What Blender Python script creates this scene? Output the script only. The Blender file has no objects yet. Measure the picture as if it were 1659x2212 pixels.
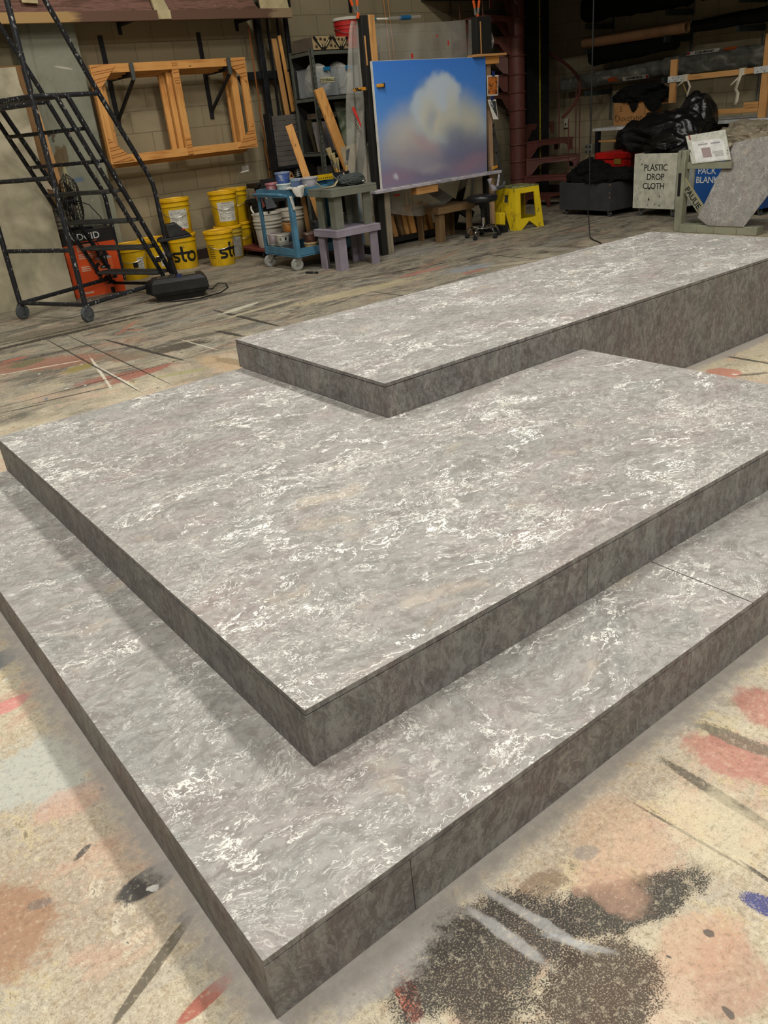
import bpy, math, random
from mathutils import Vector, Matrix, noise as mn

random.seed(7)
SC = bpy.context.scene
COL = SC.collection
PI = math.pi

# ------------------------------------------------------------------ colour and material helpers
def lin(c):
    c = c / 255.0
    return c / 12.92 if c <= 0.04045 else ((c + 0.055) / 1.055) ** 2.4

def rgb(t):
    return (lin(t[0]), lin(t[1]), lin(t[2]), 1.0)

class G:
    """small node-graph helper for one material"""
    def __init__(self, name):
        self.m = bpy.data.materials.new(name)
        self.m.use_nodes = True
        self.nt = self.m.node_tree
        self.nt.nodes.clear()
        self.out = self.nt.nodes.new('ShaderNodeOutputMaterial')
        self.co = None
    def n(self, t, ins=None, **kw):
        nd = self.nt.nodes.new(t)
        for k, v in kw.items():
            setattr(nd, k, v)
        for k, v in (ins or {}).items():
            self.set(nd.inputs[k], v)
        return nd
    def set(self, sock, v):
        if isinstance(v, bpy.types.NodeSocket):
            self.nt.links.new(v, sock)
        elif isinstance(v, bpy.types.Node):
            self.nt.links.new(v.outputs[0], sock)
        else:
            sock.default_value = v
    def obj(self):
        if self.co is None:
            self.co = self.n('ShaderNodeTexCoord').outputs['Object']
        return self.co
    def map(self, vec, loc=(0, 0, 0), rot=(0, 0, 0), sc=(1, 1, 1), kind='POINT'):
        return self.n('ShaderNodeMapping', {'Vector': vec, 'Location': loc, 'Rotation': rot, 'Scale': sc}, vector_type=kind).outputs[0]
    def noise(self, vec, scale, detail=4.0, rough=0.55, dist=0.0, col=False):
        nd = self.n('ShaderNodeTexNoise', {'Vector': vec, 'Scale': scale, 'Detail': detail, 'Roughness': rough, 'Distortion': dist})
        return nd.outputs['Color' if col else 'Fac']
    def ramp(self, fac, stops, interp='LINEAR'):
        nd = self.n('ShaderNodeValToRGB', {'Fac': fac})
        cr = nd.color_ramp
        cr.interpolation = interp
        while len(cr.elements) > 1:
            cr.elements.remove(cr.elements[-1])
        for i, (p, c) in enumerate(stops):
            e = cr.elements[0] if i == 0 else cr.elements.new(p)
            e.position = p
            e.color = c if len(c) == 4 else rgb(c)
        return nd.outputs[0]
    def step(self, v, a, b, lo=0.0, hi=1.0):
        return self.n('ShaderNodeMapRange', {'Value': v, 'From Min': a, 'From Max': b, 'To Min': lo, 'To Max': hi}).outputs[0]
    def math(self, op, a, b=0.0, c=None):
        nd = self.n('ShaderNodeMath', operation=op)
        self.set(nd.inputs[0], a)
        self.set(nd.inputs[1], b)
        if c is not None:
            self.set(nd.inputs[2], c)
        return nd.outputs[0]
    def mix(self, f, a, b, mode='MIX'):
        nd = self.n('ShaderNodeMix', data_type='RGBA', blend_type=mode)
        self.set(nd.inputs[0], f)
        self.set(nd.inputs[6], a if not isinstance(a, tuple) else (a if len(a) == 4 else rgb(a)))
        self.set(nd.inputs[7], b if not isinstance(b, tuple) else (b if len(b) == 4 else rgb(b)))
        return nd.outputs[2]
    def done(self, col, rough=0.6, metal=0.0, bump=None, bstr=0.2, bdist=0.01, spec=0.4):
        p = self.n('ShaderNodeBsdfPrincipled')
        self.set(p.inputs['Base Color'], col if not isinstance(col, tuple) else (col if len(col) == 4 else rgb(col)))
        self.set(p.inputs['Roughness'], rough)
        self.set(p.inputs['Metallic'], metal)
        p.inputs['Specular IOR Level'].default_value = spec
        if bump is not None:
            b = self.n('ShaderNodeBump', {'Height': bump, 'Strength': bstr, 'Distance': bdist})
            self.set(p.inputs['Normal'], b.outputs[0])
        self.nt.links.new(p.outputs[0], self.out.inputs[0])
        self.p = p
        return self.m

def paint(name, col, rough=0.55, metal=0.0, dirt=None, dscale=9.0, damt=0.5, thr=(0.5, 0.7), bump=0.08, spec=0.4):
    """one colour with soft tonal drift and optional worn / dirty patches"""
    g = G(name)
    n1 = g.noise(g.obj(), dscale * 0.6, 5, 0.6)
    d = tuple(max(0, x * 0.86) for x in col)
    c = g.mix(g.step(n1, 0.35, 0.65), rgb(col), rgb(d))
    if dirt is not None:
        n2 = g.noise(g.map(g.obj(), (3.1, 1.7, 0.4)), dscale, 7, 0.68)
        c = g.mix(g.step(n2, thr[0], thr[1], 0.0, damt), c, rgb(dirt))
    return g.done(c, rough, metal, g.noise(g.obj(), dscale * 6, 4, 0.6), bump, 0.004, spec)

def spatter(name, base, specks, rough=0.5, scale=60.0, metal=0.0, thr=0.62):
    """dark metal flecked with drops of paint"""
    g = G(name)
    c = rgb(base)
    for i, (sc, amt) in enumerate(specks):
        n = g.noise(g.map(g.obj(), (i * 5.3, i * 2.2, 1.0 + i), (0, 0, 0), (1, 1, 0.45)), scale * (0.6 + 0.35 * i), 3, 0.5)
        big = g.noise(g.map(g.obj(), (i * 1.3, 4.0, i)), 6.0, 3, 0.5)
        f = g.math('MULTIPLY', g.step(n, thr + 0.02 * i, thr + 0.05 + 0.02 * i), g.step(big, 0.38, 0.6, 0.25, 1.0))
        c = g.mix(g.math('MULTIPLY', f, amt), c, rgb(sc))
    return g.done(c, rough, metal, g.noise(g.obj(), scale, 3), 0.15, 0.003)

def wood(name, light, dark, axis='X', scale=1.0, rough=0.6, knots=True):
    g = G(name)
    s = {'X': (1.2, 22, 22), 'Y': (22, 1.2, 22), 'Z': (22, 22, 1.2)}[axis]
    v = g.map(g.obj(), (0.3, 0.7, 0.2), (0, 0, 0), tuple(x * scale for x in s))
    n = g.noise(v, 1.4, 6, 0.6, 0.4)
    big = g.noise(g.obj(), 2.6 * scale, 3)
    c = g.ramp(n, [(0.30, dark), (0.48, light), (0.62, light), (0.78, dark)])
    c = g.mix(g.step(big, 0.4, 0.7, 0, 0.35), c, rgb(dark))
    if knots:
        vo = g.n('ShaderNodeTexVoronoi', {'Vector': g.map(g.obj(), (0.1, 0.2, 0.3), (0, 0, 0), tuple(max(3.0, x * 0.28) for x in s)), 'Scale': 1.3})
        c = g.mix(g.step(vo.outputs['Distance'], 0.10, 0.03, 0, 0.8), c, rgb(tuple(x * 0.45 for x in dark)))
    return g.done(c, rough, 0, n, 0.1, 0.003)

def plywood(name):
    g = G(name)
    v = g.map(g.obj(), (0.4, 0.1, 0.9), (0.0, 0.35, 0.2), (2.2, 1.0, 7.0))
    w = g.n('ShaderNodeTexWave', {'Vector': v, 'Scale': 0.55, 'Distortion': 7.0, 'Detail': 2.0, 'Detail Scale': 0.6}, wave_type='BANDS', bands_direction='Z')
    c = g.ramp(w.outputs['Fac'], [(0.2, (212, 148, 80)), (0.45, (220, 158, 90)), (0.58, (122, 68, 24)), (0.74, (150, 90, 38)), (0.9, (206, 142, 74))])
    return g.done(c, 0.6, 0, w.outputs['Fac'], 0.08, 0.003)

# ------------------------------------------------------------------ the faux-marble paint treatment
def marble(name, side=False, seed=0.0, scale=1.0, busy=1.0):
    g = G(name)
    o = g.obj()
    def warped(src, nsc, amt, off):
        w = g.noise(g.map(o, off), nsc * scale, 4, 0.6, 0, True)
        w = g.n('ShaderNodeVectorMath', {0: w, 1: (0.5, 0.5, 0.5)}, operation='SUBTRACT').outputs[0]
        w = g.n('ShaderNodeVectorMath', {0: w, 'Scale': amt / scale}, operation='SCALE').outputs[0]
        return g.n('ShaderNodeVectorMath', {0: src, 1: w}, operation='ADD').outputs[0]
    ow = warped(o, 2.2, 0.26, (seed, 1.0, 2.0))
    ow = warped(ow, 9.0, 0.022, (seed, 4.0, 1.0))
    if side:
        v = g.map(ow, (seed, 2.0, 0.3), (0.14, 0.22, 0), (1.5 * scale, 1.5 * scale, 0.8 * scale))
    else:
        v = g.map(ow, (seed, 0.4, 1.1), (0, 0, 0.50), (0.85 * scale, 1.35 * scale, 1.2 * scale))
    big = g.noise(v, 1.7, 6, 0.65, 0.3)
    tint = g.noise(g.map(v, (4.2, 7.7, 0.2)), 2.8, 5, 0.65, 0.4)
    sp = g.noise(v, 8.0, 8, 0.78, 0.2)
    drift = g.noise(g.map(v, (9.0, 3.0, 5.0)), 2.4, 5, 0.65, 0.3)
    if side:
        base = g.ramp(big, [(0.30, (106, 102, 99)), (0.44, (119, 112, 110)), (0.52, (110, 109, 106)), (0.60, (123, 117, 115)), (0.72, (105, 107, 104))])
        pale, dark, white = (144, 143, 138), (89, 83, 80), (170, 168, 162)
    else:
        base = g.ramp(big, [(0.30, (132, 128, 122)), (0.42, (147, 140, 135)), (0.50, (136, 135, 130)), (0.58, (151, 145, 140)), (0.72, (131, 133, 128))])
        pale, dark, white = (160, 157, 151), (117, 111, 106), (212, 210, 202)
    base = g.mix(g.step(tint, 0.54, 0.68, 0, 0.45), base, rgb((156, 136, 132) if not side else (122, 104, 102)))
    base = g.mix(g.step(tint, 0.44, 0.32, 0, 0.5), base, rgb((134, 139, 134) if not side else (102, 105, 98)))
    # sponged mottling in two tones
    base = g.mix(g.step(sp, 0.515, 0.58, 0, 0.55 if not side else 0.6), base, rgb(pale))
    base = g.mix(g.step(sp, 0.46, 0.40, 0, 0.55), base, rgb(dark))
    sp2 = g.noise(g.map(v, (5.0, 1.0, 8.0)), 30.0, 5, 0.76, 0.0)
    base = g.mix(g.step(sp2, 0.525, 0.55, 0, 0.5), base, rgb(pale))
    base = g.mix(g.step(sp2, 0.465, 0.44, 0, 0.45), base, rgb(dark))
    # crisp pale flecks gathered in drifts
    fl = g.noise(g.map(v, (1.0, 8.0, 2.0)), 36.0, 5, 0.76, 0.1)
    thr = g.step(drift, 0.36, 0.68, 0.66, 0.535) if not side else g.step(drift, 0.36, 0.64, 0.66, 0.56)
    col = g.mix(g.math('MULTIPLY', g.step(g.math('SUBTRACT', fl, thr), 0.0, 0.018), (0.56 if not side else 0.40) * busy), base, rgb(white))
    fl2 = g.noise(g.map(v, (6.0, 2.0, 7.0)), 95.0, 3, 0.7, 0.0)
    d2 = g.math('SUBTRACT', fl2, g.step(drift, 0.36, 0.66, 0.69, 0.545))
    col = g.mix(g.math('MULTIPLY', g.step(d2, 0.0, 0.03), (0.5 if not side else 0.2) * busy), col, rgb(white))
    # thin crackling veins
    vd = g.noise(g.map(v, (2.0, 5.0, 1.0)), 3.6, 6, 0.72, 0, True)
    vs = g.n('ShaderNodeVectorMath', {0: vd, 1: (0.5, 0.5, 0.5)}, operation='SUBTRACT').outputs[0]
    vs = g.n('ShaderNodeVectorMath', {0: vs, 'Scale': 0.8}, operation='SCALE').outputs[0]
    vv = g.n('ShaderNodeVectorMath', {0: v, 1: vs}, operation='ADD').outputs[0]
    for sc, wd, lo, amt in ((1.9, 0.017, 0.455, 1.0), (3.6, 0.016, 0.48, 0.9), (6.4, 0.022, 0.52, 0.55)):
        vo = g.n('ShaderNodeTexVoronoi', {'Vector': g.map(vv, (sc, 0.3, 0.9)), 'Scale': sc}, feature='DISTANCE_TO_EDGE')
        br = g.noise(g.map(v, (3.3, sc, 2.2)), 2.8, 5, 0.7)
        f = g.math('MULTIPLY', g.step(g.math('MULTIPLY_ADD', g.math('SUBTRACT', fl, 0.5), 0.10, vo.outputs['Distance']), wd, wd * 0.3), g.step(br, lo, lo + 0.07))
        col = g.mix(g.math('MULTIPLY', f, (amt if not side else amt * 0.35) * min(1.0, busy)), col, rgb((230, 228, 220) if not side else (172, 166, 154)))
    # a few ochre blushes
    oc = g.noise(g.map(v, (12.0, 2.0, 4.0)), 3.4, 4, 0.6)
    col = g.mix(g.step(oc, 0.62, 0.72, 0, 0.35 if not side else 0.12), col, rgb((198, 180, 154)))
    return g.done(col, 0.55, 0, sp, 0.04, 0.002, 0.3)

# ------------------------------------------------------------------ geometry helpers
ROOTM = {}

def root_of(o):
    while o.parent is not None:
        o = o.parent
    return o

class MB:
    """collects shapes; build() links them as ONE mesh object.  World metres unless local=True."""
    def __init__(self, local=False):
        self.v = []
        self.f = []
        self.local = local
    def add(self, vs, fs):
        k = len(self.v)
        self.v += [Vector(p) for p in vs]
        self.f += [tuple(i + k for i in q) for q in fs]
        return self
    def box(self, x0, x1, y0, y1, z0, z1):
        return self.add([(x0, y0, z0), (x1, y0, z0), (x1, y1, z0), (x0, y1, z0), (x0, y0, z1), (x1, y0, z1), (x1, y1, z1), (x0, y1, z1)],
                        [(0, 3, 2, 1), (4, 5, 6, 7), (0, 1, 5, 4), (1, 2, 6, 5), (2, 3, 7, 6), (3, 0, 4, 7)])
    def hexa(self, a, b):
        """two quads (lists of four points) joined into a solid"""
        return self.add(list(a) + list(b), [(0, 3, 2, 1), (4, 5, 6, 7), (0, 1, 5, 4), (1, 2, 6, 5), (2, 3, 7, 6), (3, 0, 4, 7)])
    def bar(self, p, q, w, h, up=(0, 0, 1)):
        p, q, up = Vector(p), Vector(q), Vector(up)
        d = (q - p).normalized()
        s = d.cross(up)
        if s.length < 1e-4:
            s = d.cross(Vector((0, 1, 0)))
        s.normalize()
        u = s.cross(d).normalized()
        r = lambda c: [c + s * (a * w / 2) + u * (b * h / 2) for a, b in ((-1, -1), (1, -1), (1, 1), (-1, 1))]
        return self.hexa(r(p), r(q))
    def plate(self, quad, thick, nrm):
        n = Vector(nrm).normalized() * thick
        a = [Vector(p) for p in quad]
        k = len(a)
        self.add(a + [p + n for p in a], [tuple(range(k))[::-1], tuple(range(k, 2 * k))] + [(i, (i + 1) % k, k + (i + 1) % k, k + i) for i in range(k)])
        return self
    def tube(self, pts, r, seg=10, closed=False):
        pts = [Vector(p) for p in pts]
        n = len(pts)
        rr = r if isinstance(r, (list, tuple)) else [r] * n
        rings = []
        prev = None
        for i, p in enumerate(pts):
            if closed:
                d = (pts[(i + 1) % n] - pts[i - 1]).normalized()
            else:
                d = (pts[min(i + 1, n - 1)] - pts[max(i - 1, 0)]).normalized()
            if prev is None:
                a = Vector((0, 0, 1)) if abs(d.z) < 0.9 else Vector((1, 0, 0))
            else:
                a = prev
            u = (a - d * a.dot(d)).normalized()
            prev = u
            w = d.cross(u)
            rings.append([p + (u * math.cos(2 * PI * j / seg) + w * math.sin(2 * PI * j / seg)) * rr[i] for j in range(seg)])
        fs = []
        m = n if closed else n - 1
        for i in range(m):
            for j in range(seg):
                a, b = i * seg + j, i * seg + (j + 1) % seg
                c, d2 = ((i + 1) % n) * seg + (j + 1) % seg, ((i + 1) % n) * seg + j
                fs.append((a, b, c, d2))
        if not closed:
            fs.append(tuple(range(seg))[::-1])
            fs.append(tuple((n - 1) * seg + j for j in range(seg)))
        return self.add([p for ring in rings for p in ring], fs)
    def lathe(self, prof, c=(0, 0, 0), seg=24, axis='Z', capb=True, capt=True):
        c = Vector(c)
        vs = []
        for r, z in prof:
            for j in range(seg):
                a = 2 * PI * j / seg
                x, y = r * math.cos(a), r * math.sin(a)
                vs.append(c + Vector({'Z': (x, y, z), 'X': (z, x, y), 'Y': (y, z, x)}[axis]))
        fs = []
        for i in range(len(prof) - 1):
            for j in range(seg):
                fs.append((i * seg + j, i * seg + (j + 1) % seg, (i + 1) * seg + (j + 1) % seg, (i + 1) * seg + j))
        if capb:
            fs.append(tuple(range(seg))[::-1])
        if capt:
            fs.append(tuple((len(prof) - 1) * seg + j for j in range(seg)))
        return self.add(vs, fs)
    def cyl(self, p, q, r, seg=16):
        return self.tube([p, q], r, seg)
    def sheet(self, fn, nu, nv):
        vs = [fn(i / nu, j / nv) for i in range(nu + 1) for j in range(nv + 1)]
        fs = [(i * (nv + 1) + j, (i + 1) * (nv + 1) + j, (i + 1) * (nv + 1) + j + 1, i * (nv + 1) + j + 1) for i in range(nu) for j in range(nv)]
        return self.add(vs, fs)
    def build(self, name, mat, parent=None, smooth=True, bevel=0.0, solid=0.0, angle=35.0):
        me = bpy.data.meshes.new(name)
        vs = self.v
        if parent is not None:
            if not self.local:
                inv = ROOTM[root_of(parent).name].inverted()
                vs = [inv @ p for p in vs]
            base = None
        else:
            base = Vector(((min(p.x for p in vs) + max(p.x for p in vs)) / 2, (min(p.y for p in vs) + max(p.y for p in vs)) / 2, min(p.z for p in vs)))
            vs = [p - base for p in vs]
        me.from_pydata([tuple(p) for p in vs], [], self.f)
        me.materials.append(mat)
        me.update()
        if smooth:
            me.polygons.foreach_set('use_smooth', [True] * len(me.polygons))
            me.set_sharp_from_angle(angle=math.radians(angle))
        o = bpy.data.objects.new(name, me)
        COL.objects.link(o)
        if parent is not None:
            o.parent = parent
        else:
            o.location = base
            ROOTM[o.name] = Matrix.Translation(base)
        if solid:
            s = o.modifiers.new('solidify', 'SOLIDIFY')
            s.thickness = solid
            s.offset = 0
        if bevel:
            b = o.modifiers.new('bevel', 'BEVEL')
            b.width = bevel
            b.segments = 2
            b.limit_method = 'ANGLE'
            b.angle_limit = math.radians(50)
        return o

def tag(o, label, cat, group=None, kind=None):
    o['label'] = label
    o['category'] = cat
    if group:
        o['group'] = group
    if kind:
        o['kind'] = kind
    return o

def thing(name, label, cat, loc=(0, 0, 0), rz=0.0, group=None):
    o = bpy.data.objects.new(name, None)
    o.empty_display_size = 0.1
    COL.objects.link(o)
    o.location = loc
    o.rotation_euler = (0, 0, rz)
    ROOTM[o.name] = Matrix.Translation(loc) @ Matrix.Rotation(rz, 4, 'Z')
    return tag(o, label, cat, group)

def struct(o):
    o['kind'] = 'structure'
    return o

def dup(src, loc, label=None, rz=None, group=None):
    """copy a thing with its parts and sub-parts"""
    r = src.copy()
    COL.objects.link(r)
    r.location = loc
    if rz is not None:
        r.rotation_euler = (0, 0, rz)
    ROOTM[r.name] = Matrix.Translation(loc) @ Matrix.Rotation(r.rotation_euler.z, 4, 'Z')
    if label:
        r['label'] = label
    if group:
        r['group'] = group
    for ch in list(src.children):
        c = ch.copy()
        COL.objects.link(c)
        c.parent = r
        for gch in list(ch.children):
            d = gch.copy()
            COL.objects.link(d)
            d.parent = c
    return r

def recolour(o, name, mat):
    """give the part called name of one copy its own material"""
    for ch in o.children:
        if ch.name.split('.')[0] == name:
            ch.data = ch.data.copy()
            ch.data.materials.clear()
            ch.data.materials.append(mat)

def lettering(parent, text, size, origin, xdir, ydir, mat, bold=0.0, depth=0.0012, align='CENTER', bend=None, spacing=1.0, shear=0.0, name='lettering', line=1.0):
    """raised letters; xdir / ydir are world directions of the line and of its height.  bend=(cx, cy, r) wraps them round a drum"""
    cu = bpy.data.curves.new('letters', 'FONT')
    cu.body = text
    cu.size = size
    cu.extrude = depth
    cu.offset = bold
    cu.align_x = align
    cu.space_character = spacing
    cu.space_line = line
    cu.shear = shear
    cu.resolution_u = 3
    tmp = bpy.data.objects.new('letters', cu)
    COL.objects.link(tmp)
    dg = bpy.context.evaluated_depsgraph_get()
    me = bpy.data.meshes.new_from_object(tmp.evaluated_get(dg))
    bpy.data.objects.remove(tmp)
    X, Y = Vector(xdir).normalized(), Vector(ydir).normalized()
    Z = X.cross(Y)
    o3 = Vector(origin)
    inv = ROOTM[root_of(parent).name].inverted()
    for v in me.vertices:
        a, b, c = v.co
        if bend is None:
            p = o3 + X * a + Y * b + Z * c
        else:
            cx, cy, r0, r1, z0, z1, ang = bend
            z = o3.z + b
            t = (z - z0) / (z1 - z0)
            rr = r0 + (r1 - r0) * t + 0.002 + c
            th = ang + a / ((r0 + r1) / 2)
            p = Vector((cx + rr * math.cos(th), cy + rr * math.sin(th), z))
        v.co = inv @ p
    me.materials.clear()
    me.materials.append(mat)
    ob = bpy.data.objects.new(name, me)
    COL.objects.link(ob)
    ob.parent = parent
    return ob

def brushed_letters(parent, strokes, wid, mat, bend, scale, z0, a0, name='lettering'):
    """letters drawn as broad strokes (points in letter units) wrapped round a drum"""
    cx, cy, r0, r1, zb, zt, ang = bend
    m = MB()
    for raw in strokes:
        pts = [raw[0]]
        for a, b in zip(raw[:-1], raw[1:]):
            k = max(1, int(math.hypot(b[0] - a[0], b[1] - a[1]) / 0.12))
            pts += [(a[0] + (b[0] - a[0]) * q / k, a[1] + (b[1] - a[1]) * q / k) for q in range(1, k)] + [b]
        closed = pts[0] == pts[-1]
        P = [Vector((p[0], p[1])) for p in pts]
        n = len(P)
        L, R = [], []
        for i, p in enumerate(P):
            a = P[i - 1] if i > 0 else (P[-2] if closed else P[0])
            b = P[i + 1] if i < n - 1 else (P[1] if closed else P[-1])
            d = (b - a).normalized()
            q = Vector((-d.y, d.x)) * wid / 2
            L.append(p + q)
            R.append(p - q)
        vs = []
        for l, r in zip(L, R):
            for q in (l, r):
                z = z0 + q.y * scale
                t = (z - zb) / (zt - zb)
                rr = r0 + (r1 - r0) * t + 0.0022
                th = ang + a0 + q.x * scale / ((r0 + r1) / 2)
                vs.append((cx + rr * math.cos(th), cy + rr * math.sin(th), z))
        m.add(vs, [(2 * i, 2 * i + 1, 2 * i + 3, 2 * i + 2) for i in range(n - 1)])
    return m.build(name, mat, parent, smooth=False)

def crumple(c, rad, seed, amp=0.25, freq=2.2, ridged=True, sub=5, floor=None, squash=None, fine=1.0):
    """a lumpy heap of cloth or film: an ellipsoid pushed about by layered noise"""
    import bmesh
    bm = bmesh.new()
    bmesh.ops.create_icosphere(bm, subdivisions=sub, radius=1.0)
    vs = []
    so = Vector((seed * 3.7, seed * 1.9, seed * 5.1))
    for v in bm.verts:
        p = v.co.copy()
        q = p * freq + so
        n = mn.noise(q * 0.6) * 0.7
        if ridged:
            wq = q + Vector((mn.noise(q * 1.1), mn.noise(q * 1.1 + Vector((5, 2, 1))), mn.noise(q * 1.1 + Vector((1, 7, 3))))) * 0.8
            n += (0.5 - abs(mn.noise(wq))) * 0.9 + (0.4 - abs(mn.noise(wq * 2.1))) * 0.4 * fine + (0.3 - abs(mn.noise(wq * 4.3))) * 0.18 * fine * fine
        else:
            n += mn.noise(q * 1.7) * 0.5 + mn.noise(q * 3.9) * 0.2
        p *= 1.0 + amp * n
        w = Vector((c[0] + p.x * rad[0], c[1] + p.y * rad[1], c[2] + p.z * rad[2]))
        if squash:
            w = squash(w)
        if floor is not None and w.z < floor:
            w.z = floor + (w.z - floor) * 0.03
        vs.append(w)
    fs = [tuple(x.index for x in f.verts) for f in bm.faces]
    bm.free()
    return MB().add(vs, fs)

# ------------------------------------------------------------------ camera (a phone held at about chest height)
cam = bpy.data.cameras.new('camera')
cam.sensor_fit = 'HORIZONTAL'
cam.sensor_width = 36.0
cam.lens = 36.0 * 1731.286 / 1659.0
cam.clip_end = 60
camo = bpy.data.objects.new('camera', cam)
COL.objects.link(camo)
RW = Matrix(((0.783705, -0.340118, 0.519736), (-0.614167, -0.299356, 0.730195), (-0.092766, -0.891462, -0.443497)))
M4 = (RW @ Matrix(((1, 0, 0), (0, -1, 0), (0, 0, -1)))).to_4x4()
M4.translation = (0, 0, 1.52)
camo.matrix_world = M4
SC.camera = camo

# ------------------------------------------------------------------ light: rows of ceiling fittings and their bounce
SC.view_settings.view_transform = 'Standard'
SC.view_settings.look = 'None'
SC.view_settings.gamma = 1.0
SC.view_settings.use_curve_mapping = False
SC.view_settings.exposure = 0.0
SC.cycles.use_denoising = True
SC.cycles.use_adaptive_sampling = True
SC.cycles.adaptive_threshold = 0.04
SC.cycles.adaptive_min_samples = 16
SC.cycles.max_bounces = 5
SC.cycles.diffuse_bounces = 2
SC.cycles.glossy_bounces = 2
SC.cycles.transmission_bounces = 3
SC.cycles.transparent_max_bounces = 10
SC.cycles.sample_clamp_indirect = 6.0
W = bpy.data.worlds.new('world')
SC.world = W
W.use_nodes = True
W.node_tree.nodes['Background'].inputs[0].default_value = (0.02, 0.02, 0.02, 1)

def ceiling_lamp(x, y, z, sx, sy, power, colour=(1.0, 0.97, 0.905)):
    l = bpy.data.lights.new('ceiling_lamp', 'AREA')
    l.shape = 'RECTANGLE'
    l.size, l.size_y = sx, sy
    l.energy = power
    l.color = colour
    o = bpy.data.objects.new('ceiling_lamp', l)
    COL.objects.link(o)
    o.location = (x, y, z)
    return o
for y_ in (-4.0, -0.8, 2.4, 5.6):
    ceiling_lamp(3.9, y_, 6.2, 0.6, 1.2, 148)
for y_ in (-4.0, -0.5, 3.0, 6.5):
    ceiling_lamp(-0.6, y_, 6.2, 0.6, 1.2, 140)

# ------------------------------------------------------------------ the room
YB, XR = 10.4, 11.6

def cmu(name, vertical_axis):
    g = G(name)
    o = g.obj()
    if vertical_axis == 'back':
        v = g.n('ShaderNodeSeparateXYZ', {0: o})
        uv = g.n('ShaderNodeCombineXYZ', {0: v.outputs[0], 1: v.outputs[2]}).outputs[0]
    else:
        v = g.n('ShaderNodeSeparateXYZ', {0: o})
        uv = g.n('ShaderNodeCombineXYZ', {0: v.outputs[1], 1: v.outputs[2]}).outputs[0]
    b = g.n('ShaderNodeTexBrick', {'Vector': uv, 'Scale': 1.0, 'Mortar Size': 0.006, 'Mortar Smooth': 0.3, 'Brick Width': 0.48, 'Row Height': 0.24,
                                   'Color1': rgb((166, 152, 122)), 'Color2': rgb((154, 141, 112)), 'Mortar': rgb((128, 117, 93))})
    n = g.noise(o, 1.3, 5, 0.6)
    f = g.noise(o, 40, 4, 0.7)
    c = g.mix(g.step(n, 0.35, 0.7, 0, 0.35), b.outputs['Color'], rgb((134, 124, 98)))
    c = g.mix(g.step(f, 0.3, 0.7, 0, 0.25), c, rgb((128, 118, 94)))
    drip = g.noise(g.map(o, (0, 0, 0), (0, 0, 0), (6, 6, 0.5)), 1.0, 4, 0.6)
    c = g.mix(g.step(drip, 0.58, 0.72, 0, 0.3), c, rgb((104, 98, 82)))
    h = g.math('SUBTRACT', g.math('MULTIPLY', f, 0.25), b.outputs['Fac'])
    return g.done(c, 0.85, 0, h, 0.5, 0.006, 0.2)

m_back, m_right = cmu('block_wall_back', 'back'), cmu('block_wall_right', 'right')
m_dullwall = paint('dull_wall', (120, 116, 106), 0.9)
m_ceiling = paint('dark_ceiling', (64, 62, 58), 0.9)
m_black = paint('black_steel', (26, 27, 30), 0.45, dirt=(58, 60, 66), dscale=14, damt=0.35)
m_base = paint('baseboard_brown', (58, 44, 38), 0.6)

struct(MB().box(-5.2, XR + 0.2, YB, YB + 0.2, -0.1, 7).build('wall_back', m_back, smooth=False))
struct(MB().box(XR, XR + 0.2, -6, YB, -0.1, 7).build('wall_right', m_right, smooth=False))
struct(MB().box(-5.2, -5, -6, YB, -0.1, 7).build('wall_left', m_dullwall, smooth=False))
struct(MB().box(-5.2, XR + 0.2, -6.2, -6, -0.1, 7).build('wall_front', m_dullwall, smooth=False))
struct(MB().box(-5.2, XR + 0.2, -6.2, YB + 0.2, 7, 7.2).build('ceiling', m_ceiling, smooth=False))
struct(MB().box(3.9, XR, YB - 0.02, YB, 0, 0.13).build('baseboard_back', m_base, bevel=0.004))
struct(MB().box(XR - 0.02, XR, 4, YB - 0.02, 0, 0.13).build('baseboard_right', m_base, bevel=0.004))
# unseen loft over the spiral stair, added and sized to shade the corner
struct(MB().box(9.0, XR, -2.0, YB, 2.92, 3.15).build('unseen_loft', m_ceiling, smooth=False))

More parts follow.
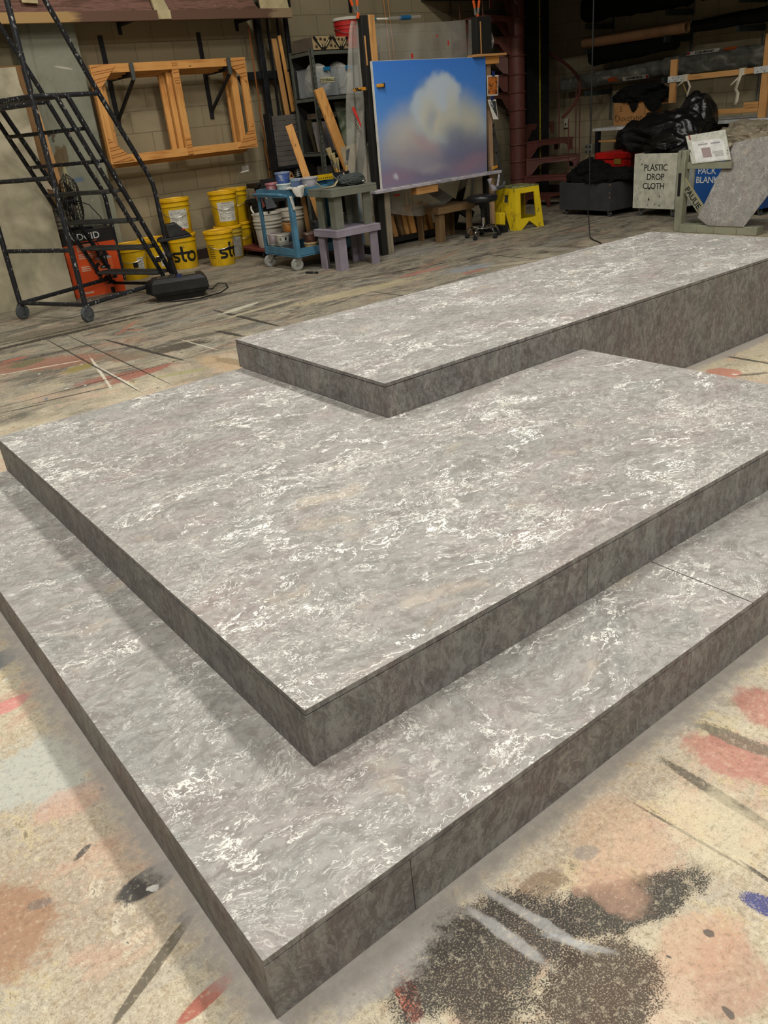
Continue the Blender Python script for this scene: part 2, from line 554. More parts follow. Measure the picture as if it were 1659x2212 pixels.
# ---- floor: a paint-shop floor, decades of spills
SPLOTCHES = [
    (0.891,0.818,-0.075,0.064,0.03,(120,100,80),0.9,0.5,0.8),
    (0.523,0.829,-1.841,0.064,0.022,(162,92,74),0.3,0.3,0.95),
    (1.013,0.447,-1.162,0.068,0.1,(172,136,116),0.8,0.8,0.75),
    (1.021,0.517,-0.245,0.111,0.06,(190,152,126),0.8,0.8,0.6),
    (0.87,0.479,-1.151,0.043,0.07,(196,170,146),0.8,0.8,0.6),
    (1.534,0.739,-1.334,0.14,0.07,(172,116,104),0.8,0.5,0.85),
    (1.76,0.77,-1.367,0.105,0.07,(170,114,102),0.8,0.5,0.85),
    (1.386,0.697,-1.595,0.171,0.016,(84,78,66),1.0,0.25,0.9),
    (1.581,0.774,-1.386,0.153,0.022,(104,98,84),1.0,0.3,0.85),
    (1.234,0.687,-1.482,0.152,0.004,(70,62,52),0.5,0.2,0.9),
    (1.252,0.516,-1.613,0.055,0.005,(66,60,55),0.4,0.2,0.9),
    (1.194,0.471,-1.289,0.053,0.024,(62,68,122),0.8,0.25,0.95),
    (0.685,0.786,-0.407,0.212,0.12,(46,42,39),1.0,0.5,0.95),
    (0.981,0.672,-0.382,0.182,0.055,(46,44,40),0.8,0.35,0.95),
    (0.808,0.594,-0.247,0.124,0.085,(62,50,40),1.0,0.4,0.93),
    (0.619,0.73,-0.263,0.074,0.09,(58,50,42),1.0,0.4,0.85),
    (0.701,0.853,-0.3,0.145,0.06,(50,45,41),1.0,0.5,0.9),
    (0.753,0.78,-1.428,0.109,0.014,(178,178,176),0.9,0.9,0.55),
    (0.824,0.758,-1.35,0.124,0.011,(178,178,176),0.9,0.9,0.5),
    (0.848,0.671,-1.026,0.072,0.009,(176,178,178),0.9,0.9,0.45),
    (1.107,0.781,-1.264,0.096,0.12,(190,156,126),0.8,0.8,0.5),
    (0.995,0.712,-1.39,0.079,0.05,(180,142,120),0.8,0.8,0.5),
    (1.298,0.662,-1.55,0.126,0.1,(206,195,165),0.5,0.8,0.5),
    (1.031,0.807,-0.312,0.031,0.02,(140,130,120),0.6,0.4,0.8),
    (0.769,0.997,-0.529,0.061,0.04,(146,140,134),0.7,0.6,0.8),
    (0.509,0.918,0.032,0.126,0.07,(152,148,142),0.6,0.7,0.85),
    (0.247,1.419,-0.005,0.08,0.036,(60,58,56),0.25,0.25,0.97),
    (0.178,1.218,0.482,0.142,0.013,(98,90,75),0.15,0.15,0.95),
    (0.223,1.08,0.14,0.071,0.017,(160,94,78),0.15,0.2,0.95),
    (-0.054,1.536,-1.367,0.148,0.1,(154,116,88),0.6,0.7,0.85),
    (0.154,1.968,-0.398,0.153,0.14,(176,180,172),0.5,0.7,0.8),
    (0.199,1.792,-0.19,0.123,0.05,(190,152,134),0.6,0.7,0.6),
    (0.178,2.338,0.177,0.062,0.03,(204,120,118),0.5,0.6,0.7),
    (0.227,2.61,0.449,0.07,0.05,(92,102,110),0.6,0.6,0.85),
    (0.154,1.61,0.415,0.027,0.008,(70,66,64),0.6,0.6,0.9),
    (0.278,1.28,0.107,0.028,0.01,(90,88,86),0.6,0.6,0.9),
    (0.03,1.535,-0.373,0.026,0.012,(96,94,92),0.8,0.7,0.6),
    (1.606,6.639,-0.606,0.54,0.2,(146,100,82),0.6,0.6,0.85),
    (1.493,6.81,0.187,0.144,0.1,(98,100,72),0.5,0.6,0.85),
    (1.468,7.042,-0.121,0.118,0.04,(168,96,78),0.4,0.5,0.8),
    (1.732,6.239,0.28,0.131,0.08,(136,122,62),0.5,0.6,0.85),
    (1.854,5.713,-0.282,0.319,0.09,(144,94,80),0.5,0.4,0.9),
    (1.985,5.628,0.192,0.284,0.06,(150,96,82),0.4,0.35,0.88),
    (2.091,6.161,-0.333,0.13,0.08,(140,98,82),0.5,0.5,0.85),
    (2.115,6.25,-0.788,0.235,0.14,(120,110,92),0.6,0.7,0.7),
    (2.027,7.783,-0.296,0.451,0.22,(100,92,76),0.6,0.7,0.8),
    (2.531,7.421,-0.243,0.309,0.14,(132,120,98),0.5,0.8,0.6),
    (2.507,6.119,-0.208,0.218,0.12,(70,66,57),0.5,0.35,0.9),
    (2.78,6.294,-0.196,0.293,0.06,(86,80,69),0.5,0.5,0.8),
    (2.28,6.332,-1.473,0.676,0.02,(50,47,44),0.2,0.2,0.95),
    (3.351,6.556,-1.565,0.611,0.026,(50,48,44),0.2,0.2,0.95),
    (2.974,6.117,-1.487,0.241,0.025,(50,48,44),0.3,0.3,0.92),
    (1.436,5.55,-0.168,0.29,0.012,(52,50,46),0.6,0.4,0.9),
    (1.114,5.55,-0.177,0.145,0.012,(50,48,46),0.6,0.4,0.9),
    (1.543,6.539,-0.296,0.325,0.014,(214,208,188),0.4,0.4,0.75),
    (1.802,5.976,-1.777,0.544,0.012,(214,208,188),0.4,0.4,0.75),
    (1.822,5.664,-1.607,0.439,0.016,(212,206,188),0.4,0.4,0.7),
    (2.641,5.99,-1.52,0.316,0.01,(214,208,188),0.4,0.4,0.6),
    (1.839,6.401,-1.608,1.198,0.009,(52,48,44),0.2,0.2,0.9),
    (2.034,6.401,-1.593,1.237,0.008,(52,48,44),0.2,0.2,0.9),
    (1.791,6.94,0.0,0.487,0.009,(52,48,44),0.2,0.2,0.9),
    (1.673,5.713,-0.008,0.692,0.009,(52,48,44),0.2,0.2,0.85),
    (2.728,6.609,-1.462,0.718,0.004,(70,66,58),0.3,0.2,0.7),
    (2.536,7.265,0.841,0.316,0.03,(174,108,84),0.6,0.7,0.5),
    (2.516,7.089,-0.784,0.104,0.03,(170,104,80),0.5,0.6,0.7),
    (2.487,5.342,-1.524,0.35,0.1,(176,146,108),0.6,0.7,0.6),
    (2.559,5.309,-1.466,0.236,0.05,(128,112,84),0.6,0.5,0.7),
    (2.192,5.366,-0.322,0.191,0.05,(150,148,104),0.5,0.6,0.7),
    (1.775,4.891,-0.265,0.265,0.1,(204,190,152),0.3,0.6,0.6),
    (1.765,7.578,0.015,1.066,0.05,(40,37,33),0.5,0.45,0.95),
    (2.895,7.725,-0.008,1.838,0.022,(44,41,36),0.5,0.4,0.9),
    (3.537,7.768,0.014,1.213,0.03,(52,48,42),0.6,0.5,0.85),
    (2.484,8.288,0.011,1.289,0.035,(70,64,54),0.7,0.6,0.75),
    (3.355,9.106,-0.02,0.778,0.1,(76,72,62),0.8,0.8,0.75),
    (4.276,8.268,-0.21,0.565,0.1,(84,80,68),0.8,0.8,0.6),
    (4.475,7.237,-0.089,0.571,0.03,(104,100,90),0.6,0.6,0.6),
    (3.634,6.744,0.135,0.46,0.04,(190,180,150),0.4,0.6,0.7),
    (3.552,6.971,0.278,0.26,0.05,(200,196,176),0.3,0.5,0.8),
    (3.987,6.199,0.271,0.65,0.006,(46,43,38),0.2,0.2,0.92),
    (4.912,6.486,0.012,0.311,0.03,(150,152,112),0.5,0.6,0.6),
    (5.498,6.903,-0.189,0.534,0.016,(48,45,40),0.3,0.3,0.9),
    (4.656,6.14,-1.511,0.312,0.014,(64,60,54),0.2,0.2,0.85),
    (4.596,6.489,-0.052,0.74,0.14,(186,172,136),0.4,0.7,0.6),
    (5.538,6.652,0.022,0.342,0.06,(180,112,98),0.6,0.7,0.7),
    (5.879,6.311,-0.167,0.303,0.12,(140,150,160),0.6,0.8,0.6),
    (5.8,6.128,-0.04,0.164,0.05,(176,100,90),0.6,0.6,0.6),
    (5.724,6.885,-0.22,1.927,0.012,(44,42,38),0.3,0.25,0.9),
    (6.173,7.963,-0.589,0.681,0.3,(150,148,142),0.5,0.8,0.6),
    (6.051,6.998,0.457,0.709,0.05,(150,120,96),0.7,0.8,0.6),
    (6.558,6.478,-1.579,0.67,0.012,(44,42,38),0.2,0.2,0.9),
    (7.106,6.256,-1.364,0.578,0.1,(172,164,148),0.6,0.8,0.6),
    (7.018,5.702,0.172,0.356,0.08,(140,150,168),0.6,0.8,0.5),
    (6.331,6.022,-0.508,0.315,0.06,(196,186,160),0.4,0.6,0.6),
    (4.222,2.408,-1.565,0.098,0.085,(180,122,104),0.3,0.35,0.9),
    (4.515,2.462,-1.575,0.154,0.018,(70,68,60),0.3,0.3,0.9),
    (4.283,2.281,-0.626,0.096,0.02,(78,74,62),0.8,0.6,0.8),
    (4.651,2.62,-0.013,0.423,0.06,(150,142,134),0.5,0.7,0.8),
]


def floor_material(spots):
    g = G('paint_shop_floor')
    o = g.obj()
    sep = g.n('ShaderNodeSeparateXYZ', {0: o})
    X, Y = sep.outputs[0], sep.outputs[1]
    wn = g.noise(o, 3.0, 5, 0.6, 0, True)
    wv = g.n('ShaderNodeVectorMath', {0: wn, 1: (0.5, 0.5, 0.5)}, operation='SUBTRACT').outputs[0]
    wv = g.n('ShaderNodeVectorMath', {0: wv, 1: (0.16, 0.16, 0.0)}, operation='MULTIPLY').outputs[0]
    ow = g.n('ShaderNodeVectorMath', {0: o, 1: wv}, operation='ADD').outputs[0]
    wv2 = g.n('ShaderNodeVectorMath', {0: wv, 'Scale': 0.10}, operation='SCALE').outputs[0]
    ow2 = g.n('ShaderNodeVectorMath', {0: o, 1: wv2}, operation='ADD').outputs[0]
    grain = g.noise(o, 270.0, 2, 0.6)
    mid = g.noise(o, 26.0, 6, 0.7)
    # streaks of broom and brush along the room
    st = g.noise(g.map(o, (0, 0, 0), (0, 0, 0.06), (0.75, 2.6, 1)), 1.5, 8, 0.68, 0.8)
    big = g.noise(o, 0.9, 5, 0.6, 0.3)
    near = g.ramp(big, [(0.30, (168, 156, 133)), (0.45, (192, 183, 158)), (0.56, (172, 158, 139)), (0.68, (158, 147, 131))])
    near = g.mix(g.step(mid, 0.50, 0.62, 0, 0.6), near, rgb((166, 148, 120)))
    near = g.mix(g.step(mid, 0.42, 0.34, 0, 0.5), near, rgb((208, 199, 176)))
    fine = g.noise(o, 95.0, 4, 0.7)
    near = g.mix(g.step(fine, 0.53, 0.62, 0, 0.55), near, rgb((140, 122, 98)))
    near = g.mix(g.step(fine, 0.45, 0.38, 0, 0.45), near, rgb((212, 203, 180)))
    far = g.ramp(st, [(0.32, (66, 63, 56)), (0.43, (108, 103, 92)), (0.51, (152, 145, 126)), (0.58, (104, 100, 90)), (0.70, (78, 76, 69))])
    hue = g.noise(g.map(o, (5, 2, 0), (0, 0, 0.1), (0.7, 2.2, 1)), 1.1, 4, 0.6)
    far = g.mix(g.step(hue, 0.60, 0.72, 0, 0.45), far, rgb((168, 112, 86)))
    far = g.mix(g.step(hue, 0.40, 0.30, 0, 0.45), far, rgb((132, 142, 146)))
    fy = g.math('MULTIPLY_ADD', g.step(g.noise(o, 1.6, 6, 0.65), 0.3, 0.7), 3.0, Y)
    c = g.mix(g.step(fy, 6.2, 7.6), near, far)
    wall = g.mix(g.step(st, 0.38, 0.62), rgb((132, 122, 104)), rgb((176, 166, 144)))
    c = g.mix(g.step(fy, 10.2, 11.0, 0, 0.75), c, wall)
    # generations of overlapping paint: ragged patches of pink, tan, grey, olive and near-black
    rag = g.noise(g.map(o, (7.3, 1.1, 0), (0, 0, -0.35), (1.0, 1.7, 1)), 2.3, 7, 0.72, 0.4)
    rag2 = g.noise(g.map(o, (2.2, 9.4, 0), (0, 0, 0.5), (1.6, 1.0, 1)), 3.1, 7, 0.74, 0.3)
    nearmask = g.step(fy, 7.6, 6.2, 0.4, 1.0)
    for src, a, b, colr, amt in ((rag, 0.535, 0.575, (190, 162, 140), 0.65), (rag, 0.60, 0.63, (172, 138, 118), 0.55), (rag, 0.43, 0.40, (176, 168, 152), 0.7), (rag, 0.375, 0.35, (134, 124, 102), 0.75),
                                 (rag2, 0.57, 0.60, (196, 180, 140), 0.6), (rag2, 0.61, 0.64, (112, 100, 84), 0.75), (rag2, 0.40, 0.37, (214, 204, 180), 0.7), (rag2, 0.36, 0.335, (92, 87, 80), 0.85)):
        c = g.mix(g.math('MULTIPLY', g.step(g.math('MULTIPLY_ADD', grain, 0.05 if b > a else -0.05, src), a + (0.025 if b > a else -0.025), b + (0.025 if b > a else -0.025), 0, amt), nearmask), c, rgb(colr))
    # speckled grit of older coats
    c = g.mix(g.math('MULTIPLY', g.step(grain, 0.55, 0.63), 0.5), c, rgb((120, 104, 84)))
    # overspray halo round the lowest step
    def edge(lo_x, hi_x, lo_y, hi_y):
        cx, cy, hx, hy = (lo_x + hi_x) / 2, (lo_y + hi_y) / 2, (hi_x - lo_x) / 2, (hi_y - lo_y) / 2
        dx = g.math('SUBTRACT', g.math('ABSOLUTE', g.math('SUBTRACT', X, cx)), hx)
        dy = g.math('SUBTRACT', g.math('ABSOLUTE', g.math('SUBTRACT', Y, cy)), hy)
        return g.math('MAXIMUM', dx, dy)
    # painted spills and marks, each where it lies; older grit shows through them
    blot = g.noise(o, 7.5, 5, 0.65)
    spk = g.step(grain, 0.565, 0.61, 0.0, 1.0)
    for (x, y, a, hl, w, col, sp, so, stg) in spots:
        tape = so < 0.3
        v = g.map(o, (x, y, 0), (0, 0, a), (hl, w, 1), 'TEXTURE')
        d = g.n('ShaderNodeVectorMath', {0: v}, operation='LENGTH').outputs['Value']
        if not tape:
            d = g.math('MULTIPLY_ADD', blot, 1.5, g.math('SUBTRACT', d, 0.75))
        k_ = 0.35 if tape else 0.4 + so
        d = g.math('MULTIPLY_ADD', mid, k_, g.math('SUBTRACT', d, k_ / 2))
        d = g.math('MULTIPLY_ADD', grain, sp * 1.4, g.math('SUBTRACT', d, sp * 0.7))
        f = g.step(d, 1.04 + 0.16 * so, 0.96 - 0.16 * so, 0.0, stg)
        if sp >= 0.5:
            f = g.math('MULTIPLY', f, g.math('MULTIPLY_ADD', spk, -0.75 * sp, 1.0))
        c = g.mix(f, c, rgb(col))
    # grit and wear over everything
    worn = g.noise(g.map(o, (3.0, 6.0, 0)), 60.0, 6, 0.75)
    c = g.mix(g.step(worn, 0.54, 0.62, 0, 0.34), c, rgb((92, 80, 64)))
    c = g.mix(g.step(worn, 0.455, 0.39, 0, 0.30), c, rgb((206, 194, 168)))
    # drips and dots
    for sc, th, col, sd in ((5.0, 0.045, (62, 58, 56), 1.0), (9.0, 0.05, (84, 78, 74), 2.0), (6.5, 0.05, (206, 204, 196), 3.0), (3.5, 0.035, (150, 84, 66), 4.0), (4.2, 0.04, (96, 112, 128), 5.0)):
        vo = g.n('ShaderNodeTexVoronoi', {'Vector': g.map(ow, (sd * 3.3, sd, 0)), 'Scale': sc})
        pick = g.n('ShaderNodeSeparateColor', {0: vo.outputs['Color']})
        r = g.math('MULTIPLY', pick.outputs[0], th * 2.2)
        d = g.math('MULTIPLY_ADD', mid, 0.06, vo.outputs['Distance'])
        on = g.step(pick.outputs[1], 0.45, 0.5)
        f = g.math('MULTIPLY', g.step(g.math('SUBTRACT', d, r), 0.035, 0.02), on)
        c = g.mix(g.math('MULTIPLY', f, 0.85), c, rgb(col))
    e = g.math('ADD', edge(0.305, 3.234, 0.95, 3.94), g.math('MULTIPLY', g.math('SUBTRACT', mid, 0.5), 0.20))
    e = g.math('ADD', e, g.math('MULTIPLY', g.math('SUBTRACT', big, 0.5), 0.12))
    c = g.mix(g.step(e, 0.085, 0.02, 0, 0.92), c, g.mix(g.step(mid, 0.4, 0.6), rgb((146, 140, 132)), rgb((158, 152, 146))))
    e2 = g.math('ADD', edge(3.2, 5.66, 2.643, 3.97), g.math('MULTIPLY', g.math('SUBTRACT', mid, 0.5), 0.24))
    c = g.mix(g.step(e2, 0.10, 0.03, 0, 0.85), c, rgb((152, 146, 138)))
    hgt = g.math('ADD', g.math('MULTIPLY', grain, 0.5), mid)
    return g.done(c, 0.62, 0, hgt, 0.12, 0.003, 0.3)

# the slab is one mesh; each patch of it carries only the marks that lie on it
def touches(sp, r):
    x, y, a, hl, w, col, spk, so, stg = sp
    k = 1.35 + 0.35 * so + 0.30 * spk
    hl, w = hl * k + 0.01, w * k + 0.01
    ca, sa = math.cos(a), math.sin(a)
    cx, cy, hx, hy = (r[0] + r[1]) / 2, (r[2] + r[3]) / 2, (r[1] - r[0]) / 2, (r[3] - r[2]) / 2
    dx, dy = x - cx, y - cy
    if abs(dx) > hx + abs(ca) * hl + abs(sa) * w or abs(dy) > hy + abs(sa) * hl + abs(ca) * w:
        return False
    return abs(dx * ca + dy * sa) < hl + abs(ca) * hx + abs(sa) * hy and abs(-dx * sa + dy * ca) < w + abs(sa) * hx + abs(ca) * hy

patches = []
def divide(r, spots, depth=0):
    here = [s for s in spots if touches(s, r)]
    if len(here) <= 12 or depth > 12 or (r[1] - r[0] < 0.2 and r[3] - r[2] < 0.2):
        patches.append((r, here[-20:]))
        return
    best = None
    for k in range(1, 8):
        f = k / 8
        for ax in (0, 1):
            if ax == 0:
                c = r[0] + (r[1] - r[0]) * f
                q = ((r[0], c, r[2], r[3]), (c, r[1], r[2], r[3]))
            else:
                c = r[2] + (r[3] - r[2]) * f
                q = ((r[0], r[1], r[2], c), (r[0], r[1], c, r[3]))
            n = [sum(touches(s, z) for s in here) for z in q]
            score = max(n) + 0.3 * sum(n)
            if best is None or score < best[0]:
                best = (score, q)
    for z in best[1]:
        divide(z, here, depth + 1)
divide((-5.2, XR + 0.2, -6.2, YB + 0.2), SPLOTCHES)
fl = MB().box(-5.2, XR + 0.2, -6.2, YB + 0.2, -0.1, -0.001)
cache, slots, idx = {}, [], [0] * 6
for r, here in patches:
    key = tuple(here)
    if key not in cache:
        cache[key] = len(slots)
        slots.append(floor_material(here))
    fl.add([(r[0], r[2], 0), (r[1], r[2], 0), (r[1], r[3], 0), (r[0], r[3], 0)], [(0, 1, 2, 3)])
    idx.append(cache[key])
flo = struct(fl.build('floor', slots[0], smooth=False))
flo.data.transform(Matrix.Translation(flo.location))
flo.location = (0, 0, 0)
for m_ in slots[1:]:
    flo.data.materials.append(m_)
flo.data.polygons.foreach_set('material_index', idx)
print('floor patches', len(patches), 'materials', len(slots), 'max marks', max(len(h) for _, h in patches))

# ------------------------------------------------------------------ the three stacked marbled platforms
m_gap = paint('dark_seam', (52, 46, 40), 0.8)  # dark carcass colour that shows in the seams between boards
tops = [marble('marbled_top_low', False, 1.0, 1.0, 0.8), marble('marbled_top_mid', False, 7.0, 1.0, 1.0), marble('marbled_top_high', False, 13.0, 1.0, 1.05)]
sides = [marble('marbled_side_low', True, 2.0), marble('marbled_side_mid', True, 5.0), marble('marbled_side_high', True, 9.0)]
LID = 0.016

def platform(name, label, x0, x1, y0, y1, z0, z1, mt, ms, xcuts=(), ycuts=(), topcuts=(), deep_from=None):
    t = thing(name, label, 'platform', (x0, y0, z0))
    bm = MB()
    xs = [x0] + list(topcuts) + [x1]
    for a, b in zip(xs[:-1], xs[1:]):
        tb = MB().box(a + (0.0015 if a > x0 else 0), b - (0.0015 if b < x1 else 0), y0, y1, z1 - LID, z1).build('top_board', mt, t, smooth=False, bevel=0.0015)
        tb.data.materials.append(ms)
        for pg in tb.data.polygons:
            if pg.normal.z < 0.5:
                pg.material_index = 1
    zt = z1 - LID - 0.003
    i = 0.013
    c = MB()
    if deep_from is None:
        c.box(x0 + i, x1 - i, y0 + i, y1 - i, z0, z1 - LID - 0.0005)
    else:
        c.box(x0 + i, deep_from + i, y0 + i, y1 - i, z0, z1 - LID - 0.0005).box(deep_from + i, x1 - i, y0 + i, y1 - i, 0, z1 - LID - 0.0005)
    c.build('carcass', m_gap, t, smooth=False)
    cuts = [x0] + list(xcuts) + [x1]
    for a, b in zip(cuts[:-1], cuts[1:]):
        zb = z0 if deep_from is None or a < deep_from - 0.01 else 0.0
        for ya, yb in ((y0, y0 + 0.012), (y1 - 0.012, y1)):
            MB().box(a + (0.001 if a > x0 else 0), b - (0.001 if b < x1 else 0), ya, yb, zb + 0.002, zt).build('side_panel', ms, t, smooth=False)
    cy = [y0 + 0.0125] + list(ycuts) + [y1 - 0.0125]
    for a, b in zip(cy[:-1], cy[1:]):
        for k, (xa, xb) in enumerate(((x0, x0 + 0.012), (x1 - 0.012, x1))):
            zb = 0.0 if deep_from is not None and k == 1 else z0
            MB().box(xa, xb, a + (0.001 if a > cy[0] else 0), b - (0.001 if b < cy[-1] else 0), zb + 0.002, zt).build('side_panel', ms, t, smooth=False)
    return t

platform('stage_platform', 'lowest and widest grey marbled platform, resting on the spattered floor', 0.305, 3.234, 0.95, 3.94, 0, 0.173, tops[0], sides[0],
         (0.651, 1.635), (2.45,), (1.933,))
platform('stage_platform', 'square grey marbled platform with pale veins, middle tier of the stack', 0.643, 3.234, 1.29, 3.94, 0.173, 0.342, tops[1], sides[1],
         (1.62,), (), ())
platform('stage_platform', 'long narrow grey marbled platform, topmost tier running out over the floor', 1.954, 5.663, 2.643, 3.97, 0.342, 0.498, tops[2], sides[2],
         (3.236,), (), (), 3.236)

# ------------------------------------------------------------------ shared materials
m_ladder = spatter('spattered_black_tube', (30, 31, 34), [((190, 190, 184), 0.75), ((70, 92, 130), 0.6)], 0.5, 95)
m_tread = paint('rubber_tread', (62, 62, 60), 0.8, dirt=(96, 94, 88), dscale=16, damt=0.5)
m_rubber = paint('grey_rubber', (74, 78, 80), 0.75, dirt=(120, 120, 116), dscale=25, damt=0.4)
m_darkrubber = paint('black_rubber', (34, 34, 34), 0.7)
m_zinc = paint('zinc_steel', (168, 166, 156), 0.4, 0.7, dirt=(90, 86, 76), dscale=30, damt=0.4)
m_chrome = paint('chrome', (200, 200, 200), 0.12, 1.0, bump=0.0)
m_pine = {a: wood('pine_' + a, (224, 164, 92), (178, 112, 48), a) for a in 'XYZ'}
m_oldpine = {a: wood('aged_pine_' + a, (196, 146, 88), (146, 98, 52), a) for a in 'XYZ'}
m_brownwood = {a: wood('brown_bench_wood_' + a, (124, 98, 66), (82, 62, 42), a) for a in 'XYZ'}
m_ply = plywood('fir_plywood')
m_ink = paint('black_ink', (22, 22, 22), 0.6)
m_ltr_white = paint('white_letters', (226, 226, 220), 0.6)
m_paper = paint('white_paper', (226, 224, 212), 0.7, dirt=(190, 186, 170), dscale=12, damt=0.3)
m_blackcloth = paint('black_duvetyne', (22, 22, 22), 0.95, dirt=(34, 34, 33), dscale=8, damt=0.5, bump=0.2, spec=0.1)
m_yellow = paint('yellow_pail', (238, 192, 22), 0.42, dirt=(176, 136, 30), dscale=11, damt=0.35, thr=(0.55, 0.7))
m_yellowlid = paint('yellow_lid', (242, 186, 26), 0.45, dirt=(150, 112, 24), dscale=22, damt=0.5, thr=(0.58, 0.66))
m_wire = paint('wire_steel', (190, 188, 176), 0.35, 0.8)
m_white = paint('white_plastic', (222, 216, 200), 0.45, dirt=(176, 166, 144), dscale=9, damt=0.45)
m_offwhite = paint('dusty_white_plastic', (212, 202, 182), 0.5, dirt=(150, 138, 116), dscale=7, damt=0.5)
m_orange = paint('orange_tips', (232, 96, 36), 0.5)
m_amber = paint('amber_clamp', (226, 160, 56), 0.45, dirt=(120, 80, 30), dscale=30, damt=0.4)

def caster(parent, x, y, z_top, r=0.045, w=0.026, ang=0.3, wheel=None, fork=None, local=False):
    """swivel wheel under a load: fork as a part, wheel as its sub-part"""
    ca, sa = math.cos(ang), math.sin(ang)
    f = MB(local)
    ox, oy = x - ca * r * 0.5, y - sa * r * 0.5
    f.cyl((x, y, z_top), (x, y, z_top - 0.012), r * 0.55, 14)
    for s in (-1, 1):
        px, py = -sa * s * (w * 0.5 + 0.004), ca * s * (w * 0.5 + 0.004)
        f.hexa([(x - ca * r * .5 + px - sa * .002, y - sa * r * .5 + py + ca * .002, z_top - .01), (x + ca * r * .5 + px, y + sa * r * .5 + py, z_top - .01), (x + ca * r * .5 + px + sa * .003, y + sa * r * .5 + py - ca * .003, z_top - .01), (x - ca * r * .5 + px + sa * .003, y - sa * r * .5 + py - ca * .003, z_top - .01)],
               [(ox - ca * .012 + px, oy - sa * .012 + py, r * .9), (ox + ca * .012 + px, oy + sa * .012 + py, r * .9), (ox + ca * .012 + px + sa * .003, oy + sa * .012 + py - ca * .003, r * .9), (ox - ca * .012 + px + sa * .003, oy - sa * .012 + py - ca * .003, r * .9)])
    fo = f.build('caster', fork or m_zinc, parent, bevel=0)
    wv = MB(local)
    ax = Vector((-sa, ca, 0))
    c = Vector((ox, oy, r))
    rings = [(-.5, r * .62), (-.5, r * .9), (-.38, r), (.38, r), (.5, r * .9), (.5, r * .62), (.36, r * .55), (.36, r * .3), (.62, r * .2)]
    rings = [(-.62, r * .2), (-.36, r * .3), (-.36, r * .55)] + rings
    seg = 20
    vs, fs = [], []
    u = Vector((ca, sa, 0))
    for t, rr in rings:
        for j in range(seg):
            a = 2 * PI * j / seg
            vs.append(c + ax * (t * w) + u * (rr * math.cos(a)) + Vector((0, 0, rr * math.sin(a))))
    for i in range(len(rings) - 1):
        for j in range(seg):
            fs.append((i * seg + j, i * seg + (j + 1) % seg, (i + 1) * seg + (j + 1) % seg, (i + 1) * seg + j))
    fs += [tuple(range(seg))[::-1], tuple((len(rings) - 1) * seg + j for j in range(seg))]
    wv.add(vs, fs)
    wv.build('wheel', wheel or m_rubber, fo)
    return fo

# ------------------------------------------------------------------ back wall furniture
def pilaster_material():
    g = G('stained_concrete')
    o = g.obj()
    n = g.noise(o, 2.2, 6, 0.65)
    c = g.ramp(n, [(0.3, (116, 118, 102)), (0.5, (142, 142, 124)), (0.7, (128, 126, 104))])
    dr = g.noise(g.map(o, (1, 0, 0), (0, 0, 0), (9, 1, 0.5)), 1.2, 5, 0.6)
    c = g.mix(g.step(dr, 0.56, 0.66, 0, 0.5), c, rgb((92, 90, 72)))
    w = g.noise(g.map(o, (0, 3, 0), (0, 0.3, 0), (2, 1, 6)), 1.6, 5, 0.7)
    c = g.mix(g.step(w, 0.66, 0.70, 0, 0.6), c, rgb((196, 192, 172)))
    # faded brown and black smudges at the middle of the face
    for (x, z, rx, rz, a, col, s) in ((-.20, 1.38, .06, .12, .25, (104, 84, 50), .85), (-.12, 1.42, .035, .13, .15, (102, 82, 50), .8), (-.22, 1.27, .035, .10, 0, (120, 100, 64), .7), (-.17, 1.50, .05, .03, .4, (108, 88, 54), .7),
                                       (-.235, 1.665, .022, .04, .6, (34, 30, 28), .9), (-.195, 1.655, .028, .04, 0, (84, 66, 46), .8), (-.21, 1.60, .018, .03, 0, (60, 48, 36), .7), (-.16, 1.22, .02, .15, 0, (198, 184, 120), .5), (-.02, 1.66, .025, .02, 0, (150, 74, 74), .7), (-.03, 1.16, .06, .025, 0, (86, 116, 150), .7), (.1, 2.3, .10, .012, .2, (198, 194, 176), .7)):
        v = g.map(g.map(o, (0, 0, 0), (0, 0, 0), (1, 0, 1)), (x, 0, z), (0, a, 0), (rx, 1, rz), 'TEXTURE')
        d = g.n('ShaderNodeVectorMath', {0: v}, operation='LENGTH').outputs['Value']
        d = g.math('MULTIPLY_ADD', g.noise(o, 14, 4), 0.7, g.math('SUBTRACT', d, 0.35))
        c = g.mix(g.step(d, 1.05, 0.85, 0, s), c, rgb(col))
    return g.done(c, 0.8, 0, n, 0.15, 0.01)

pil = struct(MB().box(3.08, 3.74, 10.15, YB, 0, 3.4).build('trim_1', pilaster_material(), bevel=0.01))

colm = MB().box(10.50, 11.0, 9.74, 9.765, 0, 2.92).box(10.50, 11.0, 10.10, 10.125, 0, 2.92).box(10.735, 10.765, 9.76, 10.105, 0, 2.92)
colo = struct(colm.build('steel_column', m_black, smooth=False))
mt = MB().box(10.775, 10.80, 9.733, 9.739, 0.35, 2.9).build('measuring_tape', paint('tape_yellow', (196, 176, 44), 0.5, dirt=(60, 54, 20), dscale=70, damt=0.8, thr=(0.5, 0.55)))
tag(mt, 'long yellow measuring tape fixed up the face of the black steel column', 'tape measure')

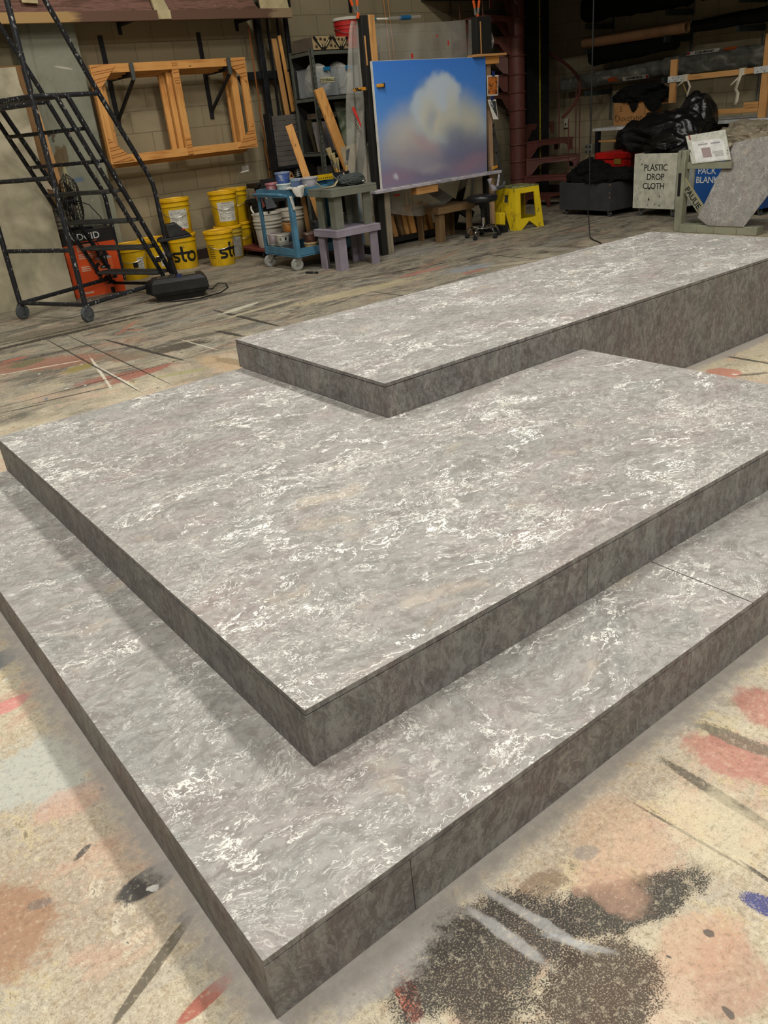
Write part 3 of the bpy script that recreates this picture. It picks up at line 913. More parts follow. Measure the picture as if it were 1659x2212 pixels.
# painted roof flat stored high on the wall
t = thing('roof_flat', 'stage flat painted as a brown tiled roof, stored high on the block wall', 'scenery', (1.7, 9.93, 2.70))
def roof_material():
    g = G('painted_roof_tiles')
    o = g.obj()
    # slanting brush strokes laid in courses, with darker gaps and stray pale flecks
    w = g.noise(g.map(o, (0, 0, 0), (0, 0.75, 0), (1.1, 1, 13)), 2.2, 6, 0.62, 0.5)
    w2 = g.noise(g.map(o, (3, 0, 1), (0, 0.75, 0), (4, 1, 30)), 2.0, 5, 0.6, 0.3)
    c = g.ramp(w, [(0.32, (84, 58, 48)), (0.46, (118, 84, 70)), (0.56, (132, 96, 82)), (0.70, (104, 72, 60))])
    c = g.mix(g.step(w2, 0.56, 0.62, 0, 0.6), c, rgb((72, 50, 42)))
    f = g.noise(g.map(o, (0, 0, 0), (0, 0.75, 0), (1, 1, 3)), 26, 3)
    c = g.mix(g.step(f, 0.67, 0.70, 0, 0.6), c, rgb((176, 160, 140)))
    return g.done(c, 0.8, 0, w, 0.1, 0.005)
MB().hexa([(1.7, 9.97, 2.74), (6.05, 9.97, 2.74), (6.05, 9.995, 2.74), (1.7, 9.995, 2.74)], [(1.7, 10.28, 4.0), (5.3, 10.28, 4.0), (5.3, 10.305, 4.0), (1.7, 10.305, 4.0)]).build('painted_panel', roof_material(), t, smooth=False)
g = G('ledge_board'); o_ = g.obj(); sx = g.n('ShaderNodeSeparateXYZ', {0: o_})
nn = g.noise(g.map(o_, (0, 0, 0), (0, 0, 0), (1, 6, 6)), 3, 5)
edge_ = g.math('MULTIPLY_ADD', nn, 0.5, sx.outputs[0])
cc = g.mix(g.step(edge_, 2.15, 2.3), rgb((176, 142, 92)), rgb((104, 76, 60)))
cc = g.mix(g.step(edge_, 4.65, 4.75), cc, rgb((150, 128, 98)))
MB().box(1.7, 6.44, 9.90, 9.965, 2.70, 2.80).build('ledge', g.done(cc, 0.75), t, bevel=0.003)
m_cream = paint('cream_canvas', (206, 190, 146), 0.85, dirt=(160, 140, 96), dscale=9, damt=0.5)
MB().hexa([(4.62, 9.93, 2.80), (4.80, 9.93, 2.80), (4.80, 9.97, 2.80), (4.62, 9.97, 2.80)], [(4.60, 9.94, 2.93), (4.75, 9.94, 2.93), (4.75, 9.985, 2.93), (4.60, 9.985, 2.93)]).hexa(
    [(4.61, 9.935, 2.93), (4.74, 9.935, 2.93), (4.74, 10.01, 2.93), (4.61, 10.01, 2.93)], [(4.60, 10.08, 3.4), (4.70, 10.08, 3.4), (4.70, 10.15, 3.4), (4.60, 10.15, 3.4)]).box(4.63, 4.79, 9.89, 9.90, 2.71, 2.80).build('painted_chimney', m_cream, t, bevel=0.004)
MB().plate([(6.02, 9.955, 2.79), (6.43, 9.955, 2.77), (6.42, 10.0, 3.1), (6.05, 10.1, 3.3)], 0.012, (0, -1, 0.2)).build('canvas_corner', m_cream, t)
MB().plate([(3.18, 9.965, 2.80 + .09), (3.34, 9.965, 2.88), (3.36, 10.02, 3.05), (3.16, 10.02, 3.05)], 0.01, (0, -1, 0.3)).build('torn_patch', m_cream, t)
for x in (2.6, 4.35, 5.9):
    b = MB().box(x - .02, x + .02, 9.97, YB, 2.70, 2.738).box(x - .02, x + .02, YB - .02, YB, 2.62, 3.0).build('shelf_bracket', m_black)
    tag(b, {2.6: 'black steel bracket behind the ladder holding up the roof flat', 4.35: 'black steel bracket above the middle of the wooden frames, under the roof flat', 5.9: 'black steel bracket under the end of the roof flat, above the hanging rope'}[x], 'bracket', 'brackets under the roof flat')

# wooden frames hung on two wall brackets
def wood_frame(y, dx, gussets, label, xa=3.74, xb=5.71, xm=4.757, dz=0.0):
    t = thing('timber_flat', label, 'stage flat', (3.74 + dx, y, 1.28), group='timber frames on the wall brackets')
    x0, x1, z0, z1, w, d = xa, xb, 1.28 + dz, 2.30 + dz, 0.088, 0.042
    MB().box(x0, x1, y, y + d, z1 - w, z1).build('top_rail', m_pine['X'], t, bevel=0.003)
    MB().box(x0, x1, y, y + d, z0, z0 + w).build('bottom_rail', m_pine['X'], t, bevel=0.003)
    for a in (x0, x1 - w):
        MB().box(a, a + w, y, y + d, z0 + w, z1 - w).build('stile', m_pine['Z'], t, bevel=0.003)
    MB().box(xm - .042, xm + .042, y, y + d, z0 + w, z1 - w).build('centre_stile', m_pine['Z'], t, bevel=0.003)
    if gussets:
        e, s, th = 0.02, 0.27, 0.009
        for cx, cz, sx_, sz_ in ((x0 + e, z1 - e, 1, -1), (x1 - e, z1 - e, -1, -1), (x0 + e, z0 + e, 1, 1), (x1 - e, z0 + e, -1, 1)):
            MB().plate([(cx, y - th, cz), (cx + sx_ * s, y - th, cz), (cx, y - th, cz + sz_ * s)] if sx_ * sz_ < 0 else [(cx, y - th, cz), (cx, y - th, cz + sz_ * s), (cx + sx_ * s, y - th, cz)], th, (0, 1, 0)).build('corner_gusset', m_ply, t, smooth=False)
        for za, zb in ((z1 - .23, z1 - .01), (z0 + .01, z0 + .20)):
            MB().box(4.722, 4.79, y - th, y - .0005, za, zb).build('joint_plate', m_ply, t, smooth=False)
    return t
wood_frame(9.97, 0, True, 'frontmost orange pine frame with plywood corner gussets, hung on the block wall')
wood_frame(10.045, -0.06, False, 'second pine frame from the front, hung behind the gusseted frame', 3.80, 5.60, 4.70, -.02)
wood_frame(10.12, -0.14, False, 'third pine frame from the front, hung behind the gusseted frame', 3.84, 5.62, 4.64, -.04)
wood_frame(10.195, -0.11, False, 'pine frame nearest the block wall, hung behind the gusseted frame', 3.80, 5.60, 4.69, -.05)
for x, lab in ((4.21, 'black wall bracket through the first opening of the hung wooden frames, nearer the ladder'), (5.46, 'black wall bracket through the second opening of the hung frames, nearer the rope')):
    t = thing('wall_bracket', lab, 'bracket', (x, YB, 1.62), group='brackets carrying the wooden frames')
    MB().box(x - .14 + .0, x - .085, YB - .018, YB, 1.66, 2.62).build('wall_strip', m_black, t, bevel=0.003)
    MB().bar((x - .11, YB - .01, 2.17), (x, 9.94, 2.185), .035, .045).build('arm', m_black, t)
    MB().box(x - .022, x + .022, 9.925, 9.955, 2.12, 2.30).build('front_lip', paint('bracket_grey_%d' % int(x * 10), (84, 88, 84), 0.5), t, bevel=0.003)
    MB().bar((x, 9.96, 2.13), (x - .11, YB - .01, 1.74), .03, .03).build('brace', m_black, t)
# hanging rope, clamp, sign plate, wall strips, sticks
ro = []
for i in range(40):
    z = 2.66 - i * (2.66 - 0.55) / 39
    ro.append((5.955 + 0.004 * math.sin(i * .9), 10.2 + 0.004 * math.cos(i * .7), z))
g = G('rope_rust'); w_ = g.n('ShaderNodeTexWave', {'Vector': g.map(g.obj(), (0, 0, 0), (0.5, 0.4, 0), (1, 1, 1)), 'Scale': 26}, bands_direction='Z')
tag(MB().tube(ro, 0.011, 8).build('rope', g.done(g.ramp(w_.outputs['Fac'], [(0.2, (92, 54, 26)), (0.7, (176, 106, 48))]), 0.9)), 'rusty orange twisted rope hanging down the block wall', 'rope')
tag(MB().box(5.66, 5.76, YB - .008, YB, 0.985, 1.065).build('wall_plate', m_paper, bevel=0.002), 'small white plate with a line of print on the block wall above the yellow buckets', 'label')
for x, z0, lab in ((7.71, 2.80, 'short black wall strip above the red bucket'), (6.72, 2.88, 'short black wall strip just past the end of the roof flat')):
    tag(MB().box(x - .022, x + .022, YB - .02, YB, z0, 3.6).build('wall_strip', m_black, bevel=0.003), lab, 'wall strip')
for x, dx, lab in ((8.43, .05, 'thin brown stick leaning on the wall above the clear sheet'), (8.36, .03, 'thin tan stick beside the brown one high on the wall')):
    tag(MB().bar((x + dx, 10.30, 0.0), (x - .10, 10.385, 3.6), .022, .014).build('stick', m_oldpine['Z']), lab, 'stick')

# ------------------------------------------------------------------ fly rail: guide rails and counterweight arbor
t = thing('guide_rail_frame', 'black steel guide rail frame standing against the block wall beside the rope', 'rail frame', (6.1, 10.25, 0))
MB().box(6.055, 6.125, 10.17, 10.24, 0.0, 2.9).build('upright', m_black, t, bevel=0.003)
MB().box(6.225, 6.25, 10.19, 10.215, 1.66, 2.9).build('rod', m_black, t)
MB().box(6.375, 6.40, 10.19, 10.215, 1.66, 2.9).build('rod', m_black, t)
MB().box(6.485, 6.535, 10.17, 10.22, 0.0, 2.9).build('upright', m_black, t, bevel=0.003)
MB().box(5.80, 6.62, 10.215, 10.24, 2.06, 2.15).build('cross_bar', m_black, t, bevel=0.003)
MB().box(5.80, 6.62, 10.241, YB, 2.09, 2.12).build('wall_tie', m_black, t)
MB().box(6.22, 6.255, 10.18, 10.225, 1.62, 1.68).build('rod_end', m_darkrubber, t)
MB().lathe([(.052, 0), (.056, .015), (.056, .05), (.052, .065)], (6.09, 10.205, 1.44), 20).build('collar', m_zinc, t)

t = thing('counterweight_arbor', 'tall stack of grey steel counterweights standing on coil springs by the shelving', 'counterweights', (6.10, 9.95, 0))
m_wt = paint('worn_steel_plate', (120, 114, 106), 0.42, 0.3, dirt=(82, 66, 58), dscale=5, damt=0.7)
z = 1.02
for k in range(10):
    h = (0.058, 0.064, 0.056, 0.062)[k % 4]
    MB().box(5.935, 6.315, 9.90, 10.02, z, z + h - 0.003).build('weight_plate', m_wt, t, bevel=0.003)
    z += h
MB().box(5.895, 5.93, 9.90, 10.05, 0.98, z + .03).build('side_channel', m_black, t, bevel=0.003)
MB().box(6.32, 6.345, 9.90, 10.05, 0.98, z + .03).build('side_channel', m_black, t, bevel=0.003)
MB().box(5.87, 6.36, 9.87, 10.06, 0.985, 1.017).build('bottom_plate', m_black, t, bevel=0.003)
for cx in (6.0, 6.245):
    MB().tube([(cx + .042 * math.cos(a * .5), 9.96 + .042 * math.sin(a * .5), 0.86 + a * 0.12 / 63) for a in range(64)], 0.009, 6).build('spring', m_zinc, t)
MB().box(5.56, 6.36, 9.86, 10.17, 0.80, 0.855).build('buffer_plate', m_black, t, bevel=0.004)
for cx in (5.7, 6.28):
    MB().box(cx - .03, cx + .03, 10.115, 10.165, 0.0, 0.80).build('stand_post', m_black, t)
MB().tube([(6.09, 9.93, .86), (6.10, 9.92, .90), (6.12, 9.925, .94), (6.14, 9.92, .90), (6.16, 9.93, .86), (6.12, 9.9, .865), (6.07, 9.91, .865)], .012, 7).build('rope_tail', m_oldpine['X'], t)
tag(MB().box(5.52, 5.86, 9.70, 9.73, 0.62, 0.91).build('rubber_mat', m_darkrubber, bevel=0.003), 'black square panel standing on edge behind the paint tubs of the cart', 'panel')
bpy.data.objects['rubber_mat'].name = 'black_panel'
for (x, y, z0, xt, yt, zt, w, lab) in ((6.42, 10.12, 0.0, 6.27, 10.15, 2.50, .07, 'aged pine plank leaning beside the guide rails, behind the thinner plank'), (6.50, 10.08, 0.0, 6.345, 10.13, 2.53, .04, 'bright narrow pine plank leaning between the guide rails and the shelving'), (6.57, 10.12, 0.0, 6.41, 10.155, 2.12, .04, 'shorter pine plank leaning with the two by the guide rails')):
    tag(MB().bar((x, y, z0), (xt, yt, zt), w, .022, (0, 1, 0)).build('plank', m_oldpine['Z'] if w > .065 else m_pine['Z'], bevel=0.002), lab, 'plank', 'planks by the guide rails')

# ------------------------------------------------------------------ steel shelving and what it holds
m_shelf = paint('shelf_green_grey', (104, 108, 98), 0.5, 0.2, dirt=(70, 72, 66), dscale=18, damt=0.5)
m_shelfdark = paint('shelf_back', (40, 38, 34), 0.8)
t = thing('shelving_unit', 'grey green steel shelving of slotted angle, crowded with bins and paintings', 'shelves', (6.24, 9.3, 0))
SX0, SX1, SY0, SY1 = 6.24, 7.30, 9.30, 9.80
for x, y, sx_, sy_ in ((SX0, SY0, 1, 1), (SX1, SY0, -1, 1), (SX0, SY1, 1, -1), (SX1, SY1, -1, -1)):
    m = MB().box(min(x, x + sx_ * .045), max(x, x + sx_ * .045), min(y, y + sy_ * .004), max(y, y + sy_ * .004), 0, 2.30).box(min(x, x + sx_ * .004), max(x, x + sx_ * .004), min(y, y + sy_ * .045), max(y, y + sy_ * .045), 0, 2.30)
    p_ = m.build('post', m_shelf, t, smooth=False)
    h = MB()
    if sy_ == 1:
        for k in range(38):
            zz = .12 + k * .056
            h.box(x + sx_ * .022 - .006, x + sx_ * .022 + .006, y - .0012, y - .0004, zz, zz + .016)
        h.build('slot_holes', m_ink, p_, smooth=False)
for z in (2.28, 1.78, 1.15, 0.80, 0.30):
    MB().box(SX0 + .005, SX1 - .005, SY0 + .005, SY1 - .005, z - .008, z).box(SX0 + .005, SX1 - .005, SY0 + .005, SY0 + .009, z - .045, z).box(SX0 + .005, SX0 + .009, SY0 + .009, SY1 - .005, z - .045, z).build('shelf', m_shelf, t, smooth=False)
MB().box(SX0 + .01, SX1 - .01, SY1 - .003, SY1 - .001, 0.05, 2.27).build('back_panel', m_shelfdark, t, smooth=False)
MB().plate([(7.0, SY0 + .004, 1.735), (7.25, SY0 + .004, 1.735), (7.25, SY0 + .004, 1.45), (7.22, SY0 + .004, 1.60)], .003, (0, 1, 0)).build('corner_brace', m_shelf, t)

# two shallow tan boxes and a red pail on top of the shelving
m_tan = paint('tan_box_face', (176, 152, 108), 0.7, dirt=(120, 98, 62), dscale=20, damt=0.5)
m_boxgrey = paint('grey_box_side', (104, 92, 78), 0.7)
def top_box(x0, w, lab, h):
    t = thing('relief_block', lab, 'box', (x0, 9.31, 2.28), group='relief blocks on the shelving')
    MB().box(x0, x0 + w, 9.325, 9.78, 2.281, 2.281 + h).build('body', m_boxgrey, t, bevel=0.004)
    MB().box(x0, x0 + w, 9.31, 9.325, 2.281, 2.281 + h).build('face', m_tan, t, bevel=0.003)
    e = MB()
    for k in (0, 1):
        xa = x0 + w * (.06 + .5 * k)
        for px, pz in ((.02, .65), (.30, .70), (.04, .15), (.33, .2)):
            e.box(xa + px * w, xa + (px + .12) * w, 9.3085, 9.3098, 2.281 + pz * h, 2.281 + (pz + .2) * h)
    e.build('dark_recess', paint('recess_' + str(int(x0 * 100)), (64, 50, 30), 0.8), t, smooth=False)
    s = MB()
    for a, b in (((.02, .98), (.48, .06)), ((.98, .95), (.55, .06))):
        s.bar((x0 + a[0] * w, 9.302, 2.281 + a[1] * h), (x0 + b[0] * w, 9.302, 2.281 + b[1] * h), .028, .012, (0, 1, 0))
    s.build('crossed_strap', m_ink, t)
    c = MB()
    for a, b in (((.22, .70), (.42, .22)), ((.85, .72), (.62, .25))):
        c.bar((x0 + a[0] * w, 9.30, 2.281 + a[1] * h), (x0 + b[0] * w, 9.30, 2.281 + b[1] * h), .014, .01, (0, 1, 0))
    c.build('pale_chip', m_cream, t)
top_box(6.30, .275, 'tan relief block with dark crossed slots on top of the shelving, nearer the planks', .145)
top_box(6.585, .235, 'shorter tan relief block on top of the shelving, below the red bucket', .135)

def pail(name, label, cat, loc, h, rt, rb, mat, lidmat=None, lid=True, group=None, bail=True, bailz=None, ribs=2, open_top=False):
    t = thing(name, label, cat, loc, 0, group)
    x, y, z = loc
    pr = [(rb * .97, 0), (rb, .006)]
    zt = h - .028 if lid else h
    rr = lambda q: rb + (rt - rb) * q / h
    ribz = [h - .075 - k * .042 for k in range(ribs)][::-1]
    for q in ribz:
        pr += [(rr(q - .012), q - .012), (rr(q) + .010, q - .009), (rr(q) + .010, q + .004), (rr(q), q + .006)]
    pr.append((rr(zt), zt))
    if open_top:
        pr += [(rr(zt) + .008, zt - .008), (rr(zt) + .008, zt), (rr(zt) - .004, zt), (rb * .96, .02)]
    MB().lathe(pr, (x, y, z), 32).build('body', mat, t)
    if lid:
        MB().lathe([(rt + .006, -.004), (rt + .012, 0), (rt + .012, .024), (rt + .004, .032), (rt - .012, .032), (rt - .018, .020)], (x, y, z + zt), 32).build('lid', lidmat or mat, t)
    if bail:
        zb = h * .80
        r0 = rr(zb) + .010
        pts = []
        for k in range(17):
            a = PI * k / 16
            an = -2.0 - PI / 2 + a
            pts.append((x + r0 * 1.03 * math.cos(an), y + r0 * 1.03 * math.sin(an), z + zb - math.sin(a) * h * .30))
        MB().tube(pts, .0035, 6).build('bail_handle', m_wire, t)
    return t

pail('lidded_bucket', 'red bucket with white lid on top of the shelving', 'bucket', (6.98, 9.52, 2.28), .35, .165, .14, paint('red_pail', (196, 42, 38), 0.4), m_white, True)

# clear bins of cloth
def glassy(name, tint, alpha, rough=0.12, wr=6.0, gl=0.5, amt=0.25):
    """thin clear plastic film or shell"""
    g = G(name)
    tr = g.n('ShaderNodeBsdfTransparent', {'Color': (0.97, 0.97, 0.96, 1)})
    n = g.noise(g.obj(), wr, 6, 0.65, 0.6)
    df = g.n('ShaderNodeBsdfPrincipled', {'Base Color': rgb(tint), 'Roughness': rough + .2})
    bp = g.n('ShaderNodeBump', {'Height': n, 'Strength': gl, 'Distance': 0.02})
    g.set(df.inputs['Normal'], bp.outputs[0])
    df.inputs['Roughness'].default_value = rough
    mx = g.n('ShaderNodeMixShader')
    g.set(mx.inputs[0], g.step(n, 0.3, 0.7, max(0, alpha - amt), min(1, alpha + amt)))
    g.nt.links.new(tr.outputs[0], mx.inputs[1])
    g.nt.links.new(df.outputs[0], mx.inputs[2])
    g.nt.links.new(mx.outputs[0], g.out.inputs[0])
    return g.m
m_clearbin = glassy('clear_bin', (190, 196, 198), 0.22, 0.15, 3, 0.1, 0.04)
m_cloth = paint('white_overalls', (214, 210, 200), 0.85, dirt=(170, 164, 152), dscale=9, damt=0.4, bump=0.3)
m_bluelatch = paint('blue_latch', (30, 112, 158), 0.45)
def clear_bin(x0, x1, lab, text, seed):
    t = thing('storage_bin', lab, 'storage bin', (x0, 9.33, 1.781), group='clear bins on the shelving')
    w = MB()
    for a in ((x0, x1, 9.33, 9.334), (x0, x1, 9.766, 9.77), (x0, x0 + .004, 9.334, 9.766), (x1 - .004, x1, 9.334, 9.766)):
        w.box(a[0], a[1], a[2], a[3], 1.785, 2.09)
    w.box(x0, x1, 9.33, 9.77, 1.7815, 1.785)
    w.build('shell', m_clearbin, t, smooth=False)
    MB().box(x0 - .006, x1 + .006, 9.322, 9.778, 2.09, 2.10).build('rim', m_clearbin, t, bevel=0.002)
    MB().box((x0 + x1) / 2 - .05, (x0 + x1) / 2 + .05, 9.305, 9.325, 2.055, 2.10).build('latch', m_bluelatch, t, bevel=0.006)
    crumple(((x0 + x1) / 2, 9.55, 1.95), ((x1 - x0) * .44, .20, .20), seed, .18, 2.2, True, 5, 1.79).build('folded_cloth', m_cloth, t)
    if text:
        MB().box(x0 + .05, x1 - .04, 9.3285, 9.3298, 1.93, 1.985).build('label_strip', paint('label_cream', (214, 206, 160), 0.7), t, smooth=False)
        lettering(t, text, .042, ((x0 + x1) / 2, 9.3275, 1.942), (1, 0, 0), (0, 0, 1), m_ink, .0006)
clear_bin(6.31, 6.615, 'clear bin of white overalls with a blue latch and lettered strip on the shelving', 'COVERALLS', 3)
clear_bin(6.65, 6.95, 'clear bin of white cloth beside the lettered bin on the shelving', None, 8)

def canvas_panel(quad, thick, mat, lab, cat='painting', name='painted_canvas', nrm=(0, 1, 0)):
    t = thing(name, lab, cat, quad[0])
    MB().plate(quad, thick, nrm).build('canvas', mat, t, smooth=False)
    return t
def mottled(name, cols, sc=3.0, st=(1, 1, 1), rough=0.7):
    g = G(name)
    n = g.noise(g.map(g.obj(), (1, 2, 3), (0, 0.3, 0), st), sc, 6, 0.6, 0.6)
    k = len(cols)
    return g.done(g.ramp(n, [(0.28 + 0.44 * i / (k - 1), c) for i, c in enumerate(cols)]), rough)
m_streaked = mottled('streaked_canvas', [(84, 86, 92), (150, 134, 112), (96, 100, 112), (168, 150, 120)], 2.0, (6, 1, 1))  # brown and blue streaks of the canvas's own paint
canvas_panel([(6.26, 9.40, 1.152), (6.60, 9.40, 1.152), (6.56, 9.47, 1.50), (6.26, 9.47, 1.50)], .02, m_streaked, 'small streaked canvas in brown and blue standing on the shelving')
canvas_panel([(6.56, 9.36, 1.152), (6.61, 9.36, 1.152), (6.59, 9.42, 1.50), (6.54, 9.42, 1.50)], .02, mottled('pinkish', [(170, 140, 128), (120, 110, 100)], 5), 'narrow pinkish canvas beside the streaked one on the shelving')
canvas_panel([(6.30, 9.55, 1.152), (6.80, 9.55, 1.152), (6.74, 9.63, 1.53), (6.27, 9.63, 1.53)], .015, paint('dark_olive_board', (62, 54, 36), 0.5), 'dark olive board standing behind the small canvases on the shelving', 'board', 'backing_board')
canvas_panel([(6.72, 9.45, 1.152), (6.95, 9.45, 1.152), (6.90, 9.55, 1.71), (6.68, 9.55, 1.71)], .02, mottled('landscape', [(92, 120, 128), (150, 154, 132), (74, 92, 62), (118, 140, 146)], 6), 'tall landscape painting in blue and green standing on the shelving')
g = G('dotted_board'); vo = g.n('ShaderNodeTexVoronoi', {'Vector': g.map(g.obj(), (0, 0, 0), (0, 0.5, 0), (34, 1, 34)), 'Scale': 1.0}, voronoi_dimensions='3D')
vo.inputs['Randomness'].default_value = 0.15
gx = g.n('ShaderNodeSeparateXYZ', {0: g.obj()})
fd = g.math('MULTIPLY', g.step(vo.outputs['Distance'], .42, .36), g.step(gx.outputs[0], .16, .08))
canvas_panel([(6.94, 9.50, 1.152), (7.2, 9.50, 1.152), (7.2, 9.56, 1.58), (6.92, 9.56, 1.58)], .012, g.done(g.mix(fd, rgb((190, 182, 160)), rgb((34, 34, 34))), 0.7), 'pale board with a fading pattern of black dots standing on the shelving', 'board', 'dotted_board')
tag(MB().box(6.34, 6.64, 9.46, 9.70, 1.535, 1.60).build('flat_box', m_boxgrey, bevel=0.003), 'flat grey box laid over the small canvases on the shelving', 'box')
tag(MB().box(6.33, 6.50, 9.40, 9.60, .802, .98).build('grey_carton', paint('carton_grey', (86, 82, 74), .7), bevel=0.004), 'grey carton on the lower shelf behind the cart', 'box')
for k in range(4):
    tag(MB().box(6.56 + .004 * k, 6.72 - .006 * k, 9.38, 9.58, .802 + k * .028, .828 + k * .028).build('book', paint('book_%d' % k, ((110, 84, 70), (90, 80, 64), (120, 110, 96), (84, 66, 58))[k], .7), bevel=0.002), ('lowest book of the flat pile on the lower shelf behind the cart', 'second book up of the flat pile on the lower shelf', 'third book up of the flat pile on the lower shelf', 'topmost book of the flat pile on the lower shelf')[k], 'book', 'books piled on the lower shelf')
for k in range(3):
    tag(MB().lathe([(.09, 0), (.10, .006), (.10, .02), (.09, .026)], (6.47, 9.45, .302 + k * .027), 24).build('round_lid', paint('lid_grey_%d' % k, (120 + 12 * k, 116, 104), .5)), ('lowest', 'middle', 'topmost')[k] + ' of three round lids stacked on the bottom shelf', 'lid', 'stacked lids on the bottom shelf')

# ------------------------------------------------------------------ rolling stair ladder (local x: towards the foot of the stair, y: 0 far side .. -0.936 near side)
LW = 0.936
t = thing('rolling_ladder', 'paint-spattered black rolling stair ladder with handrails in front of the block wall', 'ladder', (2.0, 8.74, 0), 0.406)
nose = lambda z: 1.27 - (z - 0.21) * 0.497
for y in (0.0, -LW):
    MB(True).tube([(.035, y, .13), (.035, y, 2.95)], .025, 10).build('rear_post', m_ladder, t)
    dz = .08 if y == 0 else 0
    MB(True).tube([(nose(.05) + dz * .6, y, .03), (nose(1.0) + dz * .3, y, 1.0), (nose(1.93), y, 1.93)], .024, 8).build('stringer', m_ladder, t)
    MB(True).tube([(nose(.24) - .12, y, .20), (nose(1.93) - .125, y, 1.93)], .022, 8).build('inner_stringer', m_ladder, t)
    # handrail: upright at the foot, then a long slope to the platform and beyond
    if y == 0:
        path = [(1.46, y, .10), (1.46, y, .98), (1.43, y, 1.08), (1.34, y, 1.24), (.96, y, 2.02), (.67, y, 2.58), (.42, y, 3.05)]
    else:
        path = [(1.275, y, .05), (1.262, y, 1.0), (1.25, y, 1.10), (1.20, y, 1.22), (.80, y, 1.925), (.43, y, 2.64), (.20, y, 3.07)]
    MB(True).tube(path, .023, 10).build('handrail', m_ladder, t)
    MB(True).tube([(.035, y, 1.925), (path[4][0], y, 1.93)], .020, 8).build('side_brace', m_ladder, t)
    MB(True).tube([(.035, y, .155), (1.30, y, .155)], .021, 8).build('base_rail', m_ladder, t)
    MB(True).box(1.24, 1.34, y - .02, y + .02, 0.0, .06).build('foot_pad', m_darkrubber, t, bevel=0.004)
    # rear wheels
    wf = MB(True).box(.005, .065, y - .022, y + .022, .10, .15).box(.012, .058, y - .028, y - .022, .05, .12).box(.012, .058, y + .022, y + .028, .05, .12).build('caster', m_rubber, t, bevel=0.002)
    MB(True).lathe([(.018, -.026), (.05, -.018), (.062, -.020), (.072, -.012), (.072, .012), (.062, .020), (.05, .018), (.018, .026)], (.035, y, .072), 26, 'Y').build('wheel', m_rubber, wf)
for z in (.16, .66, 1.28, 1.87):
    MB(True).tube([(.035, -LW, z), (.035, 0, z)], .020, 8).build('cross_bar', m_ladder, t)
for z in (.26, .535, .815, 1.105, 1.38, 1.665):
    x1 = nose(z) + .02
    MB(True).box(x1 - .19, x1, -LW + .02, -.02, z - .030, z).build('step', m_tread if z < 1.2 else m_ladder, t, bevel=0.008)
MB(True).box(.02, nose(1.93) + .01, -LW + .02, -.02, 1.905, 1.945).build('platform', m_ladder, t, bevel=0.006)
MB(True).tube([(1.28, -LW, .10), (1.28, 0, .10)], .016, 8).build('foot_bar', m_ladder, t)

# ------------------------------------------------------------------ scenic boards leaning at the wall
g = G('clouded_board'); n_ = g.noise(g.obj(), 3.2, 6, .6, .4); n2_ = g.noise(g.map(g.obj(), (4, 1, 2)), 1.3, 5, .6)
cb = g.ramp(n_, [(.28, (138, 132, 108)), (.5, (172, 162, 136)), (.7, (190, 180, 154))])
cb = g.mix(g.step(n2_, .56, .68, 0, .4), cb, rgb((176, 154, 128)))
m_board = g.done(cb, .8)
t = thing('scenic_board', 'large board sponged in cloudy beige standing behind the rolling ladder', 'board', (1.94, 9.40, 0), -0.29)
MB(True).hexa([(-.5, 0, 0), (.80, 0, 0), (.80, .02, 0), (-.5, .02, 0)], [(-.5, .22, 2.27), (.80, .22, 2.27), (.80, .24, 2.27), (-.5, .24, 2.27)]).build('face', m_board, t, smooth=False)
t = thing('framed_flat', 'brown edged flat with a triangular corner block standing behind the cloudy beige board', 'scenery', (2.25, 9.78, 0))
MB().hexa([(2.2, 9.74, .9), (3.065, 9.74, .9), (3.065, 9.76, .9), (2.2, 9.76, .9)], [(2.1, 9.98, 2.33), (3.04, 9.98, 2.33), (3.04, 10.0, 2.33), (2.1, 10.0, 2.33)]).build('panel', paint('flat_brown', (134, 98, 58), .8, dirt=(96, 66, 40), dscale=4), t, smooth=False)
MB().hexa([(3.02, 9.72, .9), (3.065, 9.72, .9), (3.065, 9.74, .9), (3.02, 9.74, .9)], [(2.995, 9.96, 2.33), (3.04, 9.96, 2.33), (3.04, 9.98, 2.33), (2.995, 9.98, 2.33)]).build('edge_batten', m_oldpine['Z'], t)
MB().plate([(2.48, 9.95, 2.31), (2.91, 9.95, 2.31), (2.945, 9.905, 1.98), (2.68, 9.93, 2.16)], .012, (0, -1, .1)).build('corner_block', paint('block_pinkish', (204, 178, 146), .8), t)
MB().plate([(2.83, 9.785, 1.14), (2.94, 9.775, 1.10), (2.92, 9.80, 1.28)], .012, (0, -1, .1)).build('corner_block', paint('block_pale', (210, 186, 156), .8), t)
MB().hexa([(2.3, 9.76, 0), (2.38, 9.76, 0), (2.38, 9.80, 0), (2.3, 9.80, 0)], [(2.3, 9.76, 1.0), (2.38, 9.76, 1.0), (2.38, 9.80, 1.0), (2.3, 9.80, 1.0)]).build('leg', m_oldpine['Z'], t)

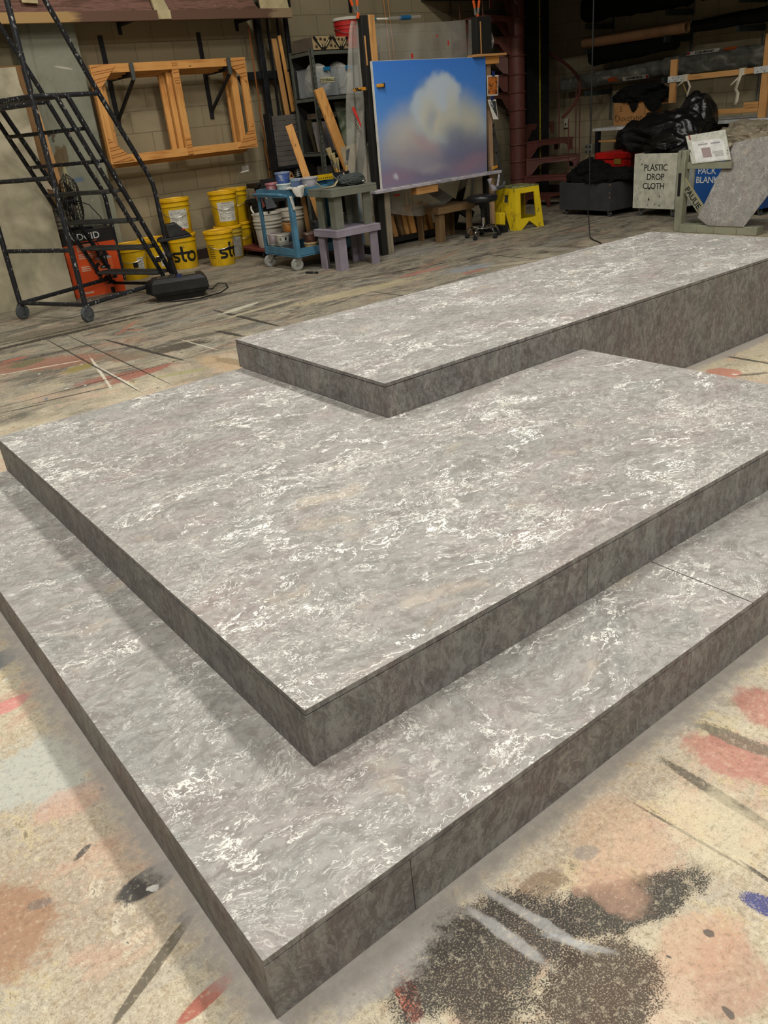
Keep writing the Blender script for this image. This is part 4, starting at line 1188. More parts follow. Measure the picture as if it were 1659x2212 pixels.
# vacuum carton
g = G('carton_orange'); m_cart_or = g.done(g.mix(g.step(g.noise(g.obj(), 5, 4), .4, .7, 0, .3), rgb((226, 84, 30)), rgb((198, 68, 24))), .45)
m_cart_bk = paint('carton_black', (34, 30, 30), .5)
cx, cy, ca = 2.76, 9.32, -0.22
t = thing('vacuum_carton', 'orange and black cardboard carton printed with a shop vacuum, carrying a cage fan', 'box', (cx, cy, 0), ca)
CW, CD, CH = .545, .42, .69
MB(True).box(0, CW, 0, CD, 0, CH * .80).build('printed_panel', m_cart_or, t, smooth=False)
MB(True).box(0, CW, 0, CD, CH * .80, CH).build('black_band', m_cart_bk, t, smooth=False)
xd, yd = Vector((math.cos(ca), math.sin(ca), 0)), Vector((0, 0, 1))
fr = lambda a, b: Vector((cx, cy, 0)) + xd * a + Vector((math.sin(ca), -math.cos(ca), 0)) * .001 + Vector((0, 0, b))
lettering(t, 'RIDGID', .098, fr(.24, .595), xd, yd, m_ltr_white, .0012, .0008)
MB(True).box(.13, .36, -.002, -.0002, .572, .580).build('red_rule', m_orange, t, smooth=False)
pl = MB(True)
for k, (a, b, w) in enumerate(((.13, .535, .17), (.13, .515, .21), (.13, .495, .20), (.13, .475, .19), (.13, .44, .16), (.13, .42, .19), (.13, .40, .15), (.13, .31, .09), (.13, .29, .10), (.13, .27, .10))):
    pl.box(a, a + w, -.0018, -.0002, b, b + .010)
pl.box(.06, .09, -.0018, -.0002, .30, .52).box(.06, .09, -.0018, -.0002, .10, .28).box(.04, .20, -.0018, -.0002, .03, .05)
pl.build('printed_lines', paint('print_pale', (232, 196, 168), .6), t, smooth=False)
# printed picture of the vacuum: low relief drum, lid, hose, wand, floor tool
def disc(m, x, z, rx, rz, y0=-.0016, seg=24):
    m.add([(x + rx * math.cos(2 * PI * j / seg), y0, z + rz * math.sin(2 * PI * j / seg)) for j in range(seg)] + [(x + rx * math.cos(2 * PI * j / seg), -.0002, z + rz * math.sin(2 * PI * j / seg)) for j in range(seg)],
          [tuple(range(seg))] + [(j, (j + 1) % seg, seg + (j + 1) % seg, seg + j) for j in range(seg)])
    return m
pic = MB(True)
pic.hexa([(.305, -.0016, .20), (.465, -.0016, .20), (.465, -.0004, .20), (.305, -.0004, .20)], [(.295, -.0016, .38), (.475, -.0016, .38), (.475, -.0004, .38), (.295, -.0004, .38)])
pic.build('pictured_drum', paint('drum_orange', (240, 116, 62), .4), t, smooth=False)
pic = MB(True)
pic.hexa([(.32, -.0022, .40), (.45, -.0022, .40), (.45, -.0004, .40), (.32, -.0004, .40)], [(.34, -.0022, .47), (.42, -.0022, .47), (.42, -.0004, .47), (.34, -.0004, .47)])
disc(pic, .385, .29, .055, .022, -.0024)
pic.tube([(.33, -.002, .33), (.30, -.002, .32), (.285, -.002, .27), (.275, -.002, .23)], .016, 6)
pic.tube([(.335, -.001, .47), (.325, -.001, .52), (.35, -.001, .56), (.38, -.001, .50)], .004, 5)
pic.tube([(.415, -.003, .47), (.41, -.003, .12)], .009, 6)
pic.hexa([(.35, -.0022, .10), (.475, -.0022, .10), (.475, -.0004, .10), (.35, -.0004, .10)], [(.39, -.0022, .135), (.44, -.0022, .135), (.44, -.0004, .135), (.39, -.0004, .135)])
for a, b in ((.31, .16), (.37, .17), (.46, .17)):
    disc(pic, a, b, .028, .020)
pic.build('pictured_tools', m_ink, t, smooth=False)
disc(MB(True), .385, .385, .092, .016, -.0026).build('pictured_rim', paint('print_grey', (176, 172, 168), .5), t, smooth=False)
lettering(t, 'RIDGID', .022, fr(.385, .282) + Vector((math.sin(ca), -math.cos(ca), 0)) * .002, xd, yd, m_ltr_white, .0003, .0005)
lettering(t, '4', .04, fr(.375, .42) + Vector((math.sin(ca), -math.cos(ca), 0)) * .002, xd, yd, m_orange, .0005, .0005)

# cage fan lying on the carton
t = thing('cage_fan', 'dark round cage fan standing on the orange carton', 'fan', (3.0, 9.42, .69))
m_fan = paint('fan_wire', (52, 50, 46), .5)
fc, fr_ = Vector((3.0, 9.42, .985)), .275
fa = Vector((.97, -.24, 0)); fu = Vector((.24, .97, 0))
cage = MB()
for s, dep in ((1, .085), (-1, .075)):
    for k in range(24):
        a = 2 * PI * k / 24
        pts = []
        for i in range(6):
            q = i / 5
            rr_ = fr_ * (1 - .82 * q)
            aa = a + q * .5
            pts.append(fc + (fu * math.cos(aa) + Vector((0, 0, 1)) * math.sin(aa)) * rr_ + fa * s * (dep * math.sin(min(1, q * 1.8) * PI / 2) + .012))
        cage.tube(pts, .0032, 4)
    for rr_, d_ in ((fr_, .014), (fr_ * .8, dep * .85), (fr_ * .5, dep * 1.05), (fr_ * .18, dep * 1.1)):
        cage.tube([fc + (fu * math.cos(2 * PI * j / 28) + Vector((0, 0, 1)) * math.sin(2 * PI * j / 28)) * rr_ + fa * s * d_ for j in range(28)], .004, 4, True)
cage.build('wire_cage', m_fan, t)
for k in range(4):
    a = k * PI / 2 + .3
    q0 = fu * math.cos(a) + Vector((0, 0, 1)) * math.sin(a); q1 = fu * math.cos(a + .7) + Vector((0, 0, 1)) * math.sin(a + .7)
    MB().plate([fc + q0 * .04 - fa * .02, fc + q0 * .22 - fa * .03, fc + q1 * .22 + fa * .03, fc + q1 * .04 + fa * .02], .003, fa).build('blade', paint('fan_blade_%d' % k, (90, 84, 76), .5), t)
MB().tube([fc - fa * .09, fc + fa * .05], .05, 16).build('motor', m_black, t)
MB().tube([Vector((2.86, 9.48, .705)), Vector((3.0, 9.42, .71)), Vector((3.14, 9.36, .705))], .015, 8).tube([Vector((3.0, 9.42, .71)), fc - Vector((0, 0, fr_))], .02, 8).build('stand', m_black, t)
MB().tube([fc - fa * .05 + Vector((.10, 0, .0)), (3.16, 9.36, .93), (3.24, 9.33, .80), (3.30, 9.40, .70), (3.36, 9.55, .40), (3.40, 9.60, .01)], .005, 6).build('power_cord', m_ink, t)

# ------------------------------------------------------------------ yellow pails, trash can, white pails on a dolly
def band_label(t, c, r0, r1, h, z0, z1, ang, wid, mat, name='paper_label', off=.0015):
    x, y, z = c
    vs, fs = [], []
    n = 14
    for i in range(n + 1):
        th = ang - wid / 2 + wid * i / n
        for zz in (z0, z1):
            rr_ = r0 + (r1 - r0) * zz / h + off
            vs.append((x + rr_ * math.cos(th), y + rr_ * math.sin(th), z + zz))
    fs = [(2 * i, 2 * i + 2, 2 * i + 3, 2 * i + 1) for i in range(n)]
    m = MB().add(vs, fs)
    return m.build(name, mat, t)
m_labelprint = paint('label_print', (138, 134, 124), .7)
def print_lines(t, c, r0, r1, h, z0, z1, ang, wid, seed):
    rnd = random.Random(seed)
    x, y, z = c
    m = MB()
    zz = z1 - .018
    first = True
    while zz > z0 + .015:
        k = 0
        a = ang - wid / 2 + wid * .08
        while a < ang + wid / 2 - wid * .12:
            w = rnd.uniform(.06, .22) * wid
            w = min(w, ang + wid / 2 - wid * .06 - a)
            if rnd.random() < .8:
                vs = []
                for q in (a, a + w):
                    for z_ in (zz, zz + (.012 if first else .006)):
                        rr_ = r0 + (r1 - r0) * z_ / h + .0022
                        vs.append((x + rr_ * math.cos(q), y + rr_ * math.sin(q), z + z_))
                m.add(vs, [(0, 2, 3, 1)])
            a += w + .03 * wid
        zz -= .022 if first else rnd.choice((.010, .011, .016))
        first = False
    m.build('label_printing', m_labelprint, t, smooth=False)
camang = lambda x, y: math.atan2(-y, -x)
RT, RB, PH = .178, .156, .41
def yellow(loc, label, kind):
    t = pail('bucket', label, 'bucket', loc, PH, RT, RB, m_yellow, m_yellowlid, True, 'yellow pails', kind != 'sto', None, 1)
    a = camang(loc[0], loc[1])
    if kind == 'sto' or kind == 'sto_part':
        off = -.04 if kind == 'sto' else 0.80
        oc = [(2.07 + .40 * math.cos(2 * PI * q / 24), .5 + .40 * math.sin(2 * PI * q / 24)) for q in range(24)]
        oc.append(oc[0])
        st = [[(.80, .87), (.30, .87), (.20, .84), (.14, .76), (.13, .68), (.17, .59), (.26, .54), (.58, .48), (.68, .43), (.72, .34), (.71, .25), (.65, .17), (.56, .13), (.08, .13)],
              [(1.14, 1.50), (1.14, .36), (1.18, .22), (1.27, .14), (1.46, .13)], [(.72, .87), (1.80, .87)], oc]
        st = [[(x_ - 1.25, y_) for x_, y_ in p_] for p_ in st]
        brushed_letters(t, st, .245, m_ink, (loc[0], loc[1], RB, RT, loc[2], loc[2] + PH, a), .128, loc[2] + .085, off)
        q = a + off + .10
        rr_ = RB + (RT - RB) * .26 / PH + .002
        MB().tube([(loc[0] + rr_ * math.cos(q + .04 * math.cos(j * .63)), loc[1] + rr_ * math.sin(q + .04 * math.cos(j * .63)), loc[2] + .262 + .007 * math.sin(j * .63)) for j in range(10)], .0016, 4, True).build('round_mark', m_ink, t)
        if kind == 'sto_part':
            for k in range(8):
                band_label(t, loc, RB, RT, PH, .10 + k * .022, .106 + k * .022, a - .75, .5, m_ink, 'printed_rule', .001)
    elif kind == 'label':
        band_label(t, loc, RB, RT, PH, .06, .29, a + .14, 1.35, m_paper)
        print_lines(t, loc, RB, RT, PH, .06, .29, a + .14, 1.35, int(loc[0] * 100))
    elif kind == 'side_label':
        band_label(t, loc, RB, RT, PH, .08, .25, a + .62, .55, m_paper)
        band_label(t, loc, RB, RT, PH, .14, .20, a + .20, .38, m_ink, 'black_sticker')
        print_lines(t, loc, RB, RT, PH, .08, .25, a + .62, .55, int(loc[0] * 90))
    return t
yellow((4.41, 9.96, 0), 'yellow bucket with large black sto lettering, under the labelled one nearest the ladder', 'sto')
yellow((4.41, 9.96, PH + .004), 'yellow bucket with a white paper label, stacked on the fully lettered one beside the ladder', 'label')
yellow((4.77, 9.64, 0), 'worn yellow bucket with partly hidden black lettering, standing in front of the others', 'sto_part')
yellow((5.09, 9.98, PH + .004), 'yellow bucket with a white paper label, stacked next to the black trash can', 'label')
yellow((5.37, 10.215, PH + .004), 'yellow bucket mostly hidden behind the black trash can, upper of its stack', 'plain')
yellow((5.37, 10.215, 0), 'yellow bucket behind the black trash can, bottom of its stack', 'plain')
yellow((3.70, 9.90, 0), 'yellow bucket with a black sticker seen through the ladder steps, beside the orange carton', 'side_label')
yellow((4.05, 10.02, 0), 'yellow bucket with a side label, just behind the black projector head', 'side_label')
t = pail('bucket', 'yellow topped bucket with tall grey paper label, bottom of the stack by the trash can', 'bucket', (5.09, 9.98, 0), PH, RT, RB, paint('khaki_pail', (196, 168, 60), .5, dirt=(120, 110, 60), dscale=8), m_yellowlid, True, 'yellow pails', False)
band_label(t, (5.09, 9.98, 0), RB, RT, PH, .03, .29, camang(5.09, 9.98) + .30, 1.3, paint('label_grey', (188, 184, 172), .7, dirt=(150, 146, 134), dscale=14))
print_lines(t, (5.09, 9.98, 0), RB, RT, PH, .03, .29, camang(5.09, 9.98) + .30, 1.3, 5)
# upright handle seen against the wall
for o in bpy.data.objects:
    if o.get('category') == 'bucket' and abs(o.location.x - 5.37) < .01 and o.location.z > .3:
        MB().tube([(5.33, 10.10, .74), (5.37, 10.08, .90), (5.44, 10.06, 1.0), (5.53, 10.05, 1.01)], .003, 6).build('raised_wire', m_wire, o)
        MB().tube([(5.45, 10.06, 1.005), (5.555, 10.05, 1.015)], .011, 8).build('white_grip', m_white, o)

t = thing('wheeled_dolly', 'low red dolly carrying the black trash can and the white buckets', 'dolly', (5.55, 9.8, 0))
m_reddolly = paint('dolly_red', (128, 62, 52), .6, dirt=(76, 46, 40), dscale=12)
MB().box(5.22, 6.05, 9.32, 9.40, .085, .115).box(5.22, 6.05, 10.02, 10.10, .085, .115).box(5.22, 5.30, 9.40, 10.02, .085, .115).box(5.97, 6.05, 9.40, 10.02, .085, .115).box(5.31, 5.96, 9.41, 10.01, .095, .113).build('deck', m_reddolly, t, bevel=.004)
for x in (5.28, 5.98):
    for y in (9.42, 10.0):
        caster(t, x, y, .086, .042, .03, .4, m_darkrubber, m_black)
t = thing('trash_can', 'tall black plastic trash can standing on the red dolly', 'trash can', (5.585, 9.90, .115))
MB().lathe([(.15, 0), (.155, .01), (.185, .48), (.20, .485), (.202, .50), (.192, .505), (.196, .525), (.206, .53), (.208, .55), (.196, .555), (.185, .54), (.15, .02)], (5.585, 9.90, .115), 32).build('drum', paint('can_black', (28, 27, 26), .45), t)
MB().tube([(5.39, 9.82, .60), (5.365, 9.78, .57), (5.375, 9.75, .52), (5.42, 9.79, .49)], .012, 8).build('side_handle', m_white, t)
pail('bucket', 'open white bucket standing on the front of the red dolly', 'bucket', (5.44, 9.54, .116), .41, .185, .155, m_white, None, False, 'white pails on the dolly', False, None, 3, True)
pail('bucket', 'taller white bucket beside the open one on the red dolly, behind the blue cart', 'bucket', (5.82, 9.60, .116), .41, .185, .158, m_offwhite, None, False, 'white pails on the dolly', False, None, 2, True)
t = thing('dust_pan', 'grey paint-crusted pan with a reddish handle standing in the open white bucket', 'dustpan', (5.55, 9.66, .48))
MB().hexa([(5.50, 9.62, .56), (5.66, 9.62, .565), (5.66, 9.63, .565), (5.50, 9.63, .56)], [(5.53, 9.68, .68), (5.63, 9.68, .68), (5.63, 9.69, .68), (5.53, 9.69, .68)]).build('pan', m_rubber, t)
MB().bar((5.58, 9.69, .66), (5.50, 9.74, .80), .018, .018).build('wooden_handle', m_pine['Z'], t)
MB().bar((5.50, 9.70, .58), (5.42, 9.72, .78), .065, .02, (0, 1, 0)).build('red_handle', m_reddolly, t)
MB().bar((5.50, 9.66, .30), (5.56, 9.66, .58), .02, .012).build('shaft', m_black, t)
t = pail('bucket', 'whitish bucket half hidden between the cloudy board and the orange carton', 'bucket', (2.98, 9.93, 0), .86, .15, .135, m_offwhite, m_white, True, None, False, None, 3)

# ------------------------------------------------------------------ overhead projector on the floor
t = thing('overhead_projector', 'black overhead projector on the floor at the foot of the ladder', 'projector', (3.45, 8.25, 0))
m_proj = paint('projector_black', (26, 26, 26), .5, dirt=(50, 48, 45), dscale=10, damt=.5)
PB = MB()
PB.add([(3.16, 8.04, .06), (3.66, 7.86, .06), (3.755, 8.12, .06), (3.245, 8.30, .06), (3.13, 8.03, .10), (3.68, 7.84, .10), (3.785, 8.13, .10), (3.225, 8.32, .10),
        (3.14, 8.03, .19), (3.67, 7.85, .19), (3.775, 8.13, .19), (3.235, 8.31, .19), (3.18, 8.06, .225), (3.64, 7.90, .225), (3.735, 8.11, .225), (3.265, 8.28, .225)],
       [(3, 2, 1, 0)] + [(4 * k + j, 4 * k + (j + 1) % 4, 4 * k + 4 + (j + 1) % 4, 4 * k + 4 + j) for k in range(3) for j in range(4)] + [(12, 13, 14, 15)])
PB.build('housing', m_proj, t, smooth=False, bevel=.008)
MB().hexa([(3.20, 8.06, .0), (3.62, 7.91, .0), (3.70, 8.11, .0), (3.265, 8.27, .0)], [(3.17, 8.05, .06), (3.65, 7.88, .06), (3.745, 8.12, .06), (3.255, 8.29, .06)]).build('base', m_ink, t)
MB().hexa([(3.24, 8.10, .2255), (3.61, 7.97, .2255), (3.665, 8.09, .2255), (3.295, 8.22, .2255)], [(3.24, 8.10, .229), (3.61, 7.97, .229), (3.665, 8.09, .229), (3.295, 8.22, .229)]).build('stage_glass', paint('stage_glass', (74, 70, 62), .25), t, smooth=False)
fv = MB()
for k in range(6):
    fv.hexa([(3.125, 8.06 + k * .02, .09), (3.135, 8.06 + k * .02, .09), (3.135, 8.068 + k * .02, .09), (3.125, 8.068 + k * .02, .09)], [(3.135 + .0, 8.06 + k * .02, .20), (3.15, 8.06 + k * .02, .20), (3.15, 8.068 + k * .02, .20), (3.135, 8.068 + k * .02, .20)])
for k in range(7):
    fv.bar((3.134 + k * .0145, 8.045 + k * .042, .085), (3.142 + k * .0145, 8.048 + k * .042, .20), .012, .012)
fv.build('vent_rib', m_ink, t)
MB().bar((3.44, 8.0, .10), (3.40, 8.09, .60), .03, .02).build('post', m_proj, t, bevel=.003)
MB().bar((3.44, 7.985, .215), (3.437, 7.99, .25), .042, .036).build('blue_tape', paint('blue_tape', (52, 62, 110), .5), t)
MB().lathe([(.01, -.035), (.028, -.03), (.032, 0), (.028, .03), (.01, .035)], (3.40, 8.05, .44), 16, 'Y').build('focus_knob', m_ink, t)
MB().bar((3.41, 8.06, .40), (3.36, 8.10, .62), .05, .035).build('knuckle', m_proj, t, bevel=.005)
MB().bar((3.34, 8.12, .585), (3.66, 8.02, .60), .16, .025).build('head_tray', m_proj, t, bevel=.004)
MB().hexa([(3.42, 8.02, .60), (3.64, 7.97, .61), (3.68, 8.11, .61), (3.46, 8.17, .60)], [(3.42, 8.03, .73), (3.52, 8.0, .735), (3.56, 8.13, .735), (3.45, 8.16, .73)]).build('lens_head', m_proj, t, bevel=.01)
MB().hexa([(3.565, 7.984, .662), (3.60, 7.976, .662), (3.60, 7.980, .662), (3.565, 7.988, .662)], [(3.56, 7.984, .674), (3.595, 7.976, .674), (3.595, 7.98, .674), (3.56, 7.988, .674)]).build('red_badge', paint('red_mark', (190, 60, 50), .5), t)
MB().tube([(3.66, 8.1, .03), (3.86, 8.16, .01), (3.98, 8.26, .035), (4.06, 8.24, .02), (3.99, 8.05, .008), (3.80, 7.86, .007), (3.52, 7.80, .007), (3.30, 7.93, .007), (3.16, 8.02, .02)], .006, 6).build('power_cord', m_ink, t)

# ------------------------------------------------------------------ blue utility cart
m_cart = paint('cart_blue', (80, 130, 158), .5, dirt=(58, 98, 122), dscale=10, damt=.6)
t = thing('utility_cart', 'blue two shelf utility cart loaded with paint tubs, on grey wheels', 'cart', (5.4, 8.45, 0))
CX0, CX1, CY0, CY1 = 4.93, 5.88, 8.09, 8.80
def tray(z0, z1, nm):
    m = MB().box(CX0, CX1, CY0, CY1, z0 + .012, z0 + .016)
    for a in ((CX0, CX1, CY0, CY0 + .006), (CX0, CX1, CY1 - .006, CY1), (CX0, CX0 + .006, CY0 + .006, CY1 - .006), (CX1 - .006, CX1, CY0 + .006, CY1 - .006)):
        m.box(a[0], a[1], a[2], a[3], z0, z1)
    for a in ((CX0, CX1, CY0, CY0 + .022), (CX0, CX1, CY1 - .022, CY1), (CX0, CX0 + .022, CY0 + .022, CY1 - .022), (CX1 - .022, CX1, CY0 + .022, CY1 - .022)):
        m.box(a[0], a[1], a[2], a[3], z1, z1 + .006)
    return m.build(nm, m_cart, t, smooth=False)
lt = tray(.15, .235, 'lower_tray')
tt = tray(.785, .862, 'upper_tray')
m = MB()
for x in (CX0 + .008, CX0 + .03):
    for y in (CY0 - .002, ):
        for z in (.17, .215):
            m.cyl((x + .005, y, z), (x + .005, y + .004, z), .006, 8)
m.build('rivet', m_zinc, lt)
for x, sx_ in ((CX0, 1), (CX1, -1)):
    for y, sy_ in ((CY0, 1), (CY1, -1)):
        MB().box(min(x, x + sx_ * .05), max(x, x + sx_ * .05), min(y - sy_ * .004, y), max(y - sy_ * .004, y), .15, .862).box(min(x - sx_ * .004, x), max(x - sx_ * .004, x), min(y - sy_ * .004, y + sy_ * .05), max(y - sy_ * .004, y + sy_ * .05), .15, .862).build('upright', m_cart, t, smooth=False)
MB().tube([(CX0 + .0, CY0 + .06, .80), (CX0 - .07, CY0 + .06, .825), (CX0 - .085, CY0 + .08, .828), (CX0 - .085, CY1 - .08, .828), (CX0 - .07, CY1 - .06, .825), (CX0, CY1 - .06, .80)], .016, 10).build('push_handle', m_cart, t)
for x in (CX0 + .055, CX1 - .07):
    for y in (CY0 + .05, CY1 - .05):
        caster(t, x, y, .152, .070, .036, -.50, paint('wheel_grey%d%d' % (x * 10, y * 10), (150, 150, 142), .6, dirt=(110, 110, 104), dscale=20), m_zinc)

def tub(loc, r, h, mat, label, group, lidmat=None, square=False, splash=None):
    t = thing('paint_tub', label, 'paint tub', loc, 0, group)
    x, y, z = loc
    if square:
        MB().hexa([(x - r * .86, y - r * .86, z), (x + r * .86, y - r * .86, z), (x + r * .86, y + r * .86, z), (x - r * .86, y + r * .86, z)], [(x - r, y - r, z + h * .8), (x + r, y - r, z + h * .8), (x + r, y + r, z + h * .8), (x - r, y + r, z + h * .8)]).build('body', mat, t, bevel=.006)
        MB().box(x - r * 1.05, x + r * 1.05, y - r * 1.05, y + r * 1.05, z + h * .8, z + h).build('lid', lidmat or mat, t, bevel=.006)
    else:
        MB().lathe([(r * .80, 0), (r * .83, .004), (r * .97, h - .02)], loc, 24).build('body', mat, t)
        MB().lathe([(r * .99, 0), (r * 1.05, .004), (r * 1.05, .016), (r * .98, .020), (r * .90, .016)], (x, y, z + h - .02), 24).build('lid', lidmat or mat, t)
    if splash:
        a = camang(x, y)
        vs = [(x + (r * (.83 + .14 * zz / h) + .0015) * math.cos(a + th), y + (r * (.83 + .14 * zz / h) + .0015) * math.sin(a + th), z + zz) for th, zz in ((-.5, .01), (-.2, .008), (.3, .012), (.55, .02), (.3, .05), (.08, .085), (-.1, .05), (-.35, .06))]
        MB().add(vs, [tuple(range(8))]).build('splash', splash, t, smooth=False)
    return t
TZ = .801 + .001
tp = lambda n, c, d=None: paint('tub_' + n, c, .5, dirt=d or (208, 200, 186), dscale=18, damt=.6, thr=(.5, .62))
gt = 'tubs on top of the cart'
tub((5.02, 8.56, TZ), .085, .13, tp('pink', (184, 108, 118)), 'dusty pink paint tub at the handle end of the cart top', gt, None, False, m_cream)
tag(MB().lathe([(.082, 0), (.09, .003), (.09, .014), (.082, .018)], (5.03, 8.34, TZ), 24).build('red_lid', paint('red_lid', (190, 66, 74), .5)), 'flat red lid under the pale mint tub on the cart top', 'lid')
tub((5.03, 8.34, TZ + .019), .082, .105, tp('mint', (206, 218, 214), (160, 176, 178)), 'pale mint paint tub on a red lid, under the blue tub', gt)
tub((5.03, 8.34, TZ + .126), .085, .115, tp('blue', (72, 102, 172), (196, 200, 206)), 'bright blue paint tub stacked on the pale mint tub', gt, tp('bluelid', (112, 132, 172)))
tub((5.22, 8.44, TZ), .08, .15, tp('slate', (110, 126, 164), (140, 158, 176)), 'square slate blue tub on the cart top between mint and grey tubs', gt, tp('slatelid', (140, 164, 184)), True)
tub((5.32, 8.25, TZ), .095, .155, tp('grey', (184, 180, 182), (160, 156, 156)), 'greyish white paint tub on the cart top nearest the green grey bench', gt)
gb = 'tubs on the lower shelf of the cart'
LZ = .167
for (x, y, z, r, c, lab) in (
        (5.02, 8.70, 0, .075, (120, 128, 112), 'sage green paint tub at the bottom of the lower cart shelf by the handle'),
        (5.02, 8.70, .105, .075, (176, 160, 166), 'pale lavender paint tub stacked on the sage green tub'),
        (5.035, 8.535, 0, .08, (104, 104, 96), 'grey spattered paint tub under the white labelled one on the lower cart shelf'),
        (5.035, 8.535, .105, .085, (196, 192, 176), 'white labelled paint tub with black print on the lower cart shelf'),
        (5.20, 8.62, 0, .08, (92, 84, 92), 'purplish grey tub at the bottom of the middle stack on the lower cart shelf'),
        (5.20, 8.62, .105, .08, (70, 80, 96), 'dark blue grey tub in the middle stack on the lower cart shelf'),
        (5.20, 8.62, .21, .085, (200, 130, 60), 'orange paint tub topping the middle stack on the lower cart shelf'),
        (5.24, 8.25, 0, .085, (206, 172, 112), 'cream paint tub with dried brown drips on the lower cart shelf'),
        (5.24, 8.25, .105, .085, (92, 58, 44), 'dark brown paint tub stacked on the cream tub with drips'),
        (5.45, 8.38, 0, .09, (96, 108, 104), 'grey green tub at the bottom of the far stack on the lower cart shelf'),
        (5.45, 8.38, .105, .09, (74, 88, 84), 'dark grey green tub in the middle of the far stack on the lower cart shelf'),
        (5.45, 8.38, .21, .088, (78, 86, 88), 'slate grey tub topping the far stack on the lower cart shelf')):
    tub((x, y, LZ + z), r, .104, tp(lab.split()[0] + str(int(z * 100)) + str(int(x * 100)) + str(int(y * 100)), c, tuple(min(255, k + 40) for k in c)), lab, gb, tp('l' + lab[:5] + str(int(x * 1000)) + str(int(z * 100)), tuple(int(k * .8 + 40) for k in c)))
q = [o for o in bpy.data.objects if o.get('label', '').startswith('white labelled paint tub')][0]
band_label(q, (5.035, 8.535, LZ + .105), .068, .085, .104, .03, .075, camang(5.06, 8.4) + .1, 1.5, m_paper)
for k in range(3):
    band_label(q, (5.035, 8.535, LZ + .105), .068, .085, .104, .04 + k * .012, .046 + k * .012, camang(5.06, 8.4) - .35, .35, m_ink, 'black_print', .003)
band_label(q, (5.035, 8.535, LZ + .105), .068, .085, .104, .036, .07, camang(5.06, 8.4) + .45, .3, m_ink, 'black_print', .003)
# rag over the edge of the cart
def rag(u, v):
    x = 4.92 + .22 * u
    y = 8.05 + .0 * v
    k = v
    if k < .45:
        p = Vector((x, 8.14 - .13 * (k / .45), .880 + .012 * math.sin(9 * u) ))
    else:
        q_ = (k - .45) / .55
        p = Vector((x + .05 * q_ * (.5 - u), 8.005 + .02 * math.sin(7 * u + 2), .885 - (.13 * (1 - abs(u - .42) * 1.8) + .02 * math.sin(11 * u)) * q_))
    return p + Vector((0, 0, .012 * mn.noise(Vector((u * 5, v * 5, 2)))))
tag(MB().sheet(rag, 22, 16).build('paint_rag', m_cloth, solid=.004), 'crumpled white rag hanging over the edge of the blue cart', 'rag')
def rag2(u, v):
    return Vector((4.92 + .035 * u + .03 * v, 8.075 - .005 * math.sin(6 * u), .80 - .15 * v + .008 * math.sin(9 * u)))
MB().sheet(rag2, 6, 10).build('hanging_tail', m_cloth, bpy.data.objects['paint_rag'], solid=.004)
t = thing('spirit_level', 'yellow slotted bar lying across the far edge of the blue cart', 'level', (5.62, 8.70, .871))
MB().box(5.58, 6.02, 8.70, 8.73, .8695, .93).build('bar', m_yellow, t, bevel=.003)
m = MB()
for k in range(12):
    m.box(5.61 + k * .032, 5.625 + k * .032, 8.6985, 8.6998, .885, .897)
m.build('slot', m_ink, t, smooth=False)

# ------------------------------------------------------------------ benches
def bench(label, x0, x1, y0, y1, z0, z1, apron, leg, mats, inset=.03, splay=0.0, wide=None):
    t = thing('wooden_bench', label, 'bench', ((x0 + x1) / 2, (y0 + y1) / 2, z0))
    mx, my, mz = mats
    MB().box(x0, x1, y0, y1, z1 - .02, z1).build('top_board', mx, t, bevel=.003)
    MB().box(x0, x1, y0, y0 + .022, z1 - apron, z1 - .0205).build('apron', mx, t, bevel=.002)
    MB().box(x0, x1, y1 - .022, y1, z1 - apron, z1 - .0205).build('apron', mx, t, bevel=.002)
    MB().box(x0, x0 + .022, y0 + .0225, y1 - .0225, z1 - apron, z1 - .0205).build('apron', my, t, bevel=.002)
    MB().box(x1 - .022, x1, y0 + .0225, y1 - .0225, z1 - apron, z1 - .0205).build('apron', my, t, bevel=.002)
    for x, sx_ in ((x0 + inset, 1), (x1 - inset, -1)):
        for y, sy_ in ((y0 + inset, 1), (y1 - inset, -1)):
            MB().box(min(x, x + sx_ * leg), max(x, x + sx_ * leg), min(y, y + sy_ * .02), max(y, y + sy_ * .02), z0, z1 - .021).box(min(x, x + sx_ * .02), max(x, x + sx_ * .02), min(y + sy_ * .02, y + sy_ * leg), max(y + sy_ * .02, y + sy_ * leg), z0, z1 - .021).build('leg', mz, t, smooth=False)
    return t
m_lav = paint('lavender_paint', (150, 140, 152), .6, dirt=(132, 128, 146), dscale=5, damt=.4)
m_sage = paint('grey_green_paint', (118, 120, 106), .6, dirt=(104, 106, 94), dscale=6, damt=.4)
bench('small lavender painted bench beside the blue cart, carrying the grey green one', 5.13, 5.735, 7.55, 8.0, 0, .432, .075, .105, (m_lav,) * 3)
bench('small grey green painted bench standing on top of the lavender bench', 5.13, 5.735, 7.56, 8.02, .433, .852, .082, .105, (m_sage,) * 3, .055)
bench('low brown wooden bench under the easel beside the black stool', 6.93, 7.54, 7.92, 8.40, 0, .412, .075, .09, (m_brownwood['X'], m_brownwood['Y'], m_brownwood['Z']), .025)

